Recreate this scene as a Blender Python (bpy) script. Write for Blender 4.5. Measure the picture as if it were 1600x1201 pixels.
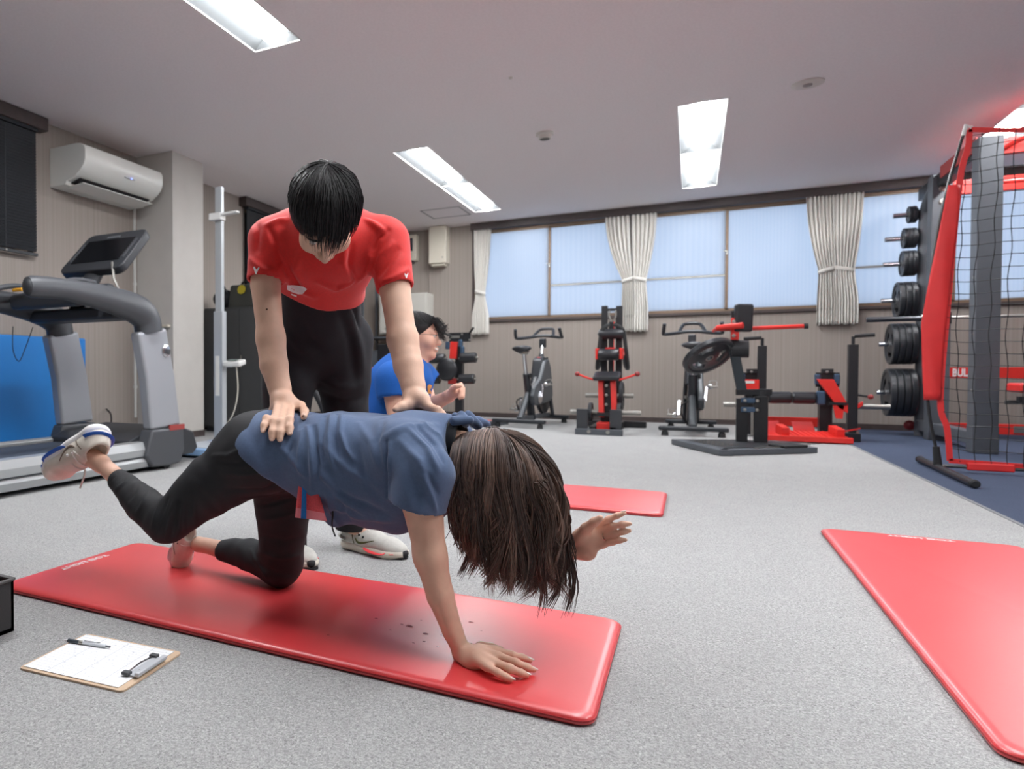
import bpy, bmesh, math, random
import numpy as np
from mathutils import Vector, Matrix, Quaternion
from mathutils import noise as mnoise

for _o in list(bpy.data.objects):
    bpy.data.objects.remove(_o)
SC = bpy.context.scene
COL = SC.collection
PI = math.pi
RNG = random.Random(7)

# ------------------------------------------------------------------ camera, world, exposure
CAM_H, CAM_YAW, CAM_PITCH, CAM_F, CAM_CX = 0.66, math.radians(28.59), math.radians(-1.183), 1066.0, 500.0
cam_data = bpy.data.cameras.new('camera')
cam = bpy.data.objects.new('camera', cam_data)
COL.objects.link(cam)
cam_data.sensor_width = 36.0
cam_data.lens = CAM_F / 1600 * 36.0
cam_data.shift_x = (800 - CAM_CX) / 1600
cam_data.clip_start = 0.02
cam_data.dof.use_dof = True
cam_data.dof.focus_distance = 1.55
cam_data.dof.aperture_fstop = 5.0
cam.location = (0, 0, CAM_H)
cam.rotation_euler = (PI / 2 + CAM_PITCH, 0, CAM_YAW)
SC.camera = cam

world = bpy.data.worlds.new('evening_sky')
SC.world = world
world.use_nodes = True
_bg = world.node_tree.nodes['Background']
_bg.inputs[0].default_value = (0.60, 0.76, 1.0, 1)
_bg.inputs[1].default_value = 1.0
SC.view_settings.view_transform = 'Standard'
SC.view_settings.look = 'None'
SC.view_settings.gamma = 1.0
SC.view_settings.use_curve_mapping = False
SC.view_settings.exposure = 0.42
LAMP_STRENGTH = 60.0
SC.cycles.use_denoising = True
SC.cycles.max_bounces = 8
SC.cycles.diffuse_bounces = 5
SC.cycles.sample_clamp_indirect = 6.0

# ------------------------------------------------------------------ unprojection: a pixel and a plane give a point in the room
def _ray(px, py):
    x = (px - CAM_CX) / CAM_F; z = -(py - 600.5) / CAM_F; y = 1.0
    cp, sp, cy, sy = math.cos(CAM_PITCH), math.sin(CAM_PITCH), math.cos(CAM_YAW), math.sin(CAM_YAW)
    y, z = y * cp - z * sp, y * sp + z * cp
    return Vector((x * cy - y * sy, x * sy + y * cy, z))
def at_y(px, py, Y):
    d = _ray(px, py); return Vector((0, 0, CAM_H)) + d * (Y / d.y)
def at_z(px, py, Z=0.0):
    d = _ray(px, py); return Vector((0, 0, CAM_H)) + d * ((Z - CAM_H) / d.z)
def at_d(px, py, D):
    """point at distance D along the camera's level axis"""
    d = _ray(px, py); f = Vector((-math.sin(CAM_YAW), math.cos(CAM_YAW), 0)); return Vector((0, 0, CAM_H)) + d * (D / d.dot(f))
def at_x(px, py, X):
    d = _ray(px, py); return Vector((0, 0, CAM_H)) + d * (X / d.x)

# ------------------------------------------------------------------ materials
def srgb(r, g=None, b=None):
    if g is None: r, g, b = r
    f = lambda c: (c / 255 / 12.92) if c / 255 <= 0.04045 else ((c / 255 + 0.055) / 1.055) ** 2.4
    return (f(r), f(g), f(b), 1.0)
_MATS = {}
def mat(name, rgb=(128, 128, 128), rough=0.5, metal=0.0, vary=0.0, vscale=20.0, bump=0.0, bscale=200.0, emit=None, spec=None, coat=0.0, sheen=0.0, sss=0.0, stretch=None):
    if name in _MATS: return _MATS[name]
    m = bpy.data.materials.new(name); m.use_nodes = True
    nt = m.node_tree; b = nt.nodes['Principled BSDF']; L = nt.links
    c = srgb(rgb)
    b.inputs['Base Color'].default_value = c
    b.inputs['Roughness'].default_value = rough
    b.inputs['Metallic'].default_value = metal
    if spec is not None: b.inputs['Specular IOR Level'].default_value = spec
    if coat: b.inputs['Coat Weight'].default_value = coat; b.inputs['Coat Roughness'].default_value = 0.15
    if sheen: b.inputs['Sheen Weight'].default_value = sheen; b.inputs['Sheen Roughness'].default_value = 0.5
    if sss:
        b.inputs['Subsurface Weight'].default_value = sss
        b.inputs['Subsurface Radius'].default_value = (0.012, 0.005, 0.003); b.inputs['Subsurface Scale'].default_value = 0.5
    tc = None
    def coords():
        nonlocal tc
        if tc is None:
            t = nt.nodes.new('ShaderNodeTexCoord')
            if stretch:
                mp = nt.nodes.new('ShaderNodeMapping'); mp.inputs['Scale'].default_value = stretch
                L.new(t.outputs['Object'], mp.inputs['Vector']); tc = mp.outputs['Vector']
            else: tc = t.outputs['Object']
        return tc
    if vary:
        n = nt.nodes.new('ShaderNodeTexNoise'); n.inputs['Scale'].default_value = vscale; n.inputs['Detail'].default_value = 5
        L.new(coords(), n.inputs['Vector'])
        r = nt.nodes.new('ShaderNodeValToRGB')
        r.color_ramp.elements[0].position = 0.3; r.color_ramp.elements[1].position = 0.7
        r.color_ramp.elements[0].color = tuple(x * (1 - vary) for x in c[:3]) + (1,)
        r.color_ramp.elements[1].color = tuple(min(1, x * (1 + vary)) for x in c[:3]) + (1,)
        L.new(n.outputs['Fac'], r.inputs['Fac']); L.new(r.outputs['Color'], b.inputs['Base Color'])
    if bump:
        n = nt.nodes.new('ShaderNodeTexNoise'); n.inputs['Scale'].default_value = bscale; n.inputs['Detail'].default_value = 3
        L.new(coords(), n.inputs['Vector'])
        bp = nt.nodes.new('ShaderNodeBump'); bp.inputs['Strength'].default_value = bump; bp.inputs['Distance'].default_value = 0.004
        L.new(n.outputs['Fac'], bp.inputs['Height']); L.new(bp.outputs['Normal'], b.inputs['Normal'])
    if emit:
        b.inputs['Emission Color'].default_value = srgb(emit[0]); b.inputs['Emission Strength'].default_value = emit[1]
    _MATS[name] = m
    return m

# ------------------------------------------------------------------ mesh building
def _rot(axis_rot):
    return Matrix.Rotation(axis_rot[2], 3, 'Z') @ Matrix.Rotation(axis_rot[1], 3, 'Y') @ Matrix.Rotation(axis_rot[0], 3, 'X')
def frame_from(d, up=(0, 0, 1)):
    d = Vector(d).normalized(); u = Vector(up)
    if abs(d.dot(u.normalized())) > 0.98: u = Vector((0, 1, 0)) if abs(d.y) < 0.9 else Vector((1, 0, 0))
    x = d.cross(u).normalized(); y = x.cross(d).normalized()
    return x, y, d           # side, up, direction
class MB:
    def __init__(s): s.v = []; s.f = []
    def add(s, vs, fs):
        n = len(s.v); s.v += [Vector(v) for v in vs]; s.f += [tuple(i + n for i in f) for f in fs]; return s
    def box(s, c, size, rot=(0, 0, 0), taper=(1, 1)):
        R = _rot(rot); hx, hy, hz = size[0] / 2, size[1] / 2, size[2] / 2; c = Vector(c); vs = []
        for z in (-1, 1):
            tx, ty = taper if z > 0 else (1, 1)
            for x, y in ((-1, -1), (1, -1), (1, 1), (-1, 1)):
                vs.append(c + R @ Vector((x * hx * tx, y * hy * ty, z * hz)))
        return s.add(vs, [(3, 2, 1, 0), (4, 5, 6, 7), (0, 1, 5, 4), (1, 2, 6, 5), (2, 3, 7, 6), (3, 0, 4, 7)])
    def span(s, a, b):
        a, b = Vector(a), Vector(b)
        return s.box((a + b) / 2, (abs(b.x - a.x), abs(b.y - a.y), abs(b.z - a.z)))
    def beam(s, a, b, w, h, up=(0, 0, 1)):
        a, b = Vector(a), Vector(b); x, y, d = frame_from(b - a, up); vs = []
        for p in (a, b):
            for i, j in ((-1, -1), (1, -1), (1, 1), (-1, 1)): vs.append(p + x * (i * w / 2) + y * (j * h / 2))
        return s.add(vs, [(0, 1, 2, 3), (7, 6, 5, 4), (1, 0, 4, 5), (2, 1, 5, 6), (3, 2, 6, 7), (0, 3, 7, 4)])
    def cyl(s, a, b, r0, r1=None, n=16, cap=True):
        return s.tube([a, b], [r0, r0 if r1 is None else r1], n, cap)
    def tube(s, path, r, n=12, cap=True, flat=1.0, up=(0, 0, 1)):
        P = [Vector(p) for p in path]; k = len(P)
        rr = [r] * k if not isinstance(r, (list, tuple)) else r
        vs = []; fs = []; prev = None
        for i in range(k):
            d = (P[min(i + 1, k - 1)] - P[max(i - 1, 0)])
            if d.length < 1e-9: d = Vector((0, 0, 1))
            if prev is None: x, y, d = frame_from(d, up)
            else:
                d.normalize(); x = prev - d * prev.dot(d)
                x = x.normalized() if x.length > 1e-6 else frame_from(d, up)[0]; y = x.cross(d).normalized()
            prev = x
            for j in range(n):
                a = 2 * PI * j / n
                vs.append(P[i] + x * (math.cos(a) * rr[i]) + y * (math.sin(a) * rr[i] * flat))
        for i in range(k - 1):
            for j in range(n):
                a, b = i * n + j, i * n + (j + 1) % n
                fs.append((a, a + n, b + n, b))
        if cap: fs.append(tuple(range(n))); fs.append(tuple(range((k - 1) * n + n - 1, (k - 1) * n - 1, -1)))
        return s.add(vs, fs)
    def lathe(s, prof, o=(0, 0, 0), axis=(0, 0, 1), n=24, cap=True):
        x, y, d = frame_from(axis); o = Vector(o); vs = []; fs = []
        for r, h in prof:
            for j in range(n):
                a = 2 * PI * j / n; vs.append(o + d * h + x * (math.cos(a) * r) + y * (math.sin(a) * r))
        for i in range(len(prof) - 1):
            for j in range(n):
                a, b = i * n + j, i * n + (j + 1) % n; fs.append((a, a + n, b + n, b))
        if cap: fs.append(tuple(range(n))); m = (len(prof) - 1) * n; fs.append(tuple(range(m + n - 1, m - 1, -1)))
        return s.add(vs, fs)
    def prism(s, poly, o, u, v, w):
        """polygon in the plane (u,v) through o, extruded by vector w (centred)"""
        o, u, v, w = Vector(o), Vector(u), Vector(v), Vector(w); n = len(poly)
        vs = [o + u * a + v * b - w / 2 for a, b in poly] + [o + u * a + v * b + w / 2 for a, b in poly]
        fs = [tuple(range(n - 1, -1, -1)), tuple(range(n, 2 * n))] + [(i, (i + 1) % n, n + (i + 1) % n, n + i) for i in range(n)]
        return s.add(vs, fs)
    def ball(s, c, r, n=16, m=10, scale=(1, 1, 1)):
        c = Vector(c); vs = []; fs = []
        for i in range(m + 1):
            t = PI * i / m
            for j in range(n):
                a = 2 * PI * j / n
                vs.append(c + Vector((math.sin(t) * math.cos(a) * scale[0], math.sin(t) * math.sin(a) * scale[1], math.cos(t) * scale[2])) * r)
        for i in range(m):
            for j in range(n):
                a, b = i * n + j, i * n + (j + 1) % n; fs.append((a, b, b + n, a + n) if False else (a, a + n, b + n, b))
        return s.add(vs, fs)
    def quad(s, *p): return s.add(p, [tuple(range(len(p)))])
    def mesh(s, name, off=Vector((0, 0, 0)), sharp=35):
        me = bpy.data.meshes.new(name)
        me.from_pydata([tuple(v - off) for v in s.v], [], s.f)
        bm = bmesh.new(); bm.from_mesh(me)
        bmesh.ops.remove_doubles(bm, verts=bm.verts, dist=1e-5)
        bmesh.ops.recalc_face_normals(bm, faces=bm.faces)
        bm.to_mesh(me); bm.free()
        me.polygons.foreach_set('use_smooth', [True] * len(me.polygons))
        me.set_sharp_from_angle(angle=math.radians(sharp))
        return me
    def build(s, name, m, parent=None, bevel=0.0, seg=2, sharp=35, kind=None):
        off = world_loc(parent)
        o = bpy.data.objects.new(name, s.mesh(name, off, sharp))
        COL.objects.link(o)
        if m is not None: o.data.materials.append(m)
        if parent is not None: o.parent = parent
        if bevel:
            b = o.modifiers.new('bevel', 'BEVEL'); b.width = bevel; b.segments = seg; b.limit_method = 'ANGLE'; b.angle_limit = math.radians(40)
            b.harden_normals = True
        if kind: o['kind'] = kind
        return o
def world_loc(o):
    v = Vector((0, 0, 0))
    while o is not None: v = v + o.location; o = o.parent
    return v
def thing(name, label, cat, loc=(0, 0, 0), group=None):
    o = bpy.data.objects.new(name, None); COL.objects.link(o)
    o.empty_display_size = 0.05; o.location = loc
    o['label'] = label; o['category'] = cat
    if group: o['group'] = group
    return o
def tag(o, label, cat, group=None):
    o['label'] = label; o['category'] = cat
    if group: o['group'] = group
    return o
def struct(o): o['kind'] = 'structure'; return o
def copy_tree(o, parent=None):
    c = o.copy(); COL.objects.link(c); c.parent = parent
    for ch in list(o.children): copy_tree(ch, c)
    return c
def mesh_obj(name, me, m, parent=None):
    o = bpy.data.objects.new(name, me); COL.objects.link(o); me.materials.append(m)
    if parent is not None: o.parent = parent; o.location = -world_loc(parent) + o.location
    return o
def text_mesh(txt, size, extrude, o, right, up, bold=0.0, shear=0.0, width=1.0):
    cu = bpy.data.curves.new('lettering', 'FONT'); cu.body = txt; cu.size = size; cu.extrude = extrude; cu.offset = bold; cu.shear = shear
    cu.align_x = 'CENTER'; cu.align_y = 'CENTER'; cu.resolution_u = 3
    t = bpy.data.objects.new('lettering', cu); COL.objects.link(t)
    dg = bpy.context.evaluated_depsgraph_get()
    me = bpy.data.meshes.new_from_object(t.evaluated_get(dg)); bpy.data.objects.remove(t)
    right, up = Vector(right).normalized(), Vector(up).normalized(); n = right.cross(up)
    for v in me.vertices: v.co = Vector(o) + right * (v.co.x * width) + up * v.co.y + n * v.co.z
    return me
def smooth_path(pts, per=6):
    P = [Vector(p) for p in pts]; out = []
    for i in range(len(P) - 1):
        p0, p1, p2, p3 = P[max(i - 1, 0)], P[i], P[i + 1], P[min(i + 2, len(P) - 1)]
        for k in range(per):
            t = k / per
            out.append(0.5 * ((2 * p1) + (p2 - p0) * t + (2 * p0 - 5 * p1 + 4 * p2 - p3) * t * t + (3 * p1 - p0 - 3 * p2 + p3) * t ** 3))
    out.append(P[-1]); return out
# ================================================================== THE ROOM
XL, XR, YF, YB, ZC = -4.78, 4.6, -2.6, 9.64, 2.735

def carpet_mat(name, c0, c1, c2, scale):
    m = bpy.data.materials.new(name); m.use_nodes = True; nt = m.node_tree; L = nt.links; b = nt.nodes['Principled BSDF']
    b.inputs['Roughness'].default_value = 0.95; b.inputs['Specular IOR Level'].default_value = 0.15
    tc = nt.nodes.new('ShaderNodeTexCoord')
    n1 = nt.nodes.new('ShaderNodeTexNoise'); n1.inputs['Scale'].default_value = scale; n1.inputs['Detail'].default_value = 6; n1.inputs['Roughness'].default_value = 0.8; n1.inputs['Distortion'].default_value = 1.2
    n2 = nt.nodes.new('ShaderNodeTexNoise'); n2.inputs['Scale'].default_value = 5; n2.inputs['Detail'].default_value = 3
    L.new(tc.outputs['Object'], n1.inputs['Vector']); L.new(tc.outputs['Object'], n2.inputs['Vector'])
    r = nt.nodes.new('ShaderNodeValToRGB'); e = r.color_ramp.elements
    e[0].position = 0.33; e[1].position = 0.66; e[0].color = srgb(c0); e[1].color = srgb(c2); k = e.new(0.5); k.color = srgb(c1)
    L.new(n1.outputs['Fac'], r.inputs['Fac'])
    mx = nt.nodes.new('ShaderNodeMix'); mx.data_type = 'RGBA'; mx.blend_type = 'MULTIPLY'; mx.inputs[0].default_value = 0.25
    r2 = nt.nodes.new('ShaderNodeValToRGB'); r2.color_ramp.elements[0].position = 0.3; r2.color_ramp.elements[1].position = 0.7
    r2.color_ramp.elements[0].color = (0.8, 0.8, 0.8, 1); r2.color_ramp.elements[1].color = (1, 1, 1, 1)
    L.new(n2.outputs['Fac'], r2.inputs['Fac']); L.new(r.outputs['Color'], mx.inputs[6]); L.new(r2.outputs['Color'], mx.inputs[7])
    L.new(mx.outputs[2], b.inputs['Base Color'])
    bp = nt.nodes.new('ShaderNodeBump'); bp.inputs['Strength'].default_value = 0.12; bp.inputs['Distance'].default_value = 0.003
    L.new(n1.outputs['Fac'], bp.inputs['Height']); L.new(bp.outputs['Normal'], b.inputs['Normal'])
    return m
M_CARPET = carpet_mat('grey_carpet', (100, 100, 100), (158, 158, 157), (201, 201, 199), 200)
M_RUBBER = carpet_mat('blue_rubber', (58, 66, 84), (68, 77, 97), (82, 92, 112), 220)

def wallpaper():
    m = bpy.data.materials.new('striped_wallpaper'); m.use_nodes = True; nt = m.node_tree; L = nt.links; b = nt.nodes['Principled BSDF']
    b.inputs['Roughness'].default_value = 0.85; b.inputs['Specular IOR Level'].default_value = 0.2
    tc = nt.nodes.new('ShaderNodeTexCoord'); sp = nt.nodes.new('ShaderNodeSeparateXYZ'); L.new(tc.outputs['Object'], sp.inputs[0])
    ad = nt.nodes.new('ShaderNodeMath'); ad.operation = 'ADD'; L.new(sp.outputs[0], ad.inputs[0]); L.new(sp.outputs[1], ad.inputs[1])
    cx = nt.nodes.new('ShaderNodeCombineXYZ'); L.new(ad.outputs[0], cx.inputs[0])
    n = nt.nodes.new('ShaderNodeTexNoise'); n.noise_dimensions = '3D'; n.inputs['Scale'].default_value = 42; n.inputs['Detail'].default_value = 2
    L.new(cx.outputs[0], n.inputs['Vector'])
    r = nt.nodes.new('ShaderNodeValToRGB'); e = r.color_ramp.elements
    e[0].position = 0.36; e[1].position = 0.62; e[0].color = srgb(143, 134, 127); e[1].color = srgb(153, 144, 137)
    L.new(n.outputs['Fac'], r.inputs['Fac']); L.new(r.outputs['Color'], b.inputs['Base Color'])
    bp = nt.nodes.new('ShaderNodeBump'); bp.inputs['Strength'].default_value = 0.15; bp.inputs['Distance'].default_value = 0.002
    L.new(n.outputs['Fac'], bp.inputs['Height']); L.new(bp.outputs['Normal'], b.inputs['Normal'])
    return m
M_WALL = wallpaper()
M_PILLAR = mat('plain_wall_paint', (188, 184, 178), 0.8, vary=0.03, vscale=6)
M_CEIL = mat('ceiling_paint', (234, 228, 228), 0.9, vary=0.03, vscale=60, bump=0.15, bscale=150, spec=0.2)
M_DARKWOOD = mat('dark_brown_trim', (66, 56, 54), 0.5, vary=0.12, vscale=15)
M_BRONZE = mat('bronze_sash', (126, 106, 88), 0.4, 0.3)
M_IVORY = mat('ivory_plastic', (200, 193, 178), 0.5)
M_WHITE = mat('white_plastic', (214, 214, 210), 0.4)
M_BLACK = mat('black_paint', (28, 29, 32), 0.38, vary=0.1, vscale=30)
M_BLACKMATTE = mat('black_matte', (24, 25, 27), 0.7)
M_RUBBERBLACK = mat('black_rubber', (34, 35, 38), 0.55, bump=0.1, bscale=300)
M_VINYL = mat('black_vinyl', (34, 35, 39), 0.35, bump=0.08, bscale=220)
M_CHROME = mat('chrome', (210, 212, 215), 0.18, 1.0)
M_STEEL = mat('dull_steel', (160, 158, 152), 0.38, 0.9)
M_RED = mat('red_paint', (214, 44, 36), 0.4, vary=0.05, vscale=12)
M_GREY = mat('grey_paint', (78, 82, 88), 0.45, vary=0.06, vscale=12)

LX, LW, LLEN = (-2.52, -0.12, 2.24), 0.345, 1.385
LROWS = (0.96, 6.08)
HOLES = [(x, x + LW, y + k * (LLEN + 0.012), y + k * (LLEN + 0.012) + LLEN) for y in LROWS for x in LX for k in (0, 1)]

def grid_plane(x0, x1, y0, y1, z, holes):
    xs = sorted({x0, x1, *[h[0] for h in holes], *[h[1] for h in holes]}); ys = sorted({y0, y1, *[h[2] for h in holes], *[h[3] for h in holes]})
    mb = MB()
    for i in range(len(xs) - 1):
        for j in range(len(ys) - 1):
            cx, cy = (xs[i] + xs[i + 1]) / 2, (ys[j] + ys[j + 1]) / 2
            if any(h[0] < cx < h[1] and h[2] < cy < h[3] for h in holes): continue
            mb.quad((xs[i], ys[j], z), (xs[i + 1], ys[j], z), (xs[i + 1], ys[j + 1], z), (xs[i], ys[j + 1], z))
    return mb
# floor: grey carpet with the blue rubber area inset on the right
XE = 1.245
floor = struct(MB().span((XL - .1, YF - .1, -0.12), (XE, YB + .1, 0)).build('floor', M_CARPET))
fl2 = struct(MB().span((XE, YF - .1, -0.12), (XR + .1, YB + .1, -0.001)).build('floor', M_RUBBER))
struct(MB().span((XE - .012, YF, -0.01), (XE + .006, YB, 0.003)).build('trim_1', mat('carpet_edge', (120, 122, 124), .8)))
struct(grid_plane(XL - .1, XR + .1, YF - .1, YB + .1, ZC, HOLES).build('ceiling', M_CEIL))
struct(MB().span((XL - .1, YF - .1, ZC + .13), (XR + .1, YB + .1, ZC + .2)).build('ceiling', M_CEIL))
# ceiling hatch: thin raised frame lines
_h = MB()
for a, b in (((-3.12, 8.46), (-2.61, 8.46)), ((-3.12, 8.97), (-2.61, 8.97)), ((-3.12, 8.46), (-3.12, 8.97)), ((-2.61, 8.46), (-2.61, 8.97))):
    _h.beam((a[0], a[1], ZC - .002), (b[0], b[1], ZC - .002), .018, .006)
struct(_h.build('trim_2', mat('hatch_frame', (150, 146, 146), .6)))

# back wall with a long window opening
WX0, WX1, WZ0, WZ1 = -2.745, 4.42, 1.375, 2.64
wb = MB()
wb.span((XL - .1, YB, -.1), (XR + .1, YB + .14, WZ0)); wb.span((XL - .1, YB, WZ0), (WX0, YB + .14, ZC)); wb.span((WX0, YB, WZ1), (XR + .1, YB + .14, ZC)); wb.span((WX1, YB, WZ0), (XR + .1, YB + .14, WZ1))
struct(wb.build('wall_back', M_WALL))
# left wall with two window openings (blinds in front)
wl = MB(); L1 = (2.2, 3.83, 1.62, 2.62); L2 = (6.86, 8.5, 1.62, 2.62)
wl.span((XL - .14, YF - .1, -.1), (XL, YB + .1, L1[2])); wl.span((XL - .14, YF - .1, L1[3]), (XL, YB + .1, ZC))
for a, b in ((YF - .1, L1[0]), (L1[1], L2[0]), (L2[1], YB + .1)): wl.span((XL - .14, a, L1[2]), (XL, b, L1[3]))
struct(wl.build('wall_left', M_WALL))
struct(MB().span((XR, YF - .1, -.1), (XR + .14, YB + .1, ZC + .05)).build('wall_right', M_WALL))
struct(MB().span((XL - .1, YF - .14, -.1), (XR + .1, YF, ZC + .05)).build('wall_front', M_WALL))
struct(MB().span((XL, 5.03, 0), (-4.33, 5.49, ZC)).build('pillar', M_PILLAR))
struct(MB().span((XL, YB - .012, 0), (XR, YB, .062)).build('baseboard_back', M_DARKWOOD))
_b = MB(); _b.span((XL, YF, 0), (XL + .012, 5.03, .062)); _b.span((XL, 5.49, 0), (XL + .012, YB, .062)); _b.span((-4.33, 5.03, 0), (-4.318, 5.49, .062)); _b.span((XL, 5.018, 0), (-4.318, 5.03, .062))
struct(_b.build('baseboard_left', M_DARKWOOD))
struct(MB().span((WX0 - .03, YB - .1, WZ1 - .0), (XR, YB - .0, ZC)).build('trim_3', M_DARKWOOD, bevel=.004))   # curtain box over the windows
struct(MB().span((WX0 - .02, YB - .035, WZ0 - .035), (XR, YB + .1, WZ0)).build('trim_4', M_DARKWOOD, bevel=.004))  # sill
struct(MB().span((WX0 - .028, YB - .012, WZ0 - .03), (WX0, YB + .1, ZC)).build('trim_5', M_DARKWOOD))
# corner duct box running down to the floor left of the windows
struct(MB().span((-3.42, YB - .012, .06), (-3.405, YB, 2.2)).build('trim_6', M_WALL))
for k, z in enumerate((2.62, )):   # window heads on left wall
    struct(MB().span((XL, 1.9, 2.625), (XL + .11, 3.9, ZC - .005)).build('trim_7', M_DARKWOOD, bevel=.004))
    struct(MB().span((XL, 6.74, 2.625), (XL + .11, 8.6, ZC - .005)).build('trim_8', M_DARKWOOD, bevel=.004))

# frosted glass: daylight outside shines through it
def frosted(name, ribs):
    m = bpy.data.materials.new(name); m.use_nodes = True; nt = m.node_tree; L = nt.links
    nt.nodes.remove(nt.nodes['Principled BSDF']); out = nt.nodes['Material Output']
    tr = nt.nodes.new('ShaderNodeBsdfTranslucent'); tr.inputs[0].default_value = (0.86, 0.9, 0.95, 1)
    gl = nt.nodes.new('ShaderNodeBsdfGlossy'); gl.inputs['Roughness'].default_value = 0.35; gl.inputs[0].default_value = (1, 1, 1, 1)
    fr = nt.nodes.new('ShaderNodeFresnel'); fr.inputs[0].default_value = 1.35
    mx = nt.nodes.new('ShaderNodeMixShader'); L.new(fr.outputs[0], mx.inputs[0]); L.new(tr.outputs[0], mx.inputs[1]); L.new(gl.outputs[0], mx.inputs[2]); L.new(mx.outputs[0], out.inputs[0])
    tc = nt.nodes.new('ShaderNodeTexCoord'); w = nt.nodes.new('ShaderNodeTexWave'); w.bands_direction = 'X'
    w.inputs['Scale'].default_value = ribs; w.inputs['Distortion'].default_value = 0.6; w.inputs['Detail'].default_value = 1
    L.new(tc.outputs['Object'], w.inputs['Vector'])
    r = nt.nodes.new('ShaderNodeValToRGB'); r.color_ramp.elements[0].color = (0.88, 0.91, 0.95, 1); r.color_ramp.elements[1].color = (0.92, 0.94, 0.97, 1)
    L.new(w.outputs['Fac'], r.inputs['Fac']); L.new(r.outputs['Color'], tr.inputs[0])
    bp = nt.nodes.new('ShaderNodeBump'); bp.inputs['Strength'].default_value = 0.2; bp.inputs['Distance'].default_value = 0.002
    L.new(w.outputs['Fac'], bp.inputs['Height']); L.new(bp.outputs['Normal'], gl.inputs['Normal'])
    return m
M_FROST = frosted('frosted_glass', 5.0)
M_FROST2 = frosted('ribbed_glass', 9.0)
edges = [WX0, -1.722, -0.69, 0.355, 1.39, 2.445, 3.43, WX1]
railed = [False, True, True, False, True, False, True]
wins = {}
for k in range(7):
    w = k // 2 + 1
    if w not in wins:
        xa, xb = edges[2 * (w - 1)], edges[min(2 * w, 7)]
        fr = MB()
        fr.span((xa, YB + .02, WZ0), (xb, YB + .1, WZ0 + .02)); fr.span((xa, YB + .02, WZ1 - .02), (xb, YB + .1, WZ1))
        fr.span((xa, YB + .02, WZ0), (xa + .03, YB + .1, WZ1)); fr.span((xb - .03, YB + .02, WZ0), (xb, YB + .1, WZ1))
        wins[w] = struct(fr.build('window_%d' % w, M_BRONZE))
    W = wins[w]; x0, x1 = edges[k], edges[k + 1]; y = YB + (.05 if k % 2 == 0 else .075)
    if k % 2 == 0: x1 += .02
    else: x0 -= .02
    sash = MB(); t = .03
    sash.span((x0, y - .012, WZ0 + .012), (x1, y + .012, WZ0 + .04)); sash.span((x0, y - .012, WZ1 - .04), (x1, y + .012, WZ1 - .012))
    sash.span((x0, y - .012, WZ0 + .02), (x0 + t, y + .012, WZ1 - .02)); sash.span((x1 - t, y - .012, WZ0 + .02), (x1, y + .012, WZ1 - .02))
    so = sash.build('sash', M_BRONZE, W)
    MB().span((x0 + .02, y - .003, WZ0 + .03), (x1 - .02, y + .003, WZ1 - .03)).build('pane', M_FROST if railed[k] else M_FROST2, so)
    if railed[k]: MB().span((x0 + .02, y - .011, 1.808), (x1 - .02, y + .011, 1.83)).build('glazing_bar', M_STEEL, so)
    if k % 2 == 0:
        MB().box((x1 - .015, y - .022, 2.09), (.02, .02, .05)).box((x1 - .03, y - .03, 2.105), (.04, .012, .014), (0, .4, 0)).build('latch', M_STEEL, so, bevel=.002)
M_NIGHT = mat('dark_window_glass', (20, 26, 36), 0.1)
for k, W in ((5, L1), (6, L2)):
    fr = MB(); x = XL - .06
    fr.span((x - .03, W[0], W[2]), (x + .03, W[1], W[2] + .03)); fr.span((x - .03, W[0], W[3] - .03), (x + .03, W[1], W[3])); fr.span((x - .03, W[0], W[2]), (x + .03, W[0] + .03, W[3])); fr.span((x - .03, W[1] - .03, W[2]), (x + .03, W[1], W[3]))
    fo = struct(fr.build('window_%d' % k, M_BRONZE))
    MB().span((x - .004, W[0] + .02, W[2] + .02), (x + .004, W[1] - .02, W[3] - .02)).build('pane', M_NIGHT, fo)

# ------------------------------------------------------------------ ceiling lights: recessed reflector troughs with a glowing diffuser bar, two end to end
M_REFL = mat('dimmed_reflector', (74, 76, 77), 0.4, spec=.2)  # white reflectors, colour darkened so the lamp's glare on them stays dim
M_TUBE = mat('lamp_diffuser', (255, 255, 255), 0.5, emit=((250, 252, 255), LAMP_STRENGTH))
def make_light():
    t = thing('ceiling_light', 'x', 'ceiling light', (0, 0, 0), 'recessed ceiling lights')
    y0, y1, w, d = 0, LLEN, LW, .075
    h = MB(); z0, z1 = 0, d; i0, i1 = .12, LW - .12
    h.quad((0, y0, 0), (0, y1, 0), (i0, y1 - .05, z1), (i0, y0 + .05, z1)); h.quad((w, y0, 0), (i1, y0 + .05, z1), (i1, y1 - .05, z1), (w, y1, 0))
    h.quad((0, y0, 0), (i0, y0 + .05, z1), (i1, y0 + .05, z1), (w, y0, 0)); h.quad((0, y1, 0), (w, y1, 0), (i1, y1 - .05, z1), (i0, y1 - .05, z1))
    h.quad((i0, y0 + .05, z1), (i0, y1 - .05, z1), (i1, y1 - .05, z1), (i1, y0 + .05, z1))
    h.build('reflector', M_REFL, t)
    f = MB()
    for a, b in (((0, y0), (w, y0)), ((0, y1), (w, y1)), ((0, y0), (0, y1)), ((w, y0), (w, y1))): f.beam((a[0], a[1], -.001), (b[0], b[1], -.001), .008, .006)
    f.build('frame', M_WHITE, t)
    prof = [(-.05 + .1 * k / 8, .018 - .03 * math.sin(PI * k / 8)) for k in range(9)] + [(.05, .06), (-.05, .06)]
    MB().prism(prof, (w / 2, LLEN / 2, 0), (1, 0, 0), (0, 0, 1), (0, LLEN - .06, 0)).build('diffuser', M_TUBE, t)
    return t
_l0 = make_light(); _first = True
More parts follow.
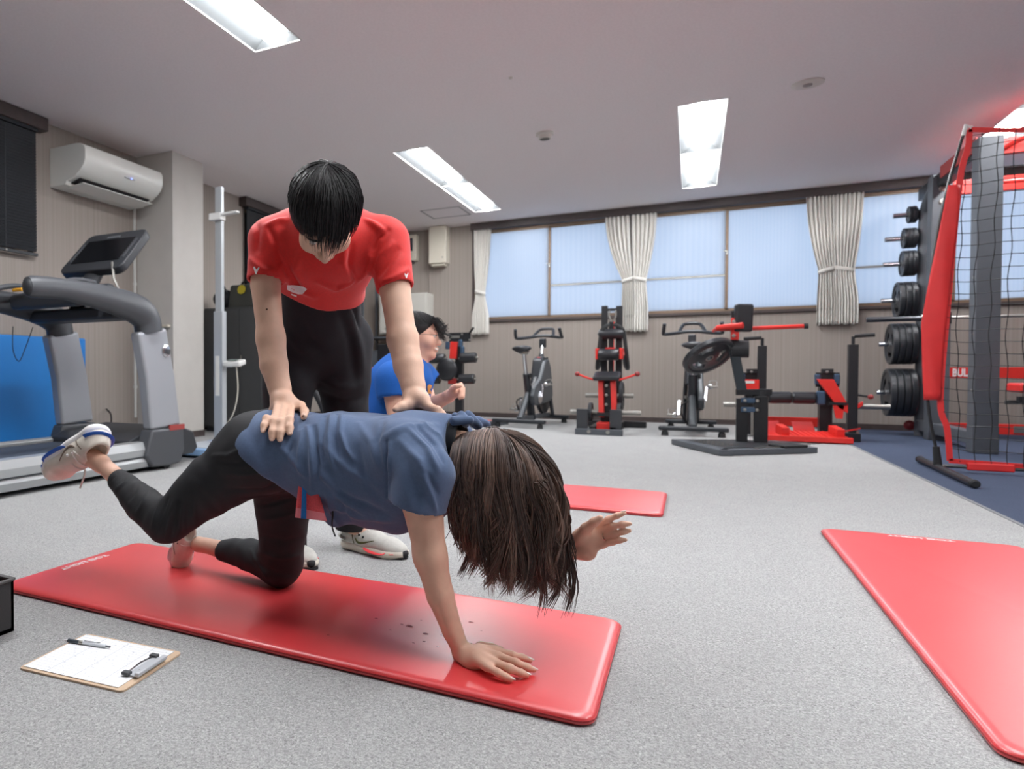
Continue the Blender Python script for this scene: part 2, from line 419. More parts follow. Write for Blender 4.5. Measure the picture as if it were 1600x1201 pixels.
for x in LX:
    for r, y in enumerate(LROWS):
        for k in (0, 1):
            o = _l0 if _first else copy_tree(_l0); _first = False
            o.location = (x, y + k * (LLEN + .012), ZC)
            o['label'] = {(-2.52, 0, 0): 'recessed ceiling light just outside the top left of the frame, behind the cut off one', (-2.52, 0, 1): 'bright recessed ceiling light cut off by the top edge at the left',
                (-2.52, 1, 0): 'nearer half of the ceiling light pair that starts above the standing man', (-2.52, 1, 1): 'farther half of the left ceiling light pair, ending near the ceiling hatch',
                (-.12, 1, 0): 'nearer half of the middle ceiling light pair, left of the flat ceiling disc', (-.12, 1, 1): 'farther half of the middle ceiling light pair, close to the windows',
                (2.24, 1, 0): 'nearer ceiling light glowing behind the red net frame at the right edge', (2.24, 1, 1): 'farther ceiling light above the grey power rack by the right windows',
                (-.12, 0, 0): 'recessed ceiling light above the carpet behind the camera', (-.12, 0, 1): 'recessed ceiling light above the second red mat, out of the frame',
                (2.24, 0, 0): 'recessed ceiling light above the blue floor behind the camera', (2.24, 0, 1): 'recessed ceiling light above the blue floor, out of the frame'}[(x, r, k)]
# ------------------------------------------------------------------ smoke detectors
M_DET = mat('detector_plastic', (205, 200, 192), 0.5)
t = thing('smoke_detector', 'round stepped smoke detector on the ceiling between the two light pairs', 'smoke detector', (-1.15, 6.22, ZC))
MB().lathe([(.01, 0), (.075, 0), (.075, -.018), (.055, -.022), (.052, -.05), (.03, -.056), (.005, -.057)], (-1.15, 6.22, ZC)).build('housing', M_DET, t)
MB().lathe([(.0405, -.052), (.042, -.0548), (.02, -.0585), (.005, -.06)], (-1.15, 6.22, ZC), n=20).build('sensor_cap', mat('detector_vent', (90, 86, 82), .6), t)
t = thing('ceiling_disc', 'flat round ceiling cover right of the middle light pair', 'ceiling cover', (.715, 6.06, ZC))
MB().lathe([(.01, 0), (.1, 0), (.102, -.006), (.09, -.009), (.03, -.01), (.005, -.01)], (.715, 6.06, ZC), n=32).build('plate', M_DET, t)
MB().lathe([(.03, -.009), (.028, -.018), (.005, -.02)], (.715, 6.06, ZC), n=16).build('centre_cap', mat('disc_cap', (140, 134, 130), .6), t)
t = MB().lathe([(.004, 0), (.014, 0), (.014, -.008), (.004, -.012)], (-1.148, 4.93, ZC), n=12).build('ceiling_screw_cap', M_DET)
tag(t, 'tiny round screw cap on the ceiling in front of the smoke detector', 'screw cap')
# ================================================================== THINGS ON AND ALONG THE WALLS
# ---- air conditioner
M_AC = mat('ac_white', (216, 216, 210), 0.35)
ax, ay0, ay1 = XL, 4.0, 4.93
t = thing('air_conditioner', 'white wall mounted air conditioner above the treadmill', 'air conditioner', (ax, (ay0 + ay1) / 2, 2.2))
prof = [(0, 2.205), (0, 2.53), (.17, 2.53), (.2, 2.522), (.222, 2.505), (.232, 2.47), (.232, 2.39), (.222, 2.345), (.2, 2.305), (.165, 2.262)]
body = prof + [(.11, 2.235), (.1, 2.205)]
MB().prism([(a * 1.82, z) for a, z in body], (ax, (ay0 + ay1) / 2, 0), (1, 0, 0), (0, 0, 1), (0, ay1 - ay0, 0)).build('body', M_AC, t, bevel=.006)
MB().add([(ax + 0.3039, ay0 + .05, 2.259), (ax + 0.3039, ay1 - .05, 2.259), (ax + 0.2038, ay1 - .05, 2.232), (ax + 0.2038, ay0 + .05, 2.232), (ax + 0.2912, ay0 + .05, 2.25), (ax + 0.2912, ay1 - .05, 2.25), (ax + 0.2002, ay1 - .05, 2.222), (ax + 0.2002, ay0 + .05, 2.222)], [(0, 1, 2, 3), (7, 6, 5, 4), (0, 4, 5, 1), (1, 5, 6, 2), (2, 6, 7, 3), (3, 7, 4, 0)]).build('outlet_slot', mat('ac_slot', (40, 40, 42), .7), t)
fins = MB()
for k in range(26): fins.box((ax + 0.2603, ay0 + .08 + k * .031, 2.238), (.09, .004, .014), (0, .3, 0))
fins.build('outlet_fins', mat('ac_fins', (70, 70, 72), .6), t, kind='stuff')
MB().box((ax + 0.2457, (ay0 + ay1) / 2, 2.205), (.19, ay1 - ay0 - .1, .007), (0, -.1, 0)).build('louver_flap', M_AC, t, bevel=.003)
MB().box((ax + 0.4113, (ay0 + ay1) / 2 + .05, 2.35), (.005, .12, .012), (0, -.2, 0)).build('status_strip', mat('ac_strip', (170, 172, 172), .3), t)
MB().ball((ax + 0.4213, (ay0 + ay1) / 2 + .06, 2.35), .005, 10, 6).build('indicator_lamp', mat('ac_led', (120, 140, 255), .3, emit=((110, 130, 255), 5)), t)
p = MB(); p.tube(smooth_path([(ax + .02, 4.94, 2.45), (ax + .05, 4.97, 2.5), (ax + .04, 5.0, 2.58), (ax + .02, 5.02, 2.62)], 4), .022, 10).build('pipe_cover', M_IVORY, t)
# ---- conduit and socket by the pillar
t = thing('cable_conduit', 'thin vertical white cable conduit on the wall beside the pillar', 'conduit', (ax, 4.985, .3))
MB().span((ax, 4.975, .2), (ax + .018, 4.998, 2.46)).build('trunking', M_WHITE, t, bevel=.003)
for z in (.5, 1.0, 1.5, 2.0): MB().span((ax, 4.971, z - .015), (ax + .021, 5.002, z + .015)).build('clip', M_WHITE, t)
t = thing('socket_box', 'small white socket box on the pillar behind the treadmill upright', 'socket', (-4.45, 5.03, 1.0))
MB().span((-4.52, 5.0, .93), (-4.44, 5.03, 1.07)).build('plate', M_WHITE, t, bevel=.004)
MB().span((-4.55, 4.985, 1.07), (-4.36, 5.03, 1.095)).build('top_cover', M_IVORY, t, bevel=.003)
MB().box((-4.48, 4.998, .985), (.03, .006, .04)).build('outlet', mat('outlet_dark', (60, 60, 60), .5), t)

# ---- venetian blinds (closed, nearly black)
M_SLAT = mat('black_blind_slat', (30, 33, 38), 0.45, vary=0.1, vscale=8)
def blind(name, label, y0, y1):
    t = thing(name, label, 'window blind', (XL + .04, (y0 + y1) / 2, 1.6), 'closed black blinds on the left wall')
    MB().span((XL + .03, y0, 2.6), (XL + .085, y1, 2.625)).build('head_rail', M_SLAT, t)
    s = MB(); n = 40
    for k in range(n):
        z = 1.63 + k * (2.595 - 1.63) / n
        s.box((XL + .055, (y0 + y1) / 2, z + .013), (.006, y1 - y0 - .01, .029), (0, .45, 0))
    s.build('slats', M_SLAT, t, kind='stuff')
    MB().span((XL + .04, y0, 1.592), (XL + .072, y1, 1.617)).build('bottom_rail', M_SLAT, t, bevel=.004)
    for y in (y0 + .25, y1 - .3, (y0 + y1) / 2):
        MB().cyl((XL + .075, y, 1.6), (XL + .075, y, 2.6), .0018, n=6).build('ladder_cord', mat('blind_cord', (60, 62, 66), .7), t)
    MB().lathe([(.002, -.004), (.008, -.004), (.008, .004), (.002, .004)], (XL + .076, y1 - .3, 1.604), (1, 0, 0), 10).build('cord_button', M_STEEL, t)
blind('window_blind', 'closed black blind at the left edge of the picture, left of the air conditioner', 2.1, 3.82)
blind('window_blind', 'closed black blind mostly hidden behind the shoulder of the man in red', 6.82, 8.5)

# ---- ivory wall boxes near the corner
def wall_box(label, x0, x1, z0, z1, d, disp):
    t = thing('wall_box', label, 'wall box', ((x0 + x1) / 2, YB, z0))
    MB().span((x0, YB - d, z0), (x1, YB, z1)).build('cover', M_IVORY, t, bevel=.012)
    if disp:
        MB().span((x0 + .04, YB - d - .006, z1 - .24), (x1 - .05, YB - d + .004, z1 - .05)).build('dark_window', mat('box_display', (50, 56, 62), .25), t, bevel=.003)
        MB().span((x0 + .06, YB - d + .02, z0 - .03), (x1 - .06, YB - .02, z0)).build('cable_gland', mat('gland', (70, 70, 72), .5), t)
    else:
        MB().lathe([(.001, 0), (.012, 0), (.012, .008), (.001, .01)], (x1 - .05, YB - d, z0 + .08), (0, -1, 0), 10).build('screw', M_STEEL, t)
        MB().span((x0 + .03, YB - d + .03, z0 - .035), (x1 - .03, YB - .01, z0)).build('underside_lip', M_IVORY, t, bevel=.01)
wall_box('tall ivory box on the back wall under the ceiling, left of the first curtain', -3.36, -3.1, 2.2, 2.735, .2, False)
wall_box('ivory box with a dark window on the back wall, beside the red sleeve', -3.86, -3.58, 2.28, 2.66, .12, True)
# ---- white steel wall cabinet and grey frame behind the man in red
t = thing('wall_cabinet', 'pale grey steel wall cabinet seen between the man in red and his arm', 'cabinet', (-3.9, YB, 1.3))
MB().span((-4.1, YB - .28, 1.2), (-3.35, YB, 1.78)).build('body', mat('pale_steel', (190, 188, 180), .5), t, bevel=.006)
MB().span((-4.08, YB - .295, 1.22), (-3.73, YB - .28, 1.76)).build('door', mat('pale_steel'), t, bevel=.003)
MB().span((-3.72, YB - .295, 1.22), (-3.37, YB - .28, 1.76)).build('door', mat('pale_steel'), t, bevel=.003)
for x, z in ((-3.98, 1.5), (-3.98, 1.28)):
    MB().lathe([(.001, 0), (.014, 0), (.012, .014), (.001, .016)], (x, YB - .295, z), (0, -1, 0), 12).build('knob', M_STEEL, t)
t = thing('steel_shelf', 'grey steel shelf unit standing low behind the man in red', 'shelf', (-3.8, 9.2, 0))
for x, y in ((-4.2, 9.0), (-4.2, 9.5), (-3.4, 9.5), (-3.4, 9.0)):
    MB().beam((x, y, 0), (x, y, 1.95 if x < -4 else 1.15), .035, .035).build('post', M_GREY, t)
for z in (.12, .62, 1.12):
    MB().span((-4.22, 8.98, z), (-3.38, 9.52, z + .025)).build('shelf_board', M_GREY, t)
for k, (x, z, h, c) in enumerate(((-4.05, .645, .3, (70, 74, 80)), (-3.78, .645, .36, (60, 64, 70)), (-3.55, .645, .26, (90, 94, 98)))):
    b = MB().span((x - .11, 9.02, z), (x + .11, 9.4, z + h)).build('storage_box', mat('box_grey%d' % k, c, .6), bevel=.008)
    tag(b, ['dark grey box at the left of the steel shelf', 'tallest dark box in the middle of the steel shelf', 'light grey box at the right of the steel shelf'][k], 'box')

# ---- curtains
M_CURT = mat('ivory_curtain', (214, 211, 204), 0.9, vary=0.03, vscale=25, bump=0.15, bscale=500, sheen=0.2)
def curtain(label, top, tie, bot, zt, ph):
    t = thing('curtain', label, 'curtain', ((top[0] + top[1]) / 2, YB - .06, bot[2]), 'tied back ivory curtains')
    ztop, zb = 2.645, bot[2]; n, m = 72, 34; vs = []; fs = []
    for j in range(m + 1):
        v = j / m; z = ztop + (zb - ztop) * v; tz = (ztop - zt) / (ztop - zb)
        if v < tz:
            s = v / tz; s = s ** 1.8; a = top[0] + (tie[0] - top[0]) * s; b = top[1] + (tie[1] - top[1]) * s; amp = .022 - .006 * s
        else:
            s = (v - tz) / (1 - tz); s = min(1, s * 1.6); s = s * s * (3 - 2 * s); a = tie[0] + (bot[0] - tie[0]) * s; b = tie[1] + (bot[1] - tie[1]) * s; amp = .016 + .012 * s
        for i in range(n + 1):
            u = i / n; w = math.sin(2 * PI * (6.5 * u + .35 * math.sin(3 * u + ph) + .08 * math.sin(5 * v + ph))) + .35 * math.sin(2 * PI * 11 * u + ph)
            vs.append((a + (b - a) * u, YB - .062 + amp * w, z - (.006 * math.sin(17 * u) if j == m else 0)))
    for j in range(m):
        for i in range(n): k = j * (n + 1) + i; fs.append((k, k + 1, k + n + 2, k + n + 1))
    o = MB().add(vs, fs).build('cloth', M_CURT, t, sharp=180)
    md = o.modifiers.new('thick', 'SOLIDIFY'); md.thickness = .003
    xm, hw = (tie[0] + tie[1]) / 2, (tie[1] - tie[0]) / 2 + .006
    band = MB(); ring = [(xm + hw * math.cos(q), YB - .062 + .034 * math.sin(q), zt + .022 * math.cos(q) * tie[2]) for q in [2 * PI * k / 24 for k in range(24)]]
    vs = [(x, y, z - .022) for x, y, z in ring] + [(x, y, z + .022) for x, y, z in ring]
    fs = [(k, (k + 1) % 24, 24 + (k + 1) % 24, 24 + k) for k in range(24)]
    o = band.add(vs, fs).build('tieback', M_CURT, t, sharp=180); md = o.modifiers.new('thick', 'SOLIDIFY'); md.thickness = .004
    k = MB()
    for q in range(7): k.lathe([(.002, -.008), (.006, -.006), (.006, .006), (.002, .008)], (top[0] + (top[1] - top[0]) * (q + .5) / 7, YB - .062, 2.65), n=8)
    k.build('curtain_runners', M_STEEL, t, kind='stuff')
curtain('single ivory curtain at the far left end of the windows', (-2.74, -2.49), (-2.71, -2.57, -1), (-2.76, -2.52, 1.165), 1.76, .3)
curtain('left curtain of the middle pair, above the red and black tower machine', (-1.01, -.715), (-.8, -.675, 1), (-.81, -.66, 1.16), 1.82, 1.1)
curtain('right curtain of the middle pair, right of the tower machine', (-.695, -.405), (-.665, -.52, -1), (-.655, -.495, 1.155), 1.82, 2.3)
curtain('left curtain of the pair beside the plate rack', (1.13, 1.385), (1.255, 1.41, 1), (1.245, 1.43, 1.18), 1.80, 3.7)
curtain('right curtain of the pair beside the plate rack', (1.375, 1.655), (1.415, 1.585, -1), (1.42, 1.62, 1.18), 1.80, 5.0)
t = thing('curtain_rail', 'thin metal curtain rail running under the dark curtain box', 'curtain rail', (.8, YB - .062, 2.66))
MB().span((WX0, YB - .075, 2.652), (4.4, YB - .05, 2.668)).build('track', M_STEEL, t)

# ---- blue exercise pad behind the treadmill
t = thing('exercise_pad', 'big bright blue exercise pad standing against the wall behind the treadmill', 'exercise pad', (-4.6, 3.4, 0))
for k in range(3):
    y0 = 2.2 ; MB().span((-4.74 + k * .05, 2.35, .0), (-4.695 + k * .05, 4.3 - k * .06, .94 - .004 * k)).build('panel', mat('blue_pad', (0, 118, 196), .5, vary=.03, vscale=5), t, bevel=.012)

# ---- dark steel cabinet, bag on it
M_CAB = mat('dark_grey_steel', (66, 67, 68), .5, vary=.04, vscale=6)
t = thing('steel_cabinet', 'dark grey steel cabinet behind the height measuring column', 'cabinet', (-4.28, 6.1, 0))
MB().span((-4.66, 5.92, .04), (-3.9, 6.4, 1.33)).build('body', M_CAB, t, bevel=.005)
MB().span((-4.65, 5.9, .06), (-4.185, 5.92, 1.31)).build('door', M_CAB, t, bevel=.003)
MB().span((-4.18, 5.9, .06), (-3.91, 5.92, 1.31)).build('door', M_CAB, t, bevel=.003)
MB().span((-4.165, 5.885, .68), (-4.15, 5.9, .82)).build('handle', M_STEEL, t, bevel=.003)
MB().span((-4.64, 5.93, 0), (-3.92, 6.38, .04)).build('plinth', M_BLACKMATTE, t)
t = thing('equipment_case', 'dark equipment case with a yellow oval badge lying on the steel cabinet', 'case', (-4.28, 6.15, 1.33))
MB().box((-4.24, 6.15, 1.455), (.34, .3, .25), taper=(.86, .86)).build('shell', mat('case_dark', (62, 64, 60), .55), t, bevel=.02)
MB().lathe([(.001, 0), (.05, 0), (.05, .006), (.001, .007)], (-4.22, 5.998, 1.52), (0, -1, .15), 20).build('badge', mat('badge_yellow', (182, 165, 40), .5), t)
MB().tube(smooth_path([(-4.34, 6.15, 1.56), (-4.3, 6.15, 1.62), (-4.18, 6.15, 1.62), (-4.14, 6.15, 1.56)], 4), .012, 8).build('handle', M_BLACKMATTE, t)
t = thing('sports_bag', 'black bag lying on the left of the steel cabinet', 'bag', (-4.52, 6.1, 1.33))
MB().ball((-4.52, 6.1, 1.44), .12, 18, 10, (1.0, 1.1, .9)).build('bag_body', M_BLACKMATTE, t)
MB().tube(smooth_path([(-4.6, 6.05, 1.48), (-4.55, 6.02, 1.58), (-4.48, 6.02, 1.58), (-4.45, 6.05, 1.5)], 4), .01, 8).build('strap', M_BLACK, t)
t = thing('black_stand', 'black boxy stand between the steel cabinet and the man in red', 'stand', (-3.75, 6.2, 0))
MB().span((-3.87, 6.0, 0), (-3.62, 6.4, 1.28)).build('body', M_BLACK, t, bevel=.01)
MB().span((-3.86, 5.985, .9), (-3.63, 6.0, 1.2)).build('front_panel', M_BLACKMATTE, t, bevel=.004)
MB().span((-3.84, 6.05, 1.28), (-3.66, 6.3, 1.62)).build('top_box', M_BLACKMATTE, t, bevel=.01)

# ---- height measuring column on a scale
M_ALU = mat('painted_alu', (178, 182, 184), .4, .3)
t = thing('stadiometer', 'white height measuring column on a light blue scale platform', 'height scale', (-3.45, 4.6, 0))
MB().span((-3.56, 4.02, .02), (-3.13, 4.68, .075)).build('platform', mat('pale_blue_plastic', (138, 172, 210), .45), t, bevel=.012)
MB().span((-3.52, 4.07, .075), (-3.17, 4.5, .08)).build('step_plate', mat('step_grey', (176, 184, 192), .4), t, bevel=.003)
MB().span((-3.5, 4.57, .06), (-3.41, 4.63, 1.15)).build('column', M_ALU, t, bevel=.005)
MB().span((-3.49, 4.58, 1.1), (-3.425, 4.62, 2.18)).build('upper_column', M_ALU, t, bevel=.004)
MB().span((-3.482, 4.5685, .45), (-3.44, 4.573, .78)).build('scale_strip', mat('scale_strip', (215, 214, 208), .5), t)
MB().box((-3.47, 4.585, 1.93), (.12, .08, .06)).box((-3.35, 4.575, 1.945), (.2, .05, .022), (0, -.04, 0)).build('head_slider', M_WHITE, t, bevel=.008)
MB().box((-3.31, 4.6, .72), (.16, .12, .045), (.2, 0, .1)).build('display_unit', M_WHITE, t, bevel=.012)
MB().box((-3.305, 4.575, .745), (.08, .05, .004), (.2, 0, .1)).build('screen', mat('lcd', (120, 132, 128), .25), t)
MB().beam((-3.42, 4.6, .7), (-3.34, 4.6, .7), .03, .03).build('bracket', M_ALU, t)
MB().tube(smooth_path([(-3.3, 4.61, .7), (-3.29, 4.62, .5), (-3.33, 4.62, .32), (-3.41, 4.62, .2)], 6), .006, 6).build('cable', M_IVORY, t)
MB().tube(smooth_path([(-3.5, 4.62, .75), (-3.53, 4.62, .6), (-3.52, 4.62, .4), (-3.5, 4.62, .2)], 6), .006, 6).build('cable', M_IVORY, t)

# ================================================================== TREADMILL
M_SILVER = mat('silver_plastic', (168, 171, 176), .34, .35)
M_CHAR = mat('charcoal_plastic', (70, 72, 76), .42)
M_CHAR2 = mat('dark_charcoal', (46, 48, 52), .5)
M_RAIL = mat('brushed_rail', (176, 179, 180), .3, .5)
xn, xf = -3.12, -3.95
t = thing('treadmill', 'large silver and charcoal treadmill at the left behind the lifted shoe', 'treadmill', ((xn + xf) / 2, 2.6, 0))
for x, sgn in ((xn, 1), (xf, -1)):
    pr = [(-.06, .06), (.015, .03), (.035, .075), (.02, .1), (.026, .105), (.03, .15), (.0, .195), (-.06, .198), (-.08, .185)]
    r = MB().prism([(a * sgn, z) for a, z in pr], (x, 2.15, 0), (1, 0, 0), (0, 0, 1), (0, 2.6, 0)).build('side_rail', M_RAIL, t, bevel=.004)
    MB().box((x + .028 * sgn, 2.15, .1025), (.006, 2.58, .006)).build('rail_groove', M_CHAR2, r)
MB().span((xf + .1, .9, .145), (xn - .1, 3.3, .17)).build('running_belt', mat('belt_grey', (62, 68, 78), .6, bump=.1, bscale=300), t)
MB().span((xf + .07, .9, .05), (xn - .07, 3.5, .14)).build('deck', M_CHAR2, t)
MB().prism([(3.25, .06), (3.25, .2), (3.34, .235), (3.75, .27), (3.9, .22), (3.95, .1), (3.9, .06)], ((xn + xf) / 2, 0, 0), (0, 1, 0), (0, 0, 1), (xn - xf - .1, 0, 0)).build('motor_hood', M_CHAR2, t, bevel=.012)
for x, s in ((xn, 1), (xf, -1)):
    # boot, upright, handlebar
    MB().prism([(3.3, .1), (3.36, .03), (3.52, -.0 + .02), (3.64, .03), (3.68, .12), (3.67, .275), (3.36, .275), (3.33, .2)], (x + .0 * s, 0, 0), (0, 1, 0), (0, 0, 1), (.11, 0, 0)).build('boot', M_CHAR, t, bevel=.02, seg=3)
    sh = [(3.365, .27), (3.655, .285), (3.6, .62), (3.515, .945), (3.25, .9), (3.325, .6)]
    u = MB().prism(sh, (x, 0, 0), (0, 1, 0), (0, 0, 1), (.085, 0, 0)).build('upright', M_SILVER, t, bevel=.022, seg=3)
    if s > 0:
        MB().lathe([(.001, 0), (.042, 0), (.042, .006), (.034, .009), (.001, .009)], (x + .043, 3.5, .79), (1, 0, 0), 24).build('emblem', M_CHROME, u)
        MB().box((x + .05, 3.6, .275), (.012, .15, .035)).build('red_sticker', mat('sticker_red', (150, 60, 56), .5), u)
        e = MB()
        for q in range(5): e.box((x + .053, 3.48 + q * .012 + .0, .79 - .004 * (q % 2)), (.002, .004, .05 - .012 * abs(q - 2)), (.5, 0, 0))
        e.build('emblem_mark', mat('emblem_dark', (110, 112, 116), .3, .8), u)
    path = smooth_path([(x, 2.46, 1.108), (x, 2.7, 1.118), (x, 3.05, 1.09), (x, 3.27, 1.05), (x, 3.36, .995), (x, 3.385, .91)], 6)
    MB().tube(path, [.052] + [.06 + .04 * min(1, max(0, (p.y - 2.7) / .6)) for p in path[1:]], 16, flat=.8, up=(1, 0, 0)).build('handrail', M_CHAR, t)
    MB().ball((x, 2.47, 1.108), .052, 14, 8, (.8, .6, 1)).build('handrail_cap', M_CHAR2, t)
# console bridge, tray, console
MB().span((xf + .02, 3.1, .98), (xn - .02, 3.3, 1.06)).build('bridge', M_CHAR2, t, bevel=.02)
MB().box(((xn + xf) / 2, 3.05, 1.13), (.62, .34, .1), (.25, 0, 0)).build('control_tray', M_CHAR2, t, bevel=.03)
for i, (x, y, c, sx) in enumerate(((-3.62, 2.98, (205, 60, 48), .1), (-3.66, 2.92, (96, 150, 92), .06), (-3.7, 2.86, (222, 160, 40), .09), (-3.4, 2.93, (140, 144, 150), .06), (-3.34, 2.93, (140, 144, 150), .05))):
    MB().box((x, y, 1.175 + (y - 2.9) * .25), (sx, .045, .02), (.25, 0, 0)).build('button', mat('tread_btn%d' % i, c, .4), t, bevel=.005)
for x in (-3.25, -3.82):
    MB().tube(smooth_path([(x, 2.75, 1.16), (x, 2.9, 1.2), (x, 3.05, 1.2)], 5), .018, 10).build('grip_sensor', M_CHAR, t)
cs = Vector((-3.6, 3.48, 1.47)); R = _rot((-.75, 0, 0))
w, h = .57, .42
poly = []
for cx, cy, a0 in ((w / 2 - .06, h / 2 - .06, 0), (-w / 2 + .06, h / 2 - .06, 90), (-w / 2 + .05, -h / 2 + .06, 180), (w / 2 - .05, -h / 2 + .06, 270)):
    for k in range(5): a = math.radians(a0 + k * 22.5); poly.append((cx + .06 * math.cos(a), cy + .06 * math.sin(a) + (.012 * (1 - (cx / .3) ** 2) if cy > 0 else 0)))
U, V, N = R @ Vector((1, 0, 0)), R @ Vector((0, 0, 1)), R @ Vector((0, -1, 0))
MB().prism(poly, cs, U, V, N * .06).build('console', M_CHAR2, t, bevel=.012, seg=3)
MB().prism([(-.225, -.12), (.225, -.12), (.225, .125), (-.225, .125)], cs + N * .031, U, V, N * .006).build('screen', mat('dark_screen', (16, 17, 20), .12), t)
MB().prism([(-.06, -.011), (.06, -.011), (.06, .011), (-.06, .011)], cs + N * .032 + V * .15, U, V, N * .006).build('name_plate', mat('plate_grey', (120, 124, 128), .35, .5), t)
for sx in (-1, 1): MB().beam(cs + U * (.25 * sx) + N * .033 - V * .1, cs + U * (.25 * sx) + N * .033 + V * .1, .012, .006).build('console_edge_strip', M_CHAR, t)
MB().tube([cs - V * .15 - N * .02, (-3.565, 3.2, 1.06)], .07, 12, flat=.5).build('console_neck', M_CHAR2, t)
MB().tube([cs + U * .2 - V * .16 + N * .04, (-3.34, 3.3, 1.26), (-3.3, 3.33, 1.15)], .009, 8).build('reading_rack_wire', M_STEEL, t)
for x, y in ((xn + .01, 3.52), (xf, 3.52), (xn, 1.0), (xf, 1.0)):
    MB().cyl((x - .02, y, .035), (x + .02, y, .035), .035, n=14).build('wheel', M_BLACKMATTE, t)
MB().tube(smooth_path([(-3.95, 3.0, .95), (-3.9, 2.96, .8), (-3.87, 2.98, .72), (-3.86, 3.02, .8), (-3.88, 3.1, .95)], 5), .003, 5).build('safety_cord', M_BLACKMATTE, t)
t = MB().tube(smooth_path([(XL + .02, 4.6, .3), (-4.6, 4.5, .25), (-4.45, 4.35, .1), (-4.2, 4.15, .02), (-4.0, 3.95, .09)], 6), .008, 8).build('power_cable', M_BLACKMATTE)
tag(t, 'black power cable running from the wall to the front of the treadmill', 'cable')
# ================================================================== EXERCISE MATS ON THE FLOOR
M_MAT = mat('red_mat_vinyl', (222, 58, 62), .38, vary=.03, vscale=4, bump=.03, bscale=40, spec=.9, coat=.6)
_MATS['red_mat_vinyl'].node_tree.nodes['Principled BSDF'].inputs['Coat Roughness'].default_value = .38
M_PRINT = mat('white_print', (235, 225, 225), .5)
def gym_mat(label, x0, x1, y0, y1, th, text_o=None, text_dir=None):
    t = thing('exercise_mat', label, 'exercise mat', ((x0 + x1) / 2, (y0 + y1) / 2, 0), 'red exercise mats')
    r = .035; nx = 40; poly = []
    for cx, cy, a0 in ((x1 - r, y1 - r, 0), (x0 + r, y1 - r, 90), (x0 + r, y0 + r, 180), (x1 - r, y0 + r, 270)):
        for k in range(5): a = math.radians(a0 + k * 22.5); poly.append((cx + r * math.cos(a), cy + r * math.sin(a)))
    cxm, cym = (x0 + x1) / 2, (y0 + y1) / 2; rings = []
    for ins, z in ((.006, .0), (.0, .004), (.0, th * .55), (.003, th * .8), (.010, th * .95), (.022, th)):
        rings.append([(x + (-ins if x > cxm else ins), y + (-ins if y > cym else ins), z) for x, y in poly])
    vs = [p for rg in rings for p in rg]; n = len(poly); fs = []
    for i in range(len(rings) - 1):
        for j in range(n): fs.append((i * n + j, i * n + (j + 1) % n, (i + 1) * n + (j + 1) % n, (i + 1) * n + j))
    fs.append(tuple(range(n))[::-1]); fs.append(tuple((len(rings) - 1) * n + j for j in range(n)))
    MB().add(vs, fs).build('cover', M_MAT, t, sharp=60)
    seam = MB()
    s = [(x + (-.0 if x > cxm else .0), y, th * .5) for x, y in poly]
    for j in range(n):
        a, b = Vector(s[j]), Vector(s[(j + 1) % n]); seam.beam(a, b, .0035, .0035)
    seam.build('seam', mat('mat_seam', (170, 26, 34), .5), t)
    if text_o is not None:
        me = text_mesh('TOEI LIGHT', .03, .0003, (text_o[0], text_o[1], th + .0006), text_dir, Vector((0, 0, 1)).cross(Vector(text_dir)), bold=.001, width=1.25)
        mesh_obj('lettering', me, M_PRINT, t)
    return t
gym_mat('red exercise mat under the woman and the sweat drops', -1.82, -.152, 1.325, 1.905, .021, (-1.772, 1.612), (0, -1, 0))
gym_mat('red exercise mat lying empty behind the hair and raised hand', -1.45, -.108, 3.4, 4.03, .021)
gym_mat('large red exercise mat in the right foreground', .465, 1.065, 1.55, 3.41, .021, (.77, 3.365), (-1, 0, 0))
# sweat drops on the near mat
sd = MB(); rr = random.Random(3)
for px, py, r in ((588, 966, .0035), (628, 975, .003), (640, 978, .006), (665, 990, .005), (736, 972, .005), (658, 969, .002), (663, 1002, .003), (690, 992, .002), (706, 985, .003), (513, 992, .003), (610, 984, .002), (646, 1004, .0025), (684, 1010, .002), (700, 960, .0025), (752, 985, .002)):
    p = at_z(px, py, .021); sd.ball(p, r, 12, 8, (1.5, 1, .35))
o = sd.build('sweat_drops', mat('water_drop', (235, 238, 240), .03, spec=.8), sharp=180); o['kind'] = 'stuff'
tag(o, 'scattered sweat drops on the red mat behind the supporting hand', 'water drops')
_dm = _MATS['water_drop']; _dm.node_tree.nodes['Principled BSDF'].inputs['Transmission Weight'].default_value = .9

# ================================================================== CLIPBOARD, PEN, BOX
cA, cB, cC, cD = Vector((-1.288, .991, 0)), Vector((-1.332, 1.204, 0)), Vector((-1.041, 1.23, 0)), Vector((-1.009, 1.02, 0))
u = ((cD - cA) + (cC - cB)).normalized(); v = Vector((-u.y, u.x, 0)); cc = (cA + cB + cC + cD) / 4
t = thing('clipboard', 'pale wooden clipboard lying on the carpet beside the red mat', 'clipboard', cc)
Lc, Wc = .285, .213
def rrect(w, h, r):
    out = []
    for cx, cy, a0 in ((w / 2 - r, h / 2 - r, 0), (-w / 2 + r, h / 2 - r, 90), (-w / 2 + r, -h / 2 + r, 180), (w / 2 - r, -h / 2 + r, 270)):
        for k in range(4): a = math.radians(a0 + k * 30); out.append((cx + r * math.cos(a), cy + r * math.sin(a)))
    return out
MB().prism(rrect(Lc, Wc, .012), cc + Vector((0, 0, .0025)), u, v, (0, 0, .004)).build('board', mat('pale_board', (205, 178, 150), .6, vary=.05, vscale=30), t)
cp = cc + u * (Lc / 2 - .02)
c1 = MB(); c1.prism([(-.016, -.05), (.016, -.05), (.016, .05), (-.016, .05)], cp + Vector((0, 0, .0095)), u, v, (0, 0, .003))
c1.build('clip_plate', mat('clip_steel', (196, 199, 204), .35, .3), t, bevel=.001)
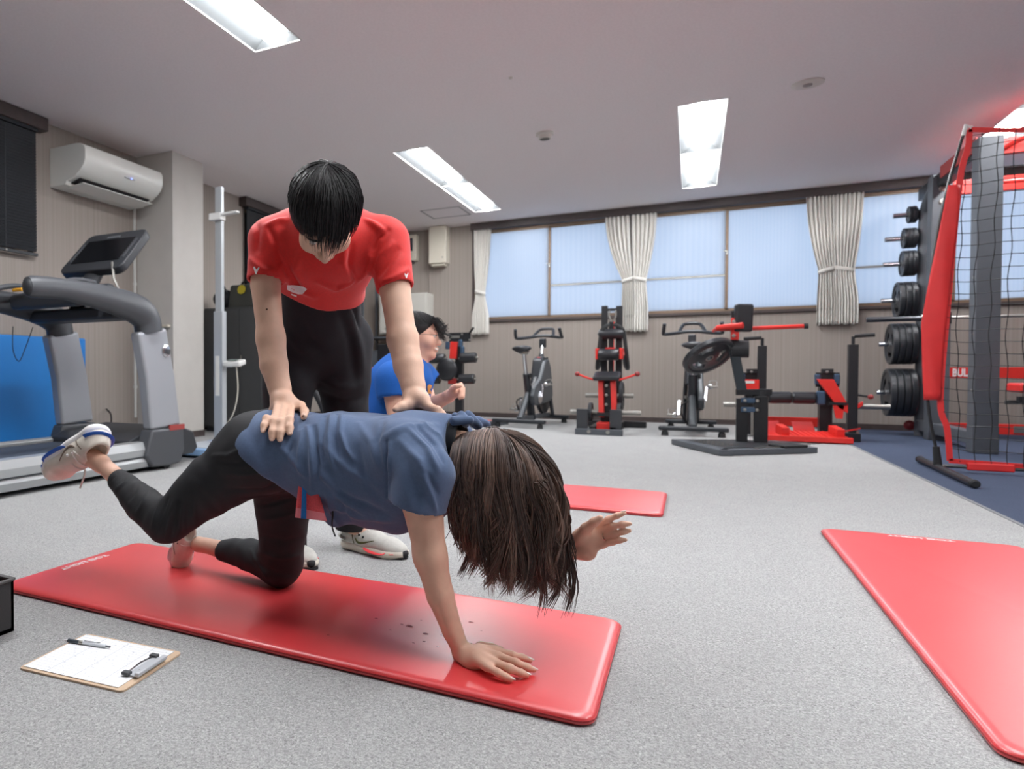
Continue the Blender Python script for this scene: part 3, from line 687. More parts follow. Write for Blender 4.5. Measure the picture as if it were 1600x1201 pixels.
MB().prism([(-.006, -.052), (.006, -.052), (.006, .052), (-.006, .052)], cp + u * .012 + Vector((0, 0, .014)), u, v, (0, 0, .009)).build('clip_spring', mat('clip_steel', (196, 199, 204), .35, .3), t, bevel=.003)
MB().tube([cp - u * .018 + v * (.05 * q) + Vector((0, 0, .011 + .004 * (1 - abs(q)))) for q in (-1, -.6, 0, .6, 1)], .002, 8).build('clip_wire', M_CHROME, t)
for q in (-1, 1): MB().box(cp - u * .016 + v * (.048 * q) + Vector((0, 0, .0125)), (.02, .014, .007), (0, 0, math.atan2(u.y, u.x))).build('clip_grip', mat('grip_dark', (62, 64, 68), .5), t, bevel=.002)
MB().cyl(cp + u * .005 - v * .03 + Vector((0, 0, .009)), cp + u * .005 - v * .03 + Vector((0, 0, .016)), .003, n=10).build('rivet', M_STEEL, t)
def paper_mat():
    m = bpy.data.materials.new('ruled_form_paper'); m.use_nodes = True; nt = m.node_tree; L = nt.links; b = nt.nodes['Principled BSDF']; b.inputs['Roughness'].default_value = .8
    tc = nt.nodes.new('ShaderNodeTexCoord'); mp = nt.nodes.new('ShaderNodeMapping'); mp.inputs['Rotation'].default_value = (0, 0, -math.atan2(u.y, u.x)); L.new(tc.outputs['Object'], mp.inputs[0])
    sp = nt.nodes.new('ShaderNodeSeparateXYZ'); L.new(mp.outputs[0], sp.inputs[0])
    def lines(sock, freq, width, lo, hi, other):
        m1 = nt.nodes.new('ShaderNodeMath'); m1.operation = 'MULTIPLY'; m1.inputs[1].default_value = freq; L.new(sock, m1.inputs[0])
        m2 = nt.nodes.new('ShaderNodeMath'); m2.operation = 'FRACT'; L.new(m1.outputs[0], m2.inputs[0])
        m3 = nt.nodes.new('ShaderNodeMath'); m3.operation = 'LESS_THAN'; m3.inputs[1].default_value = width; L.new(m2.outputs[0], m3.inputs[0]); return m3.outputs[0]
    a = lines(sp.outputs[1], 85, .1, 0, 0, None); c = lines(sp.outputs[0], 14, .03, 0, 0, None)
    n = nt.nodes.new('ShaderNodeTexNoise'); n.inputs['Scale'].default_value = 130; L.new(mp.outputs[0], n.inputs['Vector'])
    g = nt.nodes.new('ShaderNodeMath'); g.operation = 'GREATER_THAN'; g.inputs[1].default_value = .66; L.new(n.outputs['Fac'], g.inputs[0])
    ad = nt.nodes.new('ShaderNodeMath'); ad.operation = 'MAXIMUM'; L.new(a, ad.inputs[0]); L.new(c, ad.inputs[1])
    ad2 = nt.nodes.new('ShaderNodeMath'); ad2.operation = 'MAXIMUM'; L.new(ad.outputs[0], ad2.inputs[0]); L.new(g.outputs[0], ad2.inputs[1])
    mx = nt.nodes.new('ShaderNodeMix'); mx.data_type = 'RGBA'; L.new(ad2.outputs[0], mx.inputs[0]); mx.inputs[6].default_value = srgb(240, 241, 242); mx.inputs[7].default_value = srgb(206, 209, 214)
    L.new(mx.outputs[2], b.inputs['Base Color']); return m
o = MB().prism([(-.135, -.098), (.125, -.098), (.125, .098), (-.135, .098)], Vector((0, 0, .0056)) + cc, u, v, (0, 0, .0012))
po = bpy.data.objects.new('paper_form', o.mesh('paper_form', cc)); COL.objects.link(po); po.data.materials.append(paper_mat()); po.location = cc
tag(po, 'white printed form sheet held by the clip of the clipboard', 'paper')
pa, pb = at_z(99, 999, .0108), at_z(171, 1010, .0108); pd = (pb - pa).normalized()
t = thing('ballpoint_pen', 'clear ballpoint pen with a dark grip lying on the white form', 'pen', pa)
MB().lathe([(.0004, 0), (.0012, .002), (.0036, .014)], pa, pd, 12).build('tip', mat('pen_tip', (225, 225, 228), .3), t)
MB().lathe([(.0036, .0135), (.0047, .016), (.0047, .045), (.0044, .046)], pa, pd, 14).build('grip', mat('pen_grip', (58, 66, 74), .6), t)
MB().lathe([(.0041, .045), (.0041, .118), (.003, .121)], pa, pd, 14).build('barrel', mat('pen_clear', (222, 226, 232), .15), t)
MB().lathe([(.0045, .046), (.0046, .056), (.0042, .057)], pa, pd, 14).build('ring', M_STEEL, t)
MB().lathe([(.0024, .12), (.0024, .133), (.0005, .134)], pa, pd, 10).build('push_button', mat('pen_button', (120, 124, 130), .3), t)
MB().beam(pa + pd * .06 + Vector((0, 0, .0052)), pa + pd * .105 + Vector((0, 0, .0058)), .0025, .001).build('pocket_clip', M_CHROME, t)

bx = at_z(22, 985, 0)
t = thing('storage_box', 'open dark grey box cut off by the left edge beside the near red mat', 'box', (bx.x - .2, bx.y + .1, 0))
M_BOX = mat('dark_fabric_box', (60, 59, 60), .8, bump=.2, bscale=400)
x0, x1, y0, y1, hb = bx.x - .4, bx.x, bx.y - .24, bx.y, .132
b = MB(); w = .008
b.span((x0, y0, 0), (x1, y1, .01)); 
for a, c in (((x0, y0), (x1, y0 + w)), ((x0, y1 - w), (x1, y1)), ((x0, y0), (x0 + w, y1)), ((x1 - w, y0), (x1, y1))): b.span((a[0], a[1], 0), (c[0], c[1], hb))
b.build('box_shell', M_BOX, t)
b = MB()
for a, c in (((x0, y0), (x1, y0)), ((x0, y1), (x1, y1)), ((x0, y0), (x0, y1)), ((x1, y0), (x1, y1))): b.beam((a[0], a[1], hb), (c[0], c[1], hb), .014, .006)
b.build('rim', mat('box_rim', (84, 82, 82), .7), t, bevel=.002)
t = thing('massage_ball', 'black ball with a red stripe resting in the dark box at the left edge', 'ball', (x1 - .085, y0 + .14, .085))
MB().ball((x1 - .085, y0 + .14, .085), .07, 24, 14).build('shell', M_BLACKMATTE, t)
MB().lathe([(.0695, -.003), (.0712, 0), (.0695, .003)], (x1 - .085, y0 + .14, .085), (.6, -.5, .5), 30, cap=False).build('stripe', M_RED, t)

# ================================================================== SPIN BIKES
M_BIKE = mat('bike_black', (40, 43, 48), .36, vary=.08, vscale=14)
M_BIKEGREY = mat('bike_grey', (70, 74, 78), .4, .15)
def make_bike():
    t = thing('spin_bike', 'x', 'exercise bike', (0, 0, 0), 'spin bikes along the back wall')
    for y, w, n in ((0, .62, 'rear_foot_bar'), (1.08, .52, 'front_foot_bar')):
        f = MB().box((0, y, .075), (w, .07, .045)).build(n, M_BIKE, t, bevel=.015)
        for s in (-1, 1): MB().lathe([(.001, 0), (.035, 0), (.03, .04), (.012, .06)], (s * (w / 2 - .06), y, 0), n=12).build('levelling_foot', M_BLACKMATTE, f)
    MB().beam((0, .02, .1), (0, 1.06, .1), .07, .05).build('base_spine', M_BIKEGREY, t, bevel=.008)
    MB().tube([(0, .05, .1), (0, .3, .36), (0, .36, .42)], .035, 12).build('rear_stay', M_BIKEGREY, t)
    MB().tube([(0, .46, .08), (0, .34, .38), (0, .25, .62)], [.05, .045, .04], 12, flat=.7).build('seat_tube', M_BIKE, t)
    MB().tube([(0, .26, .58), (0, .17, .86)], .022, 12).build('seat_post', M_CHROME, t)
    MB().box((0, .16, .865), (.05, .2, .03)).build('saddle_slider', M_STEEL, t, bevel=.005)
    prof = [(-.02, -.09), (.03, -.085), (.075, -.05), (.105, .02), (.1, .07), (.06, .1)]
    s = MB(); P = []
    for y, w, h in ((-.1, .07, .0), (-.085, .1, .02), (-.03, .115, .035), (.03, .095, .035), (.09, .05, .03), (.15, .03, .025), (.185, .018, .012)):
        P.append((y, w, h))
    vs = []; fs = []
    for y, w, h in P:
        for k in range(12): a = 2 * PI * k / 12; vs.append((w * math.cos(a), .13 + y, .905 + .032 * math.sin(a) * (1.2 if math.sin(a) < 0 else 1) + h * .4))
    for i in range(len(P) - 1):
        for k in range(12): fs.append((i * 12 + k, i * 12 + (k + 1) % 12, (i + 1) * 12 + (k + 1) % 12, (i + 1) * 12 + k))
    fs.append(tuple(range(12))); fs.append(tuple((len(P) - 1) * 12 + k for k in range(12)))
    s.add(vs, fs).build('saddle', M_VINYL, t, sharp=70)
    MB().lathe([(.002, 0), (.028, .004), (.028, .03), (.002, .034)], (.04, .245, .6), (1, 0, 0), 12).build('seat_knob', M_BLACKMATTE, t)
    # front post, flywheel, shroud
    for s_ in (-1, 1): MB().tube([(s_ * .065, 1.05, .1), (s_ * .06, .92, .42), (s_ * .045, .76, .74)], .022, 10, flat=1.4).build('fork_leg', M_BIKE, t)
    fw = MB().lathe([(.02, -.016), (.2, -.016), (.235, -.022), (.24, 0), (.235, .022), (.2, .016), (.02, .016)], (0, .88, .36), (1, 0, 0), 36).build('flywheel', mat('flywheel', (62, 66, 70), .3, .6), t)
    MB().cyl((-.07, .88, .36), (.07, .88, .36), .022, n=14).build('hub', M_STEEL, fw)
    sh = [(.22, .36), (.26, .26), (.4, .24), (.86, .28), (.95, .34), (.94, .44), (.86, .7), (.78, .8), (.66, .78), (.5, .56), (.28, .46)]
    MB().prism(sh, (.075, 0, 0), (0, 1, 0), (0, 0, 1), (.055, 0, 0)).build('chain_guard', M_BIKEGREY, t, bevel=.018, seg=3)
    MB().prism([(.56, .5), (.9, .5), (.86, .74), (.76, .84), (.64, .8)], (0, 0, 0), (0, 1, 0), (0, 0, 1), (.13, 0, 0)).build('flywheel_shroud', M_BIKE, t, bevel=.03, seg=3)
    MB().beam((0, .44, .34), (0, .76, .74), .06, .08).build('main_tube', M_BIKE, t, bevel=.015)
    MB().tube([(0, .74, .68), (0, .8, .86)], .032, 12).build('head_tube', M_BIKE, t)
    MB().tube([(0, .79, .84), (0, .84, 1.0)], .022, 12).build('handlebar_post', M_CHROME, t)
    MB().box((0, .845, 1.0), (.075, .07, .12)).build('handlebar_clamp', M_BIKE, t, bevel=.015)
    MB().box((.0, .71, .8), (.05, .04, .05)).build('red_brake_knob', M_RED, t, bevel=.012)
    MB().lathe([(.002, 0), (.024, .003), (.024, .022), (.002, .026)], (.06, .78, .8), (1, 0, 0), 12).build('height_knob', M_BLACKMATTE, t)
    hb = [(-.27, .62, 1.17), (-.28, .66, 1.085), (-.27, .72, 1.06), (-.15, .82, 1.075), (-.06, .85, 1.09), (.06, .85, 1.09), (.15, .82, 1.075), (.27, .72, 1.06), (.28, .66, 1.085), (.27, .62, 1.17)]
    MB().tube(smooth_path(hb, 4), .019, 10).build('handlebar', M_BIKE, t)
    MB().tube(smooth_path([(-.13, .84, 1.075), (-.1, .95, 1.15), (-.06, 1.0, 1.185), (.06, 1.0, 1.185), (.1, .95, 1.15), (.13, .84, 1.075)], 4), .018, 10).build('aero_bar', M_BIKE, t)
    # cranks and pedals
    cr = MB().lathe([(.01, -.012), (.075, -.012), (.075, .0), (.01, .0)], (.115, .42, .34), (1, 0, 0), 24).build('crank_disc', M_CHROME, t)
    for s_, a in ((1, .35), (-1, .35 + PI)):
        c0 = Vector((s_ * .12, .42, .34)); c1 = c0 + Vector((s_ * .01, math.sin(a) * .1, math.cos(a) * .16))
        MB().beam(c0, c1, .018, .03, up=(1, 0, 0)).build('crank_arm', M_CHROME, t, bevel=.004)
        p = MB().box(c1 + Vector((s_ * .06, 0, 0)), (.09, .085, .022)).build('pedal', M_STEEL, t, bevel=.006)
        MB().tube(smooth_path([c1 + Vector((s_ * .03, -.04, .01)), c1 + Vector((s_ * .03, .06, .055)), c1 + Vector((s_ * .09, .06, .055)), c1 + Vector((s_ * .09, -.04, .01))], 4), .005, 6).build('toe_cage', M_STEEL, p)
        MB().ball(c1 + Vector((s_ * .035, 0, 0)), .03, 12, 8).build('pedal_cap', M_CHROME, p)
    MB().tube(smooth_path([(-.04, .33, .1), (-.1, .28, .2), (-.1, .22, .3), (-.04, .25, .34)], 4), .008, 6).build('brake_cable', M_BLACKMATTE, t)
    return t
bk = make_bike(); bk2 = copy_tree(bk)
bk.location = (-1.75, 7.99, 0); bk.rotation_euler.z = -.13; bk['label'] = 'black spin bike left of the red tower machine, under the first window'
bk2.location = (.015, 7.76, 0); bk2.rotation_euler.z = .02; bk2['label'] = 'black spin bike behind the tilted weight plate of the squat machine'

# ================================================================== WEIGHT PLATES
def plate_part(D, th, holes=True):
    """a disc with raised rim and hub, three kidney grip holes cut through"""
    R = D / 2; nA = 48; rad = [.026, R * .28, R * .42, R * .66, R * .8, R * .86, R * .97, R]
    ft = [th * .5, th * .5, th * .3, th * .3, th * .3, th * .5, th * .5, th * .36]
    vs = []; fs = []
    for s in (-1, 1):
        for r, h in zip(rad, ft):
            for j in range(nA): a = 2 * PI * j / nA; vs.append((s * h, r * math.cos(a), r * math.sin(a)))
    K = len(rad); idx = lambda s, i, j: (s * K + i) * nA + j % nA
    hole = lambda i, j: holes and i == 2 and (j % 16) < 9
    for i in range(K - 1):
        for j in range(nA):
            if hole(i, j):
                for (i0, j0, i1, j1, chk) in ((i, j, i, j + 1, (i - 1, j)), (i + 1, j, i + 1, j + 1, (i + 1, j)), (i, j, i + 1, j, (i, j - 1)), (i, j + 1, i + 1, j + 1, (i, j + 1))):
                    if not hole(*chk): fs.append((idx(0, i0, j0), idx(0, i1, j1), idx(1, i1, j1), idx(1, i0, j0)))
                continue
            fs.append((idx(0, i, j), idx(0, i + 1, j), idx(0, i + 1, j + 1), idx(0, i, j + 1))); fs.append((idx(1, i, j), idx(1, i, j + 1), idx(1, i + 1, j + 1), idx(1, i + 1, j)))
    for j in range(nA):
        fs.append((idx(0, K - 1, j), idx(1, K - 1, j), idx(1, K - 1, j + 1), idx(0, K - 1, j + 1)))
        fs.append((idx(0, 0, j), idx(0, 0, j + 1), idx(1, 0, j + 1), idx(1, 0, j)))
    return vs, fs
M_PLATE = mat('plate_rubber', (44, 46, 50), .38, vary=.08, vscale=40)
def weight_plate(label, c, D, th, n=(1, 0, 0), group=None, holes=True):
    t = thing('weight_plate', label, 'weight plate', c, group)
    vs, fs = plate_part(D, th, holes); q = Vector((1, 0, 0)).rotation_difference(Vector(n).normalized())
    MB().add([Vector(c) + q @ Vector(v) for v in vs], fs).build('disc', M_PLATE, t, sharp=30)
    d = Vector(n).normalized()
    MB().lathe([(.0255, -th * .52), (.034, -th * .52), (.034, th * .52), (.0255, th * .52)], c, d, 20, cap=False).build('hub_ring', M_STEEL, t)
    return t

# ================================================================== POWER RACK with plate storage
t = thing('power_rack', 'tall grey power rack with red top crossbars at the right', 'power rack', (2.6, 8.2, 0))
def post(x, y, z1, w=.105, m=M_GREY, name='upright'):
    return MB().span((x - w / 2, y - w / 2, 0.0), (x + w / 2, y + w / 2, z1)).build(name, m, t, bevel=.006)
RX0, RX1 = 2.045, 3.3
for x in (RX0, RX1):
    p = post(x, 7.32, 2.5, .15)
    MB().span((x - .078, 7.24, .0), (x + .078, 7.4, .22)).build('foot_bracket', M_GREY, p, bevel=.008)
    b = MB()
    for z in (.5, .95, 1.4, 1.85): b.lathe([(.001, 0), (.011, 0), (.009, .008), (.001, .009)], (x - .075, 7.29, z), (-1, 0, 0), 8)
    b.build('bolts', M_STEEL, p, kind='stuff')
    p2 = post(x, 8.5, 2.5, .15, name='rear_upright')
    for z in (2.36, 2.24):
        MB().lathe([(.001, 0), (.03, 0), (.024, .014), (.001, .016)], (x - .0, 8.425, z), (0, -1, 0), 12).build('bolt', M_STEEL, p2)
    MB().span((x - .05, 7.38, .06), (x + .05, 9.0, .16)).build('base_beam', M_GREY, t, bevel=.006)
    MB().span((x - .04, 7.3, 2.38), (x + .04, 9.05, 2.5)).build('top_side_beam', M_BLACK, t, bevel=.004)
    MB().span((x - .052, 7.4, 2.43), (x - .04, 8.3, 2.54)).build('red_name_plate', mat('deep_red_plate', (150, 50, 46), .5), t)
    # storage upright: curved at the top
    MB().tube(smooth_path([(x, 8.96, .0), (x, 8.96, .8), (x, 8.96, 1.6), (x, 8.94, 2.15), (x, 8.86, 2.3), (x, 8.7, 2.38), (x, 8.55, 2.4)], 5), .06, 12, flat=.8).build('storage_upright', M_GREY, t)
for y, z in ((7.34, 2.43), (8.45, 2.36), (8.5, 2.1)):
    if z > 2.2: MB().span((RX0 + .07, y - .03, z - .07), (RX1 - .07, y + .03, z + .06)).build('red_crossbar', M_RED, t, bevel=.006)
MB().tube(smooth_path([(RX0 + .08, 7.3, 2.4), (RX0 + .3, 7.2, 2.47), (RX1 - .3, 7.2, 2.47), (RX1 - .08, 7.3, 2.4)], 6), .018, 10).build('pull_up_bar', M_RED, t)
MB().tube(smooth_path([(RX0 + .3, 8.3, 2.34), (RX0 + .34, 8.0, 2.28), (RX1 - .34, 8.0, 2.28), (RX1 - .3, 8.3, 2.34)], 6), .018, 10).build('pull_up_bar', M_RED, t)
MB().span((RX0 + .06, 8.94, .58), (RX1 - .06, 9.0, .69)).build('rear_crossbar', M_RED, t, bevel=.004)
MB().span((RX0 + .06, 8.94, .04), (RX1 - .06, 9.0, .14)).build('rear_base_bar', M_RED, t, bevel=.004)
me = text_mesh('BULL', .105, .002, (2.34, 8.938, .635), (1, 0, 0), (0, 0, 1), bold=.004, width=.62); mesh_obj('lettering', me, M_PRINT, t)
MB().span((2.72, 8.93, .06), (2.95, 8.94, .125)).build('silver_plate', M_STEEL, t)
MB().ball((1.96, 9.0, .1), .05, 12, 8, (1, .6, 1)).build('red_end_cap', mat('dark_red_cap', (120, 30, 36), .5), t)
PEGS = [(2.235, .17, 2, .033), (2.0, .205, 3, .034), (1.745, .26, 3, .037), (1.375, .37, 3, .05), (.93, .42, 4, .05), (.435, .49, 4, .055)]
ORD = ['outermost', 'second from outside', 'third from outside', 'innermost']
ROW = ['topmost rack peg', 'second rack peg', 'third rack peg', 'fourth rack peg from the top', 'fifth rack peg', 'lowest rack peg']
SIZE = ['tiny', 'small', 'small', 'medium', 'large', 'largest']
for k, (z, D, n, th) in enumerate(PEGS):
    xi = RX0 - .06
    pg = MB().cyl((xi, 8.96, z), (1.74 - .012 * k if k else 1.79, 8.96, z), .0245, n=14)
    pgo = pg.build('storage_peg', M_CHROME, t)
    for q in range(n):
        x = xi - .012 - th * (n - 1 - q) - th / 2
        lab = '%s black weight plate, %s on the %s' % (SIZE[k], ORD[q] if q < n - 1 else 'innermost', ROW[k])
        weight_plate(lab, (x, 8.96, z), D, th * .94, group='weight plates on the storage pegs', holes=k > 2)
    MB().lathe([(.0255, 0), (.06, 0), (.06, .012), (.0255, .012)], (xi + .0, 8.96, z), (-1, 0, 0), 16, cap=False).build('peg_collar', M_BLACK, pgo)
# barbell across the rack
t = thing('barbell', 'long steel barbell lying across the grey power rack', 'barbell', (2.6, 8.36, 1.16))
by, bz = 8.36, 1.15
MB().cyl((1.9, by, bz), (3.4, by, bz), .0145, n=12).build('bar', M_STEEL, t)
for s, x0, x1 in ((-1, 1.9, 1.48), (1, 3.4, 3.82)):
    MB().cyl((x0, by, bz), (x1, by, bz), .025, n=16).build('sleeve', mat('dark_steel', (84, 86, 90), .3, .8), t)
    MB().cyl((x0 - .012, by, bz), (x0 + .012, by, bz), .036, n=16).build('collar', M_STEEL, t)
for x in (RX0, RX1):
    j = MB(); j.span((x - .05, 8.3, 1.09), (x + .05, 8.43, 1.13)); j.span((x - .05, 8.3, 1.09), (x + .05, 8.315, 1.2))
    o = j.build('j_hook', M_BLACK, bpy.data.objects['power_rack'], bevel=.004)

# ================================================================== NET FRAME
t = thing('net_screen', 'red framed black practice net on a bowed pole at the right edge', 'practice net', (2.5, 5.87, 0))
NY = 5.87
MB().tube([(1.44, 6.34, .024), (1.398, 5.1, .024)], .022, 14).build('foot_tube', M_BLACK, t)
for p, d in (((1.44, 6.34, .024), (0, 1, 0)), ((1.398, 5.1, .024), (0, -1, 0))): MB().lathe([(.001, -.02), (.024, -.02), (.024, .004), (.016, .012), (.001, .012)], p, d, 14).build('rubber_end_cap', M_BLACKMATTE, t)
MB().tube([(1.425, NY, .04), (1.415, NY, .16)], [.024, .018], 12).build('pole_socket', M_BLACKMATTE, t)
pole = smooth_path([(1.415, NY, .14), (1.37, NY, .45), (1.35, NY, .95), (1.395, NY, 1.5), (1.45, NY, 1.86), (1.525, NY, 2.2)], 6)
MB().tube(pole, .009, 8).build('bowed_pole', M_BLACK, t)
MB().tube([(1.52, NY, 2.17), (1.532, NY, 2.235), (1.56, NY, 2.215)], .012, 8).build('corner_clip', M_WHITE, t)
M_REDCLOTH = mat('red_nylon', (214, 44, 44), .6, vary=.05, vscale=10, bump=.25, bscale=14)
sl = smooth_path([(1.447, 0, 1.86), (1.395, 0, 1.5), (1.335, 0, 1.05), (1.325, 0, .9), (1.345, 0, .466)], 6); sr = smooth_path([(1.508, 0, 1.85), (1.49, 0, 1.5), (1.462, 0, 1.12), (1.445, 0, .9), (1.432, 0, .468)], 6)
vs = []; fs = []; n = len(sl); m = 8
for i in range(n):
    for k in range(m + 1):
        f = k / m; x = sl[i].x + (sr[i].x - sl[i].x) * f; z = sl[i].z + (sr[i].z - sl[i].z) * f
        vs.append((x, NY - .018 - .014 * math.sin(PI * f) - .006 * math.sin(z * 9 + f * 5), z))
for i in range(n - 1):
    for k in range(m): q = i * (m + 1) + k; fs.append((q, q + 1, q + m + 2, q + m + 1))
o = MB().add(vs, fs).build('red_sleeve', M_REDCLOTH, t, sharp=180); md = o.modifiers.new('thick', 'SOLIDIFY'); md.thickness = .012
NXR = 3.45
edgeL = smooth_path([(1.548, NY, 2.205), (1.545, NY, 2.1), (1.505, NY, 1.86), (1.46, NY, 1.1), (1.432, NY, .47), (1.468, NY, .28), (1.485, NY, .07)], 6)
def tape(path, w, name):
    P = [Vector(p) for p in path]; vs = []; fs = []
    for i, p in enumerate(P):
        d = (P[min(i + 1, len(P) - 1)] - P[max(i - 1, 0)]).normalized(); s = Vector((-d.z, 0, d.x)) * (w / 2); vs += [p + s + Vector((0, -.003, 0)), p - s + Vector((0, -.003, 0)), p - s + Vector((0, .003, 0)), p + s + Vector((0, .003, 0))]
    for i in range(len(P) - 1):
        for k in range(4): a, b = i * 4 + k, i * 4 + (k + 1) % 4; fs.append((a, b, b + 4, a + 4))
    fs += [(0, 1, 2, 3), tuple((len(P) - 1) * 4 + k for k in (3, 2, 1, 0))]
    return MB().add(vs, fs).build(name, M_REDCLOTH, t, sharp=50)
tape(edgeL, .032, 'side_tape')
topz = lambda x: 2.205 - .33 * (x - 1.548) * (1 - (x - 1.548) / (NXR - 1.548)) * .62 - .02 * (x > 9)
tape([(x, NY, topz(x)) for x in np.linspace(1.545, NXR, 16)], .03, 'top_tape')
botz = lambda x: .07 - .02 * min(1, (x - 1.48) / .6)
tape([(x, NY, botz(x)) for x in np.linspace(1.48, NXR, 12)], .03, 'bottom_tape')
MB().tube([(1.42, NY, .035), (NXR + .1, NY, .035)], .011, 8).build('bottom_rod', M_BLACK, t)
MB().box((1.68, NY - .004, .04), (.23, .03, .05)).build('rod_sleeve', M_REDCLOTH, t, bevel=.01)
net = MB(); gx = np.arange(1.44, NXR, .078); gz = np.arange(.07, 2.2, .078)
def ex(z):
    best = edgeL[0]
    for p in edgeL:
        if abs(p.z - z) < abs(best.z - z): best = p
    return best.x
def npt(x, z): return Vector((x + .012 * math.sin(3.1 * z + x) + .006 * math.sin(17 * z + 5 * x), NY + .03 * math.sin(2.2 * x) * math.sin(1.4 * z), z + .008 * math.sin(6 * x + z) + .004 * math.sin(23 * x)))
for x in gx:
    P = [npt(x, z) for z in np.arange(botz(x), topz(max(x, 1.55)) + .02, .043) if x > ex(z) - .005]
    if len(P) > 2: net.tube(P, .0027, 3, cap=False)
for z in gz:
    P = [npt(x, z) for x in np.arange(ex(z), NXR + .04, .043) if z < topz(max(x, 1.55))]
    if len(P) > 2: net.tube(P, .0027, 3, cap=False)
for x in gx:
    for z in gz:
        if x > ex(z) and z < topz(max(x, 1.55)) and x < 2.6: net.box(npt(x, z), (.007, .006, .007))
net.build('net_mesh', M_BLACKMATTE, t, kind='stuff')
MB().tube([(NXR + .1, NY, .02), (NXR + .02, NY, 2.2)], .009, 8).build('bowed_pole', M_BLACK, t)

# ---- red padded bench behind the net
t = thing('weight_bench', 'low weight bench with red pad behind the net at the right edge', 'bench', (2.6, 7.0, 0))
MB().box((2.62, 7.0, .53), (1.0, .28, .07)).build('pad', mat('red_vinyl', (206, 44, 40), .4), t, bevel=.02, seg=3)
MB().beam((2.15, 7.0, .44), (3.05, 7.0, .44), .06, .05).build('frame', M_BLACK, t, bevel=.004)
for x in (2.3, 2.95):
    MB().beam((x, 7.0, .05), (x, 7.0, .44), .06, .06).build('leg', M_BLACK, t, bevel=.004)
    MB().box((x, 7.0, .03), (.07, .5, .06)).build('foot', M_BLACK, t, bevel=.008)
MB().cyl((2.08, 7.0, .42), (2.3, 7.0, .42), .016, n=10).build('adjust_handle', M_BLACKMATTE, t)
# ================================================================== RED AND BLACK TOWER MACHINE (centre, under the middle curtains)
def roller(mb_parent, a, b, r, name='foam_roller', m=None):
    a, b = Vector(a), Vector(b); d = (b - a); L = d.length; d.normalize()
    o = MB().lathe([(.012, 0), (r * .86, 0), (r, L * .06), (r, L * .94), (r * .86, L), (.012, L)], a, d, 22).build(name, m or M_VINYL, mb_parent)
    MB().cyl(a - d * .02, b + d * .02, .013, n=10).build('axle', M_STEEL, o)
    return o
M_BLUEBRG = mat('blue_bearing', (66, 88, 112), .4, .4)
t = thing('tower_machine', 'tall red and black pull machine with padded rollers in the middle of the back wall', 'exercise machine', (-.8, 8.0, 0))
ty = 8.3
Lp, Rp = at_y(945, 478, ty), at_y(968, 478, ty)
for p in (Lp, Rp):
    MB().span((p.x - .032, ty - .035, .05), (p.x + .032, ty + .035, p.z)).build('upright', M_BLACK, t, bevel=.004)
MB().span((Lp.x, ty - .02, Lp.z - .06), (Rp.x, ty + .02, Lp.z - .03)).build('top_bar', M_BLACK, t)
q = at_y(957, 490, ty - .06)
for s in (-1, 1): 
    MB().tube(smooth_path([q + Vector((s * .03, 0, .04)), q + Vector((s * .035, 0, -.02)), q + Vector((s * .015, 0, -.09)), q + Vector((s * .03, 0, -.17))], 4), .009, 8).build('snap_hook', M_STEEL, t)
a, b = at_y(936, 522, ty - .1), at_y(975, 522, ty - .1); roller(t, (a.x, ty - .1, a.z), (b.x, ty - .1, a.z), .058)
a2, b2 = at_y(935, 554, ty - .3), at_y(967, 554, ty - .3); roller(t, (a2.x, ty - .3, a2.z), (b2.x, ty - .3, a2.z), .062)
for x in (a2.x - .015, b2.x + .02): MB().span((x - .012, ty - .34, a2.z - .05), (x + .012, ty - .02, a2.z + .07)).build('red_bracket', M_RED, t, bevel=.003)
MB().span((a2.x + .06, ty - .2, a2.z + .03), (b2.x - .05, ty - .17, a2.z + .08)).build('red_plate', M_RED, t)
MB().beam((.5 * (Lp.x + Rp.x), ty - .05, .3), (.5 * (Lp.x + Rp.x), ty - .05, 1.2), .05, .05).build('centre_post', M_BLACK, t)
MB().tube([(.5 * (Lp.x + Rp.x) + .03, ty - .1, 1.2), (.5 * (Lp.x + Rp.x) + .03, ty - .1, .4)], .004, 5).build('red_cord', M_RED, t)
# hanging strap handle
for s in (-1, 1):
    e = at_y(957 + s * 21, 545, ty - .14); f = at_y(957 + s * 24, 575, ty - .14)
    P = smooth_path([q + Vector((s * .02, -.05, -.12)), at_y(957 + s * 16, 515, ty - .14), e, f, f + Vector((-s * .03, 0, .03)), at_y(957 + s * 18, 555, ty - .14)], 6)
    MB().tube(P, .02, 8, flat=.25, up=(0, 1, 0)).build('hanging_strap', M_BLACKMATTE, t)
# seat, red body, side handles
sy_ = 7.75
sa, sb, sc, sd_ = at_y(929, 582, sy_), at_y(968, 582, sy_), at_y(965, 594, sy_ - .1), at_y(933, 594, sy_ - .1)
MB().box(((sa.x + sb.x) / 2, sy_, .6), (.26, .24, .05), (.25, 0, 0)).build('seat_pad', M_VINYL, t, bevel=.02, seg=3)
for s, (px0, px1, pb) in ((-1, (936, 943, 938)), (1, (955, 962, 958))):
    c0, c1 = at_y(px0 + 3, 596, sy_), at_y(pb + 3, 646, sy_)
    MB().beam((c0.x, sy_, .57), (c1.x, sy_ - .05, .17), .05, .09, up=(0, 1, 0)).build('red_leg', M_RED, t, bevel=.004)
MB().beam((-.79, sy_ + .05, .55), (-.79, sy_ + .02, .12), .09, .05, up=(0, 1, 0)).build('black_column', M_BLACK, t)
for z in (.5, .4, .3): 
    MB().lathe([(.001, 0), (.016, 0), (.016, .02), (.001, .024)], (-.79, sy_ - .0, z), (0, -1, 0), 10).build('adjuster_bolt', M_STEEL, t)
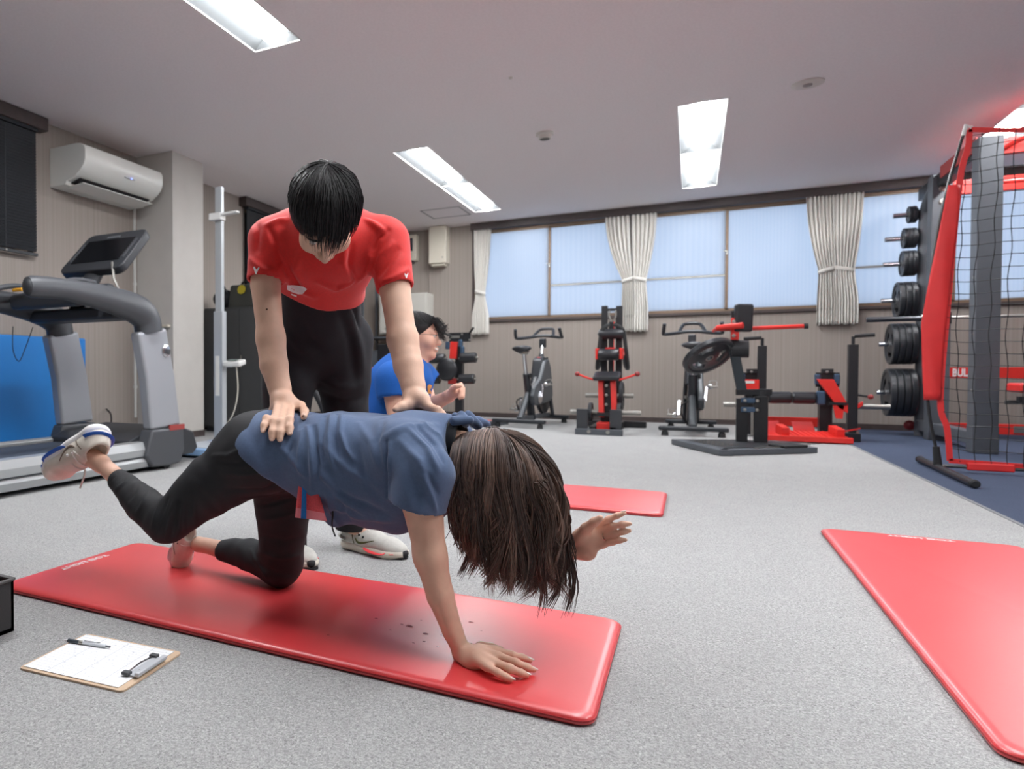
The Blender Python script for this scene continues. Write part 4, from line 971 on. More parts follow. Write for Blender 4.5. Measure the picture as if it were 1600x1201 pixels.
for s, px in ((-1, 902), (1, 996)):
    h = at_y(px, 584, sy_); MB().tube(smooth_path([(-.79 + s * .12, sy_, .56), (-.79 + s * .2, sy_, .585), (h.x, sy_, h.z)], 4), .011, 8).build('side_handle', M_RED, t)
    MB().ball((h.x, sy_, h.z), .026, 12, 8).build('handle_ball', mat('dark_red_knob', (140, 44, 44), .5), t)
for z, w, y in ((.385, .235, 8.05), (.225, .33, 7.65)):
    for s in (-1, 1):
        pe = MB().cyl((-.79 + s * .08, y, z), (-.79 + s * w * 1.03, y, z), .025, n=14).build('plate_peg', M_STEEL, t)
# base
MB().box((-.83, 7.47, .03), (.45, .07, .06)).build('front_foot', M_GREY, t, bevel=.004)
for s in (-1, 1): MB().lathe([(.001, 0), (.018, 0), (.018, .012), (.001, .014)], (-.83 + s * .09, 7.434, .035), (0, -1, 0), 12).build('foot_bolt', M_STEEL, t)
for s in (-1, 1): MB().box((-.835 + s * .16, 7.53, .15), (.11, .06, .22)).build('front_plate', mat('plate_grey_dark', (52, 54, 58), .5), t, bevel=.004)
MB().box((-.8, 7.72, .075), (.13, .3, .09)).build('red_foot_block', M_RED, t, bevel=.006)
MB().box((-.81, 7.66, .2), (.3, .04, .04)).build('black_cross_piece', M_BLACK, t, bevel=.003)
for x in (-.9, -.7): MB().beam((x, 7.5, .05), (x, 8.6, .05), .06, .06).build('base_rail', M_BLACK, t)
MB().box((-.79, 8.62, .04), (.68, .08, .07)).build('rear_foot', M_BLACK, t, bevel=.004)
for k, (x, y, z, D, lab) in enumerate(((-.665, 8.05, .385, .3, 'black weight plate on the upper right peg of the tower machine'), (-.655, 7.65, .225, .2, 'small black weight plate on the lower right peg of the tower machine'), (-.93, 7.65, .225, .2, 'small black weight plate on the lower left peg of the tower machine'))):
    weight_plate(lab, (x, y, z), D, .035, holes=False)

# ================================================================== TILTED SQUAT MACHINE
t = thing('squat_machine', 'black squat machine with red handle tubes and a tilted weight plate', 'exercise machine', (.4, 6.7, 0))
MB().beam((-.11, 6.85, .026), (.24, 6.09, .026), .1, .044).build('base_beam', M_GREY, t, bevel=.004)
MB().beam((.2, 6.12, .026), (.86, 6.68, .026), .08, .044).build('base_beam', M_GREY, t, bevel=.004)
MB().prism([(-.1, 6.92), (.2, 6.3), (.5, 6.5), (.86, 6.75), (.8, 7.15), (.35, 7.15)], (0, 0, .036), (1, 0, 0), (0, 1, 0), (0, 0, .012)).build('deck_plate', mat('deck_steel', (70, 72, 76), .4, .6), t)
trd = MB(); rr = random.Random(2)
for (xa, ya, xb, yb, nn) in ((.0, 6.78, .26, 6.42, 8), (.5, 6.62, .86, 6.9, 12)):
    for i in range(nn):
        for j in range(4):
            f = i / nn; trd.box((xa + (xb - xa) * f + j * .035, ya + (yb - ya) * f + j * .05, .044), (.028, .009, .005), (0, 0, (.7 if (i + j) % 2 else -.7)))
trd.build('tread_ribs', M_STEEL, t, kind='stuff')
MB().box((.55, 6.42, .05), (.3, .012, .012), (0, 0, .7)).build('silver_trim', M_STEEL, t)
MB().box((.68, 6.58, .058), (.22, .16, .02), (0, 0, .7)).build('rubber_pad', M_BLACKMATTE, t, bevel=.005)
MB().span((.345, 6.95, .04), (.43, 7.07, .415)).build('pivot_box', M_BLACK, t, bevel=.004)
MB().span((.475, 6.93, .04), (.575, 7.06, .44)).build('pivot_box', M_BLACK, t, bevel=.004)
MB().cyl((.525, 6.995, .43), (.525, 6.995, .485), .062, n=20).build('rubber_bumper', M_RUBBERBLACK, t)
for z in (.4, .32):
    b = MB().box((.45, 6.96, z), (.15, .06, .045)).build('pillow_bearing', M_BLUEBRG, t, bevel=.008)
    for s in (-1, 1): MB().lathe([(.001, 0), (.013, 0), (.013, .012), (.001, .014)], (.45 + s * .045, 6.93, z), (0, -1, 0), 8).build('bearing_bolt', M_STEEL, b)
MB().tube([(.46, 6.94, .3), (.46, 6.92, .1)], .012, 8).build('damper_rod', M_STEEL, t)
MB().beam((.34, 6.95, .47), (.6, 6.98, .475), .07, .05).build('lever_arm', M_BLACK, t, bevel=.004)
MB().beam((.385, 6.96, .47), (.31, 6.97, .9), .065, .075, up=(1, 0, 0)).build('main_post', mat('post_dark', (38, 48, 54), .35), t, bevel=.006)
MB().beam((.325, 6.97, .85), (.325, 6.97, 1.18), .06, .06, up=(1, 0, 0)).build('upper_post', M_BLACK, t, bevel=.004)
MB().cyl((.3, 6.97, .845), (.43, 6.97, .845), .075, n=24).build('pivot_disc', M_RUBBERBLACK, t)
MB().box((.385, 6.93, 1.112), (.14, .07, .24), (0, .03, .25)).build('chest_pad', M_VINYL, t, bevel=.02, seg=3)
MB().box((.325, 6.93, 1.02), (.06, .05, .19)).build('red_clamp', M_RED, t, bevel=.006)
for z in (1.08, .96): MB().lathe([(.001, 0), (.016, 0), (.014, .012), (.001, .013)], (.315, 6.9, z), (0, -1, 0), 10).build('clamp_bolt', M_STEEL, t)
MB().tube([(.17, 7.3, 1.025), (.2, 6.9, 1.03), (.38, 6.84, 1.045)], [.012, .026, .026], 12).build('near_handle', M_RED, t)
hb = MB().tube(smooth_path([(.2, 7.0, 1.025), (.45, 7.02, 1.025), (.84, 7.05, 1.035)], 5), .018, 12).build('far_handle', M_RED, t)
MB().cyl((.83, 7.05, 1.035), (.86, 7.05, 1.036), .024, n=14).build('handle_end_cap', M_BLACKMATTE, hb)
MB().cyl((.11, 6.98, .8), (.3, 6.97, .86), .024, n=14).build('plate_peg', M_STEEL, t)
weight_plate('big black plate with grip holes hanging tilted on the squat machine', (.125, 6.9, .785), .43, .05, n=(.45, -.5, -.74))

# ================================================================== RED PLATFORM HIP MACHINE
t = thing('hip_thrust_machine', 'red platform hip machine with two black rollers and tall handle posts', 'exercise machine', (.95, 7.9, 0))
hy = 7.95
for px, tp, bt in ((1191, 540, 690), (1333, 538, 692)):
    a = at_y(px, tp, hy if px > 1250 else hy + .05); y = a.y
    MB().beam((a.x, y, .02), (a.x, y, a.z), .075, .075, up=(1, 0, 0)).build('handle_post', M_BLACK, t, bevel=.004)
    s = -1 if px < 1250 else 1
    MB().tube(smooth_path([(a.x, y, a.z - .02), (a.x, y, a.z + .05), (a.x + s * .0, y, a.z + .075)], 4), .014, 8).build('handle_stem', M_BLACK, t)
    MB().cyl((a.x + s * .01, y, a.z + .078), (a.x + s * .155, y - .03, a.z + (.07 if s < 0 else .085)), .0175, n=12).build('grip', M_BLACKMATTE, t)
for xc, wtw in ((.52, .1), (1.13, .13)):
    MB().beam((xc, hy + .15, .02), (xc, hy + .15, .58), wtw, .1, up=(1, 0, 0)).build('tower', M_BLACK, t, bevel=.004)
    MB().span((xc - .085, hy + .08, .5), (xc + .1, hy + .1, .64)).build('top_plate', M_BLACK, t, bevel=.003)
    MB().span((xc - .04, hy + .06, .63), (xc + .05, hy + .12, .675)).build('stop_block', M_BLACKMATTE, t, bevel=.003)
    MB().lathe([(.001, 0), (.012, 0), (.012, .012), (.001, .013)], (xc, hy + .06, .648), (0, -1, 0), 8).build('stop_bolt', M_STEEL, t)
    for s in (-1, 1):
        b = MB().box((xc + s * .075 - .0, hy + .06, .575), (.045, .05, .1)).build('bearing', M_BLUEBRG, t, bevel=.01)
MB().prism([(-.07, .0), (.06, 0), (.17, -.24), (.2, -.26), (.28, -.2), (.28, -.24), (.18, -.32), (.1, -.27)], (1.11, hy, .575), (1, 0, 0), (0, 0, 1), (0, .07, 0)).build('red_swing_arm', M_RED, t, bevel=.004)
MB().box((.5, hy, .52), (.16, .06, .1)).build('red_swing_arm', M_RED, t, bevel=.004)
MB().box((.5, hy - .032, .545), (.08, .006, .025)).build('white_sticker', M_WHITE, t)
MB().box((1.2, hy - .02, .35), (.14, .05, .025)).build('arm_bracket', M_BLACK, t)
MB().prism([(-.04, .06), (.05, .06), (.04, -.09), (-.01, -.09)], (1.2, hy - .02, .3), (1, 0, 0), (0, 0, 1), (0, .03, 0)).build('red_tab', M_RED, t)
roller(t, (.66, hy, .395), (.845, hy, .397), .058); roller(t, (.852, hy, .397), (1.035, hy, .397), .058)
MB().box((1.075, hy + .0, .4), (.07, .07, .13)).build('bearing', M_BLUEBRG, t, bevel=.015)
MB().cyl((.03 + .26, hy + .25, .31), (.56, hy + .25, .31), .026, n=14).build('plate_peg', M_STEEL, t)
MB().cyl((1.3, hy + .15, .32), (1.62, hy + .15, .32), .026, n=14).build('plate_peg', M_STEEL, t)
MB().cyl((1.31, hy, .44), (1.42, hy - .05, .42), .01, n=8).build('lever', M_BLACKMATTE, t)
MB().ball((1.44, hy - .055, .417), .024, 10, 8).build('lever_knob', mat('dark_red_knob'), t)
# red floor frame
MB().span((.58, hy - .42, .012), (1.26, hy - .36, .06)).build('front_rail', M_RED, t, bevel=.004)
MB().span((.62, hy + .33, .1), (1.12, hy + .36, .19)).build('rear_rail', M_RED, t, bevel=.004)
pl = MB().box((.98, hy - .22, .06), (.48, .3, .02), (.12, 0, 0)).build('foot_plate', M_RED, t, bevel=.003)
r = MB()
for k in range(11): r.box((.77 + k * .042, hy - .22, .074), (.008, .28, .006), (.12, 0, .18))
r.build('plate_ribs', M_RED, pl, kind='stuff')
MB().prism([(-.09, 0), (.08, 0), (.07, .2), (-.1, .2)], (.96, hy - .02, .06), (1, 0, 0), (0, .85, .5), (0, .012, 0)).build('back_plate', M_RED, t)
MB().prism([(-.14, 0), (.09, -.05), (.09, .22), (-.1, .2)], (.67, hy - .02, .05), (1, 0, 0), (0, .85, .5), (0, .012, 0)).build('side_plate', M_RED, t)
for x in (.75, 1.16): MB().box((x, hy - .26, .1), (.06, .22, .085), (.1, 0, .15)).build('end_bracket', M_RED, t, bevel=.003)
MB().beam((1.22, hy - .38, .03), (1.22, hy + .35, .03), .05, .05).build('side_rail', M_RED, t)
MB().beam((.6, hy - .38, .03), (.6, hy + .35, .03), .05, .05).build('side_rail', M_RED, t)
MB().box((1.31, hy - .0, .04), (.12, .16, .08)).build('post_foot', M_BLACK, t, bevel=.004)
for s in (-1, 1): MB().cyl((1.31 + s * .04, hy - .05, .08), (1.31 + s * .04, hy - .05, .1), .012, n=8).build('foot_bolt', M_STEEL, t)
MB().beam((1.13, hy - .3, .09), (1.33, hy - .28, .14), .01, .01).build('red_pin', M_RED, t)

# ================================================================== LEG ROLLER MACHINE behind the seated person
t = thing('leg_machine', 'black and red leg machine with foam rollers behind the person in blue', 'exercise machine', (-2.45, 8.0, 0))
gy = 8.0
MB().beam((-2.45, gy, .03), (-2.45, gy, .95), .09, .09, up=(1, 0, 0)).build('post', M_BLACK, t, bevel=.005)
MB().span((-2.56, gy - .07, 1.0), (-2.3, gy - .05, 1.11)).build('top_plate', M_BLACK, t, bevel=.004)
MB().span((-2.54, gy - .076, 1.045), (-2.43, gy - .07, 1.075)).build('label_plate', M_STEEL, t)
for x, z in ((-2.55, 1.03), (-2.31, 1.02), (-2.4, 1.09)): MB().lathe([(.001, 0), (.011, 0), (.011, .01), (.001, .011)], (x + .0, gy - .07, z), (0, -1, 0), 8).build('bolt', M_STEEL, t)
MB().tube([(-2.5, gy - .05, 1.06), (-2.68, gy - .15, 1.13)], .013, 8).build('handle', M_BLACKMATTE, t)
MB().tube([(-2.33, gy - .05, 1.08), (-2.25, gy - .12, 1.16)], .013, 8).build('handle', M_BLACKMATTE, t)
MB().beam((-2.5, gy - .05, 1.0), (-2.51, gy - .06, .8), .085, .05, up=(0, 1, 0)).build('red_arm', M_RED, t, bevel=.004)
for x, z in ((-2.58, .96), (-2.42, .98), (-2.4, .9)): MB().box((x, gy - .06, z), (.05, .05, .09)).build('bearing', M_BLUEBRG, t, bevel=.012)
roller(t, (-2.41, gy - .1, .805), (-2.22, gy - .1, .812), .062); roller(t, (-2.42, gy - .1, .555), (-2.24, gy - .1, .56), .06)
roller(t, (-2.8, gy - .1, .8), (-2.6, gy - .1, .805), .058); roller(t, (-2.8, gy - .1, .55), (-2.66, gy - .1, .555), .058)
MB().ball((-2.56, gy - .16, .67), .13, 22, 12, (1, .35, 1.05)).build('knee_pad', M_VINYL, t)
MB().box((-2.5, gy - .12, .53), (.1, .06, .07)).build('red_joint', mat('dark_red_joint', (150, 36, 32), .5), t, bevel=.01)
MB().cyl((-2.6, gy - .1, .555), (-2.4, gy - .1, .555), .014, n=8).build('cross_axle', M_STEEL, t)
MB().span((-2.75, gy - .1, .02), (-2.1, gy + .35, .05)).build('red_floor_plate', M_RED, t, bevel=.004)
MB().beam((-2.25, gy - .45, .03), (-2.0, gy + .4, .03), .1, .05).build('side_foot', M_GREY, t, bevel=.004)
for k in range(3): MB().lathe([(.001, 0), (.018, 0), (.001, .01)], (-2.2 + k * .07, gy - .25 + k * .24, .056), n=10).build('foot_bolt', M_STEEL, t)
# ================================================================== LOW RED SEATED MACHINE (between the man's legs and behind the person in blue)
t = thing('seated_machine', 'low grey and red machine half hidden behind the back of the person in blue', 'exercise machine', (-3.0, 6.9, 0))
MB().beam((-3.0, 6.9, .03), (-3.0, 6.9, .85), .06, .06, up=(1, 0, 0)).build('post', M_GREY, t, bevel=.005)
a = at_y(590, 582, 6.8); MB().box(a, (.16, .14, .12)).build('red_pad', mat('red_vinyl'), t, bevel=.03, seg=3)
a = at_y(578, 603, 6.8); MB().box(a, (.12, .14, .07)).build('red_pad', mat('red_vinyl'), t, bevel=.02, seg=3)
MB().beam(at_y(560, 592, 6.85), at_y(600, 592, 6.85), .05, .05).build('cross_bar', M_GREY, t, bevel=.004)
MB().beam((-3.3, 6.9, .03), (-2.7, 6.9, .03), .07, .06).build('foot', M_GREY, t, bevel=.004)
a, b = at_y(600, 545, 6.9), at_y(600, 575, 6.9)
MB().span((a.x - .06, 6.85, b.z), (a.x + .16, 6.95, a.z + .05)).build('side_shield', M_BLACK, t, bevel=.01)
# black looped tube frame
t = thing('step_frame', 'black looped tube frame seen between the legs of the man in red', 'frame', (-2.2, 4.4, 0))
P = [at_y(494, 588, 4.4), at_y(489, 594, 4.4), at_y(489, 606, 4.4), at_y(498, 622, 4.4), at_y(506, 640, 4.4), at_y(512, 668, 4.4)]
Q = [at_y(494, 588, 4.4), at_y(502, 592, 4.42), at_y(508, 604, 4.45), at_y(513, 622, 4.48), at_y(522, 645, 4.5), at_y(530, 668, 4.5)]
g = Vector((0, 0, 0))
MB().tube(smooth_path(P, 5) + [Vector((P[-1].x + .02, 4.4, .03))], .028, 10).build('loop_tube', M_BLACK, t)
MB().tube(smooth_path(Q, 5) + [Vector((Q[-1].x + .02, 4.5, .03))], .02, 10).build('loop_tube', M_CHAR, t)
MB().beam((P[-1].x - .25, 4.4, .03), (P[-1].x + .25, 4.45, .03), .06, .05).build('foot', M_BLACK, t, bevel=.008)
# ================================================================== BODY BUILDER: smooth unions of tapered limbs, meshed with sparse surface nets
def A3(p): return np.array(tuple(p), dtype=np.float64)
class Body:
    def __init__(s): s.p = []
    def cone(s, a, b, ra, rb=None, k=.02, flat=None, neg=False):
        a, b = A3(a), A3(b); rb = ra if rb is None else rb; R = max(ra, rb)
        n, f = (None, 1.0) if flat is None else (A3(Vector(flat[0]).normalized()), flat[1])
        R2 = R * max(1.0, f)
        s.p.append(('c', (a, b, ra, rb, n, f), k, neg, np.minimum(a, b) - R2, np.maximum(a, b) + R2)); return s
    def chain(s, pts, rad, k=.02, flat=None):
        """a limb: tapered segments joined without bulging at the joints"""
        n, f = (None, 1.0) if flat is None else (A3(Vector(flat[0]).normalized()), flat[1])
        Q = [A3(p) for p in pts]; R2 = max(rad) * max(1.0, f)
        segs = [(Q[i], Q[i + 1], rad[i], rad[i + 1], n, f) for i in range(len(Q) - 1)]
        s.p.append(('h', segs, k, False, np.min(Q, 0) - R2, np.max(Q, 0) + R2)); return s
    def ell(s, c, r, axes=None, k=.02, neg=False):
        c = A3(c); M = np.eye(3) if axes is None else np.array([tuple(Vector(x).normalized()) for x in axes])
        R = max(r); s.p.append(('e', (c, np.array(r, float), M), k, neg, c - R, c + R)); return s
    def cut(s, a, b, R, k=.003):
        """cut away a flat ended cylinder"""
        a, b = A3(a), A3(b); s.p.append(('y', (a, b, R), k, True, np.minimum(a, b) - R, np.maximum(a, b) + R)); return s
    def sub(s, body, k=.02):
        q = [p for p in body.p if not p[3]]
        s.p.append(('b', body, k, False, np.min([p[4] for p in q], 0), np.max([p[5] for p in q], 0))); return s
    def plane(s, p0, n, k=.004):
        """keep the side the normal points to"""
        n = A3(Vector(n).normalized()); s.p.append(('p', (A3(p0), n), k, True, np.full(3, -99.), np.full(3, 99.))); return s
    @staticmethod
    def _prim(kind, q, P):
        if kind == 'h':
            d = Body._prim('c', q[0], P)
            for g in q[1:]:
                e = Body._prim('c', g, P); h = np.maximum(.006 - np.abs(d - e), 0) / .006; d = np.minimum(d, e) - h * h * .006 * .25
            return d
        if kind == 'c':
            a, b, ra, rb, n, f = q; ab = b - a; L = max((ab * ab).sum(), 1e-12)
            t = np.clip(((P - a) @ ab) / L, 0, 1); w = P - a - t[..., None] * ab; r = ra + (rb - ra) * t
            if n is None: return np.sqrt((w * w).sum(-1)) - r
            wn = w @ n; d2 = (w * w).sum(-1) - wn * wn + (wn / f) ** 2
            return (np.sqrt(np.maximum(d2, 0)) - r) * min(1.0, f)
        if kind == 'y':
            a, b, R = q; ab = b - a; L = np.sqrt((ab * ab).sum()); ab = ab / L; w = P - a; t = w @ ab
            return np.maximum(np.sqrt(np.maximum((w * w).sum(-1) - t * t, 0)) - R, np.abs(t - L / 2) - L / 2)
        if kind == 'e':
            c, r, M = q; x = (P - c) @ M.T; k0 = np.sqrt(((x / r) ** 2).sum(-1)); k1 = np.sqrt(((x / r ** 2) ** 2).sum(-1))
            return np.where(k1 > 1e-9, k0 * (k0 - 1) / np.maximum(k1, 1e-9), -min(r))
        p0, n = q; return -((P - p0) @ n)     # positive on the side to cut away (used as a cutter)
    def eval(s, P, ctr, half):
        """P (nb, m, 3), block centres ctr (nb, 3), half extent of a block"""
        D = np.full(P.shape[:2], 1.0)
        for kind, q, k, neg, lo, hi in s.p:
            pad = half + .03 + k
            sel = np.where(((ctr > lo - pad) & (ctr < hi + pad)).all(1))[0]
            if len(sel) == 0: continue
            d = q.eval(P[sel], ctr[sel], half) if kind == 'b' else s._prim(kind, q, P[sel]); o = D[sel]
            if kind == 'p':
                h = np.maximum(k - np.abs(o - d), 0) / k; D[sel] = np.maximum(o, d) + h * h * k * .25
            elif neg:
                h = np.maximum(k - np.abs(o + d), 0) / k; D[sel] = np.maximum(o, -d) + h * h * k * .25
            else:
                h = np.maximum(k - np.abs(o - d), 0) / k; D[sel] = np.minimum(o, d) - h * h * k * .25
        return D
    def mesh(s, h):
        B = 8; lo = np.min([p[4] for p in s.p if p[0] != 'p'], 0) - .03; hi = np.max([p[5] for p in s.p if p[0] != 'p'], 0) + .03
        nb = np.ceil((hi - lo) / (B * h)).astype(int)
        bi = np.stack(np.meshgrid(*[np.arange(n) for n in nb], indexing='ij'), -1).reshape(-1, 3)
        ctr = lo + (bi + .5) * B * h; half = B * h / 2
        d = np.concatenate([s.eval(c[:, None, :], c, 0.02 + half)[:, 0] for c in np.array_split(ctr, max(1, len(ctr) // 20000))])
        bi = bi[np.abs(d) < half * 1.75 + .012]
        g = np.stack(np.meshgrid(*[np.arange(B + 1)] * 3, indexing='ij'), -1).reshape(-1, 3)
        N = nb * B + 2; key = lambda c: (c[..., 0] * N[1] + c[..., 1]) * N[2] + c[..., 2]
        VK, VP, Q = [], [], []
        for ch in np.array_split(bi, max(1, len(bi) // 400)):
            if len(ch) == 0: continue
            idx = ch[:, None, :] * B + g[None]; P = lo + idx * h
            D = s.eval(P, lo + (ch + .5) * B * h, half).reshape(-1, B + 1, B + 1, B + 1)
            S = D < 0; base = ch * B
            corner = [(i, j, k) for i in (0, 1) for j in (0, 1) for k in (0, 1)]
            cs = sum(S[:, i:i + B, j:j + B, k:k + B].astype(int) for i, j, k in corner)
            act = np.argwhere((cs > 0) & (cs < 8))
            if len(act):
                dv = {c: D[act[:, 0], act[:, 1] + c[0], act[:, 2] + c[1], act[:, 3] + c[2]] for c in corner}
                acc = np.zeros((len(act), 3)); cnt = np.zeros(len(act))
                for ax in range(3):
                    for c in corner:
                        if c[ax]: continue
                        e = list(c); e[ax] = 1; e = tuple(e); a, b = dv[c], dv[e]; m = (a < 0) != (b < 0)
                        t = np.where(m, a / np.where(m, a - b, 1), 0); pt = np.array(c, float)[None].repeat(len(act), 0); pt[:, ax] = t
                        acc += pt * m[:, None]; cnt += m
                cell = base[act[:, 0]] + act[:, 1:]
                VK.append(key(cell)); VP.append(lo + (cell + acc / cnt[:, None]) * h)
            for ax in range(3):
                sl0 = [slice(0, B)] * 3; sl1 = [slice(0, B)] * 3; sl1[ax] = slice(1, B + 1)
                a, b = S[(slice(None), *sl0)], S[(slice(None), *sl1)]
                w = np.argwhere(a != b)
                if len(w) == 0: continue
                nd = base[w[:, 0]] + w[:, 1:]; ins = a[w[:, 0], w[:, 1], w[:, 2], w[:, 3]]
                u_, v_ = (ax + 1) % 3, (ax + 2) % 3; eu = np.zeros(3, int); ev = np.zeros(3, int); eu[u_] = 1; ev[v_] = 1
                q = np.stack([key(nd - eu - ev), key(nd - ev), key(nd), key(nd - eu)], 1)
                q[~ins] = q[~ins][:, ::-1]; Q.append(q)
        VK = np.concatenate(VK); VP = np.concatenate(VP); VK, first = np.unique(VK, return_index=True); VP = VP[first]
        Q = np.concatenate(Q); ix = np.searchsorted(VK, Q); ix = np.minimum(ix, len(VK) - 1); ok = (VK[ix] == Q).all(1)
        return VP, ix[ok]
def relax(V, F, it=2, lam=.5):
    E = np.concatenate([F[:, [0, 1]], F[:, [1, 2]], F[:, [2, 3]], F[:, [3, 0]]]); n = len(V)
    deg = np.bincount(E[:, 0], minlength=n) + np.bincount(E[:, 1], minlength=n)
    for _ in range(it):
        acc = np.stack([np.bincount(E[:, 0], V[E[:, 1], k], n) + np.bincount(E[:, 1], V[E[:, 0], k], n) for k in range(3)], 1)
        V = V + lam * (acc / np.maximum(deg, 1)[:, None] - V)
    return V
def normals(V, F):
    fn = np.cross(V[F[:, 2]] - V[F[:, 0]], V[F[:, 3]] - V[F[:, 1]]); N = np.zeros_like(V)
    for k in range(4):
        for c in range(3): N[:, c] += np.bincount(F[:, k], fn[:, c], len(V))
    return N / np.maximum(np.linalg.norm(N, axis=1), 1e-12)[:, None]
def folds(V, N, lst):
    """each fold: polyline points, width, height (negative = crease)"""
    D = np.zeros(len(V))
    for pts, w, a in lst:
        P = [A3(p) for p in pts]; best = np.full(len(V), 9.0); tt = np.zeros(len(V))
        for i in range(len(P) - 1):
            ab = P[i + 1] - P[i]; t = np.clip(((V - P[i]) @ ab) / max((ab * ab).sum(), 1e-12), 0, 1)
            d = np.linalg.norm(V - P[i] - t[:, None] * ab, axis=1); m = d < best; best = np.where(m, d, best); tt = np.where(m, (i + t) / (len(P) - 1), tt)
        D += a * np.exp(-(best / w) ** 2) * np.sin(np.pi * np.clip(tt * .8 + .1, 0, 1)) ** .7
    return V + N * (FOLD_GAIN * D)[:, None]
FOLD_GAIN = 1.0
def folds_px(V, F, lst, gain=1.0):
    """folds given by where they show: each polyline is dropped onto the garment itself"""
    from mathutils.bvhtree import BVHTree
    bv = BVHTree.FromPolygons([tuple(v) for v in V], [tuple(int(i) for i in f) for f in F]); N = normals(V, F); o = Vector((0, 0, CAM_H)); out = []
    for pts, w, a in lst:
        P = []
        for i in range(len(pts) - 1):
            for k in range(4):
                f = k / 4; P.append((pts[i][0] + (pts[i + 1][0] - pts[i][0]) * f, pts[i][1] + (pts[i + 1][1] - pts[i][1]) * f))
        P.append(pts[-1]); Q = []
        for q in P:
            h = bv.ray_cast(o, _ray(*q).normalized())[0]
            if h is not None and (not Q or (h - Q[-1]).length < .08): Q.append(h)
        if len(Q) > 1: out.append((Q, w, a * gain))
    return folds(V, N, out)
def ripple(V, N, amp, freqs, mask=None):
    D = np.zeros(len(V))
    for (kx, ky, kz), ph, a in freqs: D += a * np.sin(V @ np.array([kx, ky, kz]) + ph + 1.3 * np.sin(V @ np.array([kz, kx, ky]) * .37 + ph))
    if mask is not None: D *= mask
    return V + N * (amp * D)[:, None]
def sdf_obj(name, V, F, m, parent):
    off = A3(world_loc(parent)); me = bpy.data.meshes.new(name)
    me.vertices.add(len(V)); me.vertices.foreach_set('co', (V - off).astype(np.float32).ravel())
    me.loops.add(len(F) * 4); me.loops.foreach_set('vertex_index', F.astype(np.int32).ravel())
    me.polygons.add(len(F)); me.polygons.foreach_set('loop_start', np.arange(0, len(F) * 4, 4, dtype=np.int32)); me.polygons.foreach_set('loop_total', np.full(len(F), 4, np.int32))
    me.polygons.foreach_set('use_smooth', np.ones(len(F), bool)); me.update(calc_edges=True); me.validate()
    o = bpy.data.objects.new(name, me); COL.objects.link(o); me.materials.append(m); o.parent = parent
    return o
from mathutils.bvhtree import BVHTree
def world_bvh(objs):
    vs = []; fs = []
    for o in objs:
        off = world_loc(o); b = len(vs); vs += [v.co + off for v in o.data.vertices]; fs += [tuple(i + b for i in p.vertices) for p in o.data.polygons]
    return BVHTree.FromPolygons(vs, fs)
def on(bvh, p, r):
    """the point resting on a surface, r above it"""
    q, n, _, _ = bvh.find_nearest(Vector(p)); return q + n * r
def head_prims(B, c, f, u, s=1.0, k=.018, ears=True, mouth_open=0.0):
    c, f, u = Vector(c), Vector(f).normalized(), Vector(u).normalized(); r = f.cross(u).normalized(); u = r.cross(f).normalized()
    g = lambda x, y, z: c + (r * x + f * y + u * z) * s; ax = (r, f, u)
    E = lambda p, rad, k=.02, neg=False: B.ell(g(*p), [q * s for q in rad], ax, k, neg)
    C = lambda a, b, ra, rb, k=.01: B.cone(g(*a), g(*b), ra * s, rb * s, k)
    E((0, -.008, .03), (.076, .096, .088)); E((0, .028, -.035), (.06, .064, .082), .03); E((0, .074, -.094), (.024, .02, .02), .025)
    for q in (-1, 1):
        E((q * .04, .062, -.028), (.026, .026, .026), .025); C((q * .01, .088, .024), (q * .045, .074, .022), .011, .01, .012)
        E((q * .031, .103, .006), (.017, .014, .011), .012, True); E((q * .012, .1, -.034), (.009, .01, .008), .008)
        if ears: E((q * .079, -.004, -.006), (.009, .02, .032), .006)
    C((0, .086, .012), (0, .11, -.03), .009, .0125, .01)
    for q in (-1, 1): C((0, .099, -.0565), (q * .02, .089, -.0585 + mouth_open * .3), .0065, .0045, .006); C((0, .097, -.068 - mouth_open), (q * .019, .088, -.064), .0075, .005, .006)
    return g, r, f, u
def eyes(g, f, s, parent, lid=.0045, skin=None):
    for q in (-1, 1):
        e = MB().ball(g(q * .031, .083, .006), .0122 * s, 14, 10).build('eye', mat('eye_white', (225, 220, 215), .2), parent)
        MB().lathe([(.0002, .0111), (.005, .0115), (.0056, .0108), (.0056, .0100)], g(q * .031, .083, .006), f, 14).build('iris', mat('iris_brown', (40, 26, 20), .15), e) if s > .5 else None
        if skin: MB().ball(g(q * .031, .0832, .006 + lid), .0126 * s, 14, 10).build('eyelid', skin, parent)
        MB().tube(smooth_path([g(q * .014, .096, .032), g(q * .032, .098, .038), g(q * .05, .085, .032)], 4), [.0016, .002, .0026, .003, .003, .0028, .0024, .0018, .001], 6).build('eyebrow', mat('brow_hair', (30, 24, 22), .7), parent)
def finger(B, pts, r0, r1, k=.006):
    n = len(pts); rad = [r0 + (r1 - r0) * i / (n - 1) for i in range(n)]
    B.chain(pts, rad, k)
    for i in range(1, n - 1): B.ell(pts[i], [rad[i] * 1.06] * 3, None, .003)
def skin_mat(name, rgb, rough=.5):
    m = mat(name, rgb, rough, vary=.06, vscale=28, bump=.06, bscale=260, spec=.35); return m
def cloth_mat(name, rgb, rough=.85, vary=.06, weave=900, sheen=.15):
    return mat(name, rgb, rough, vary=vary, vscale=160, bump=.12, bscale=weave, sheen=sheen)
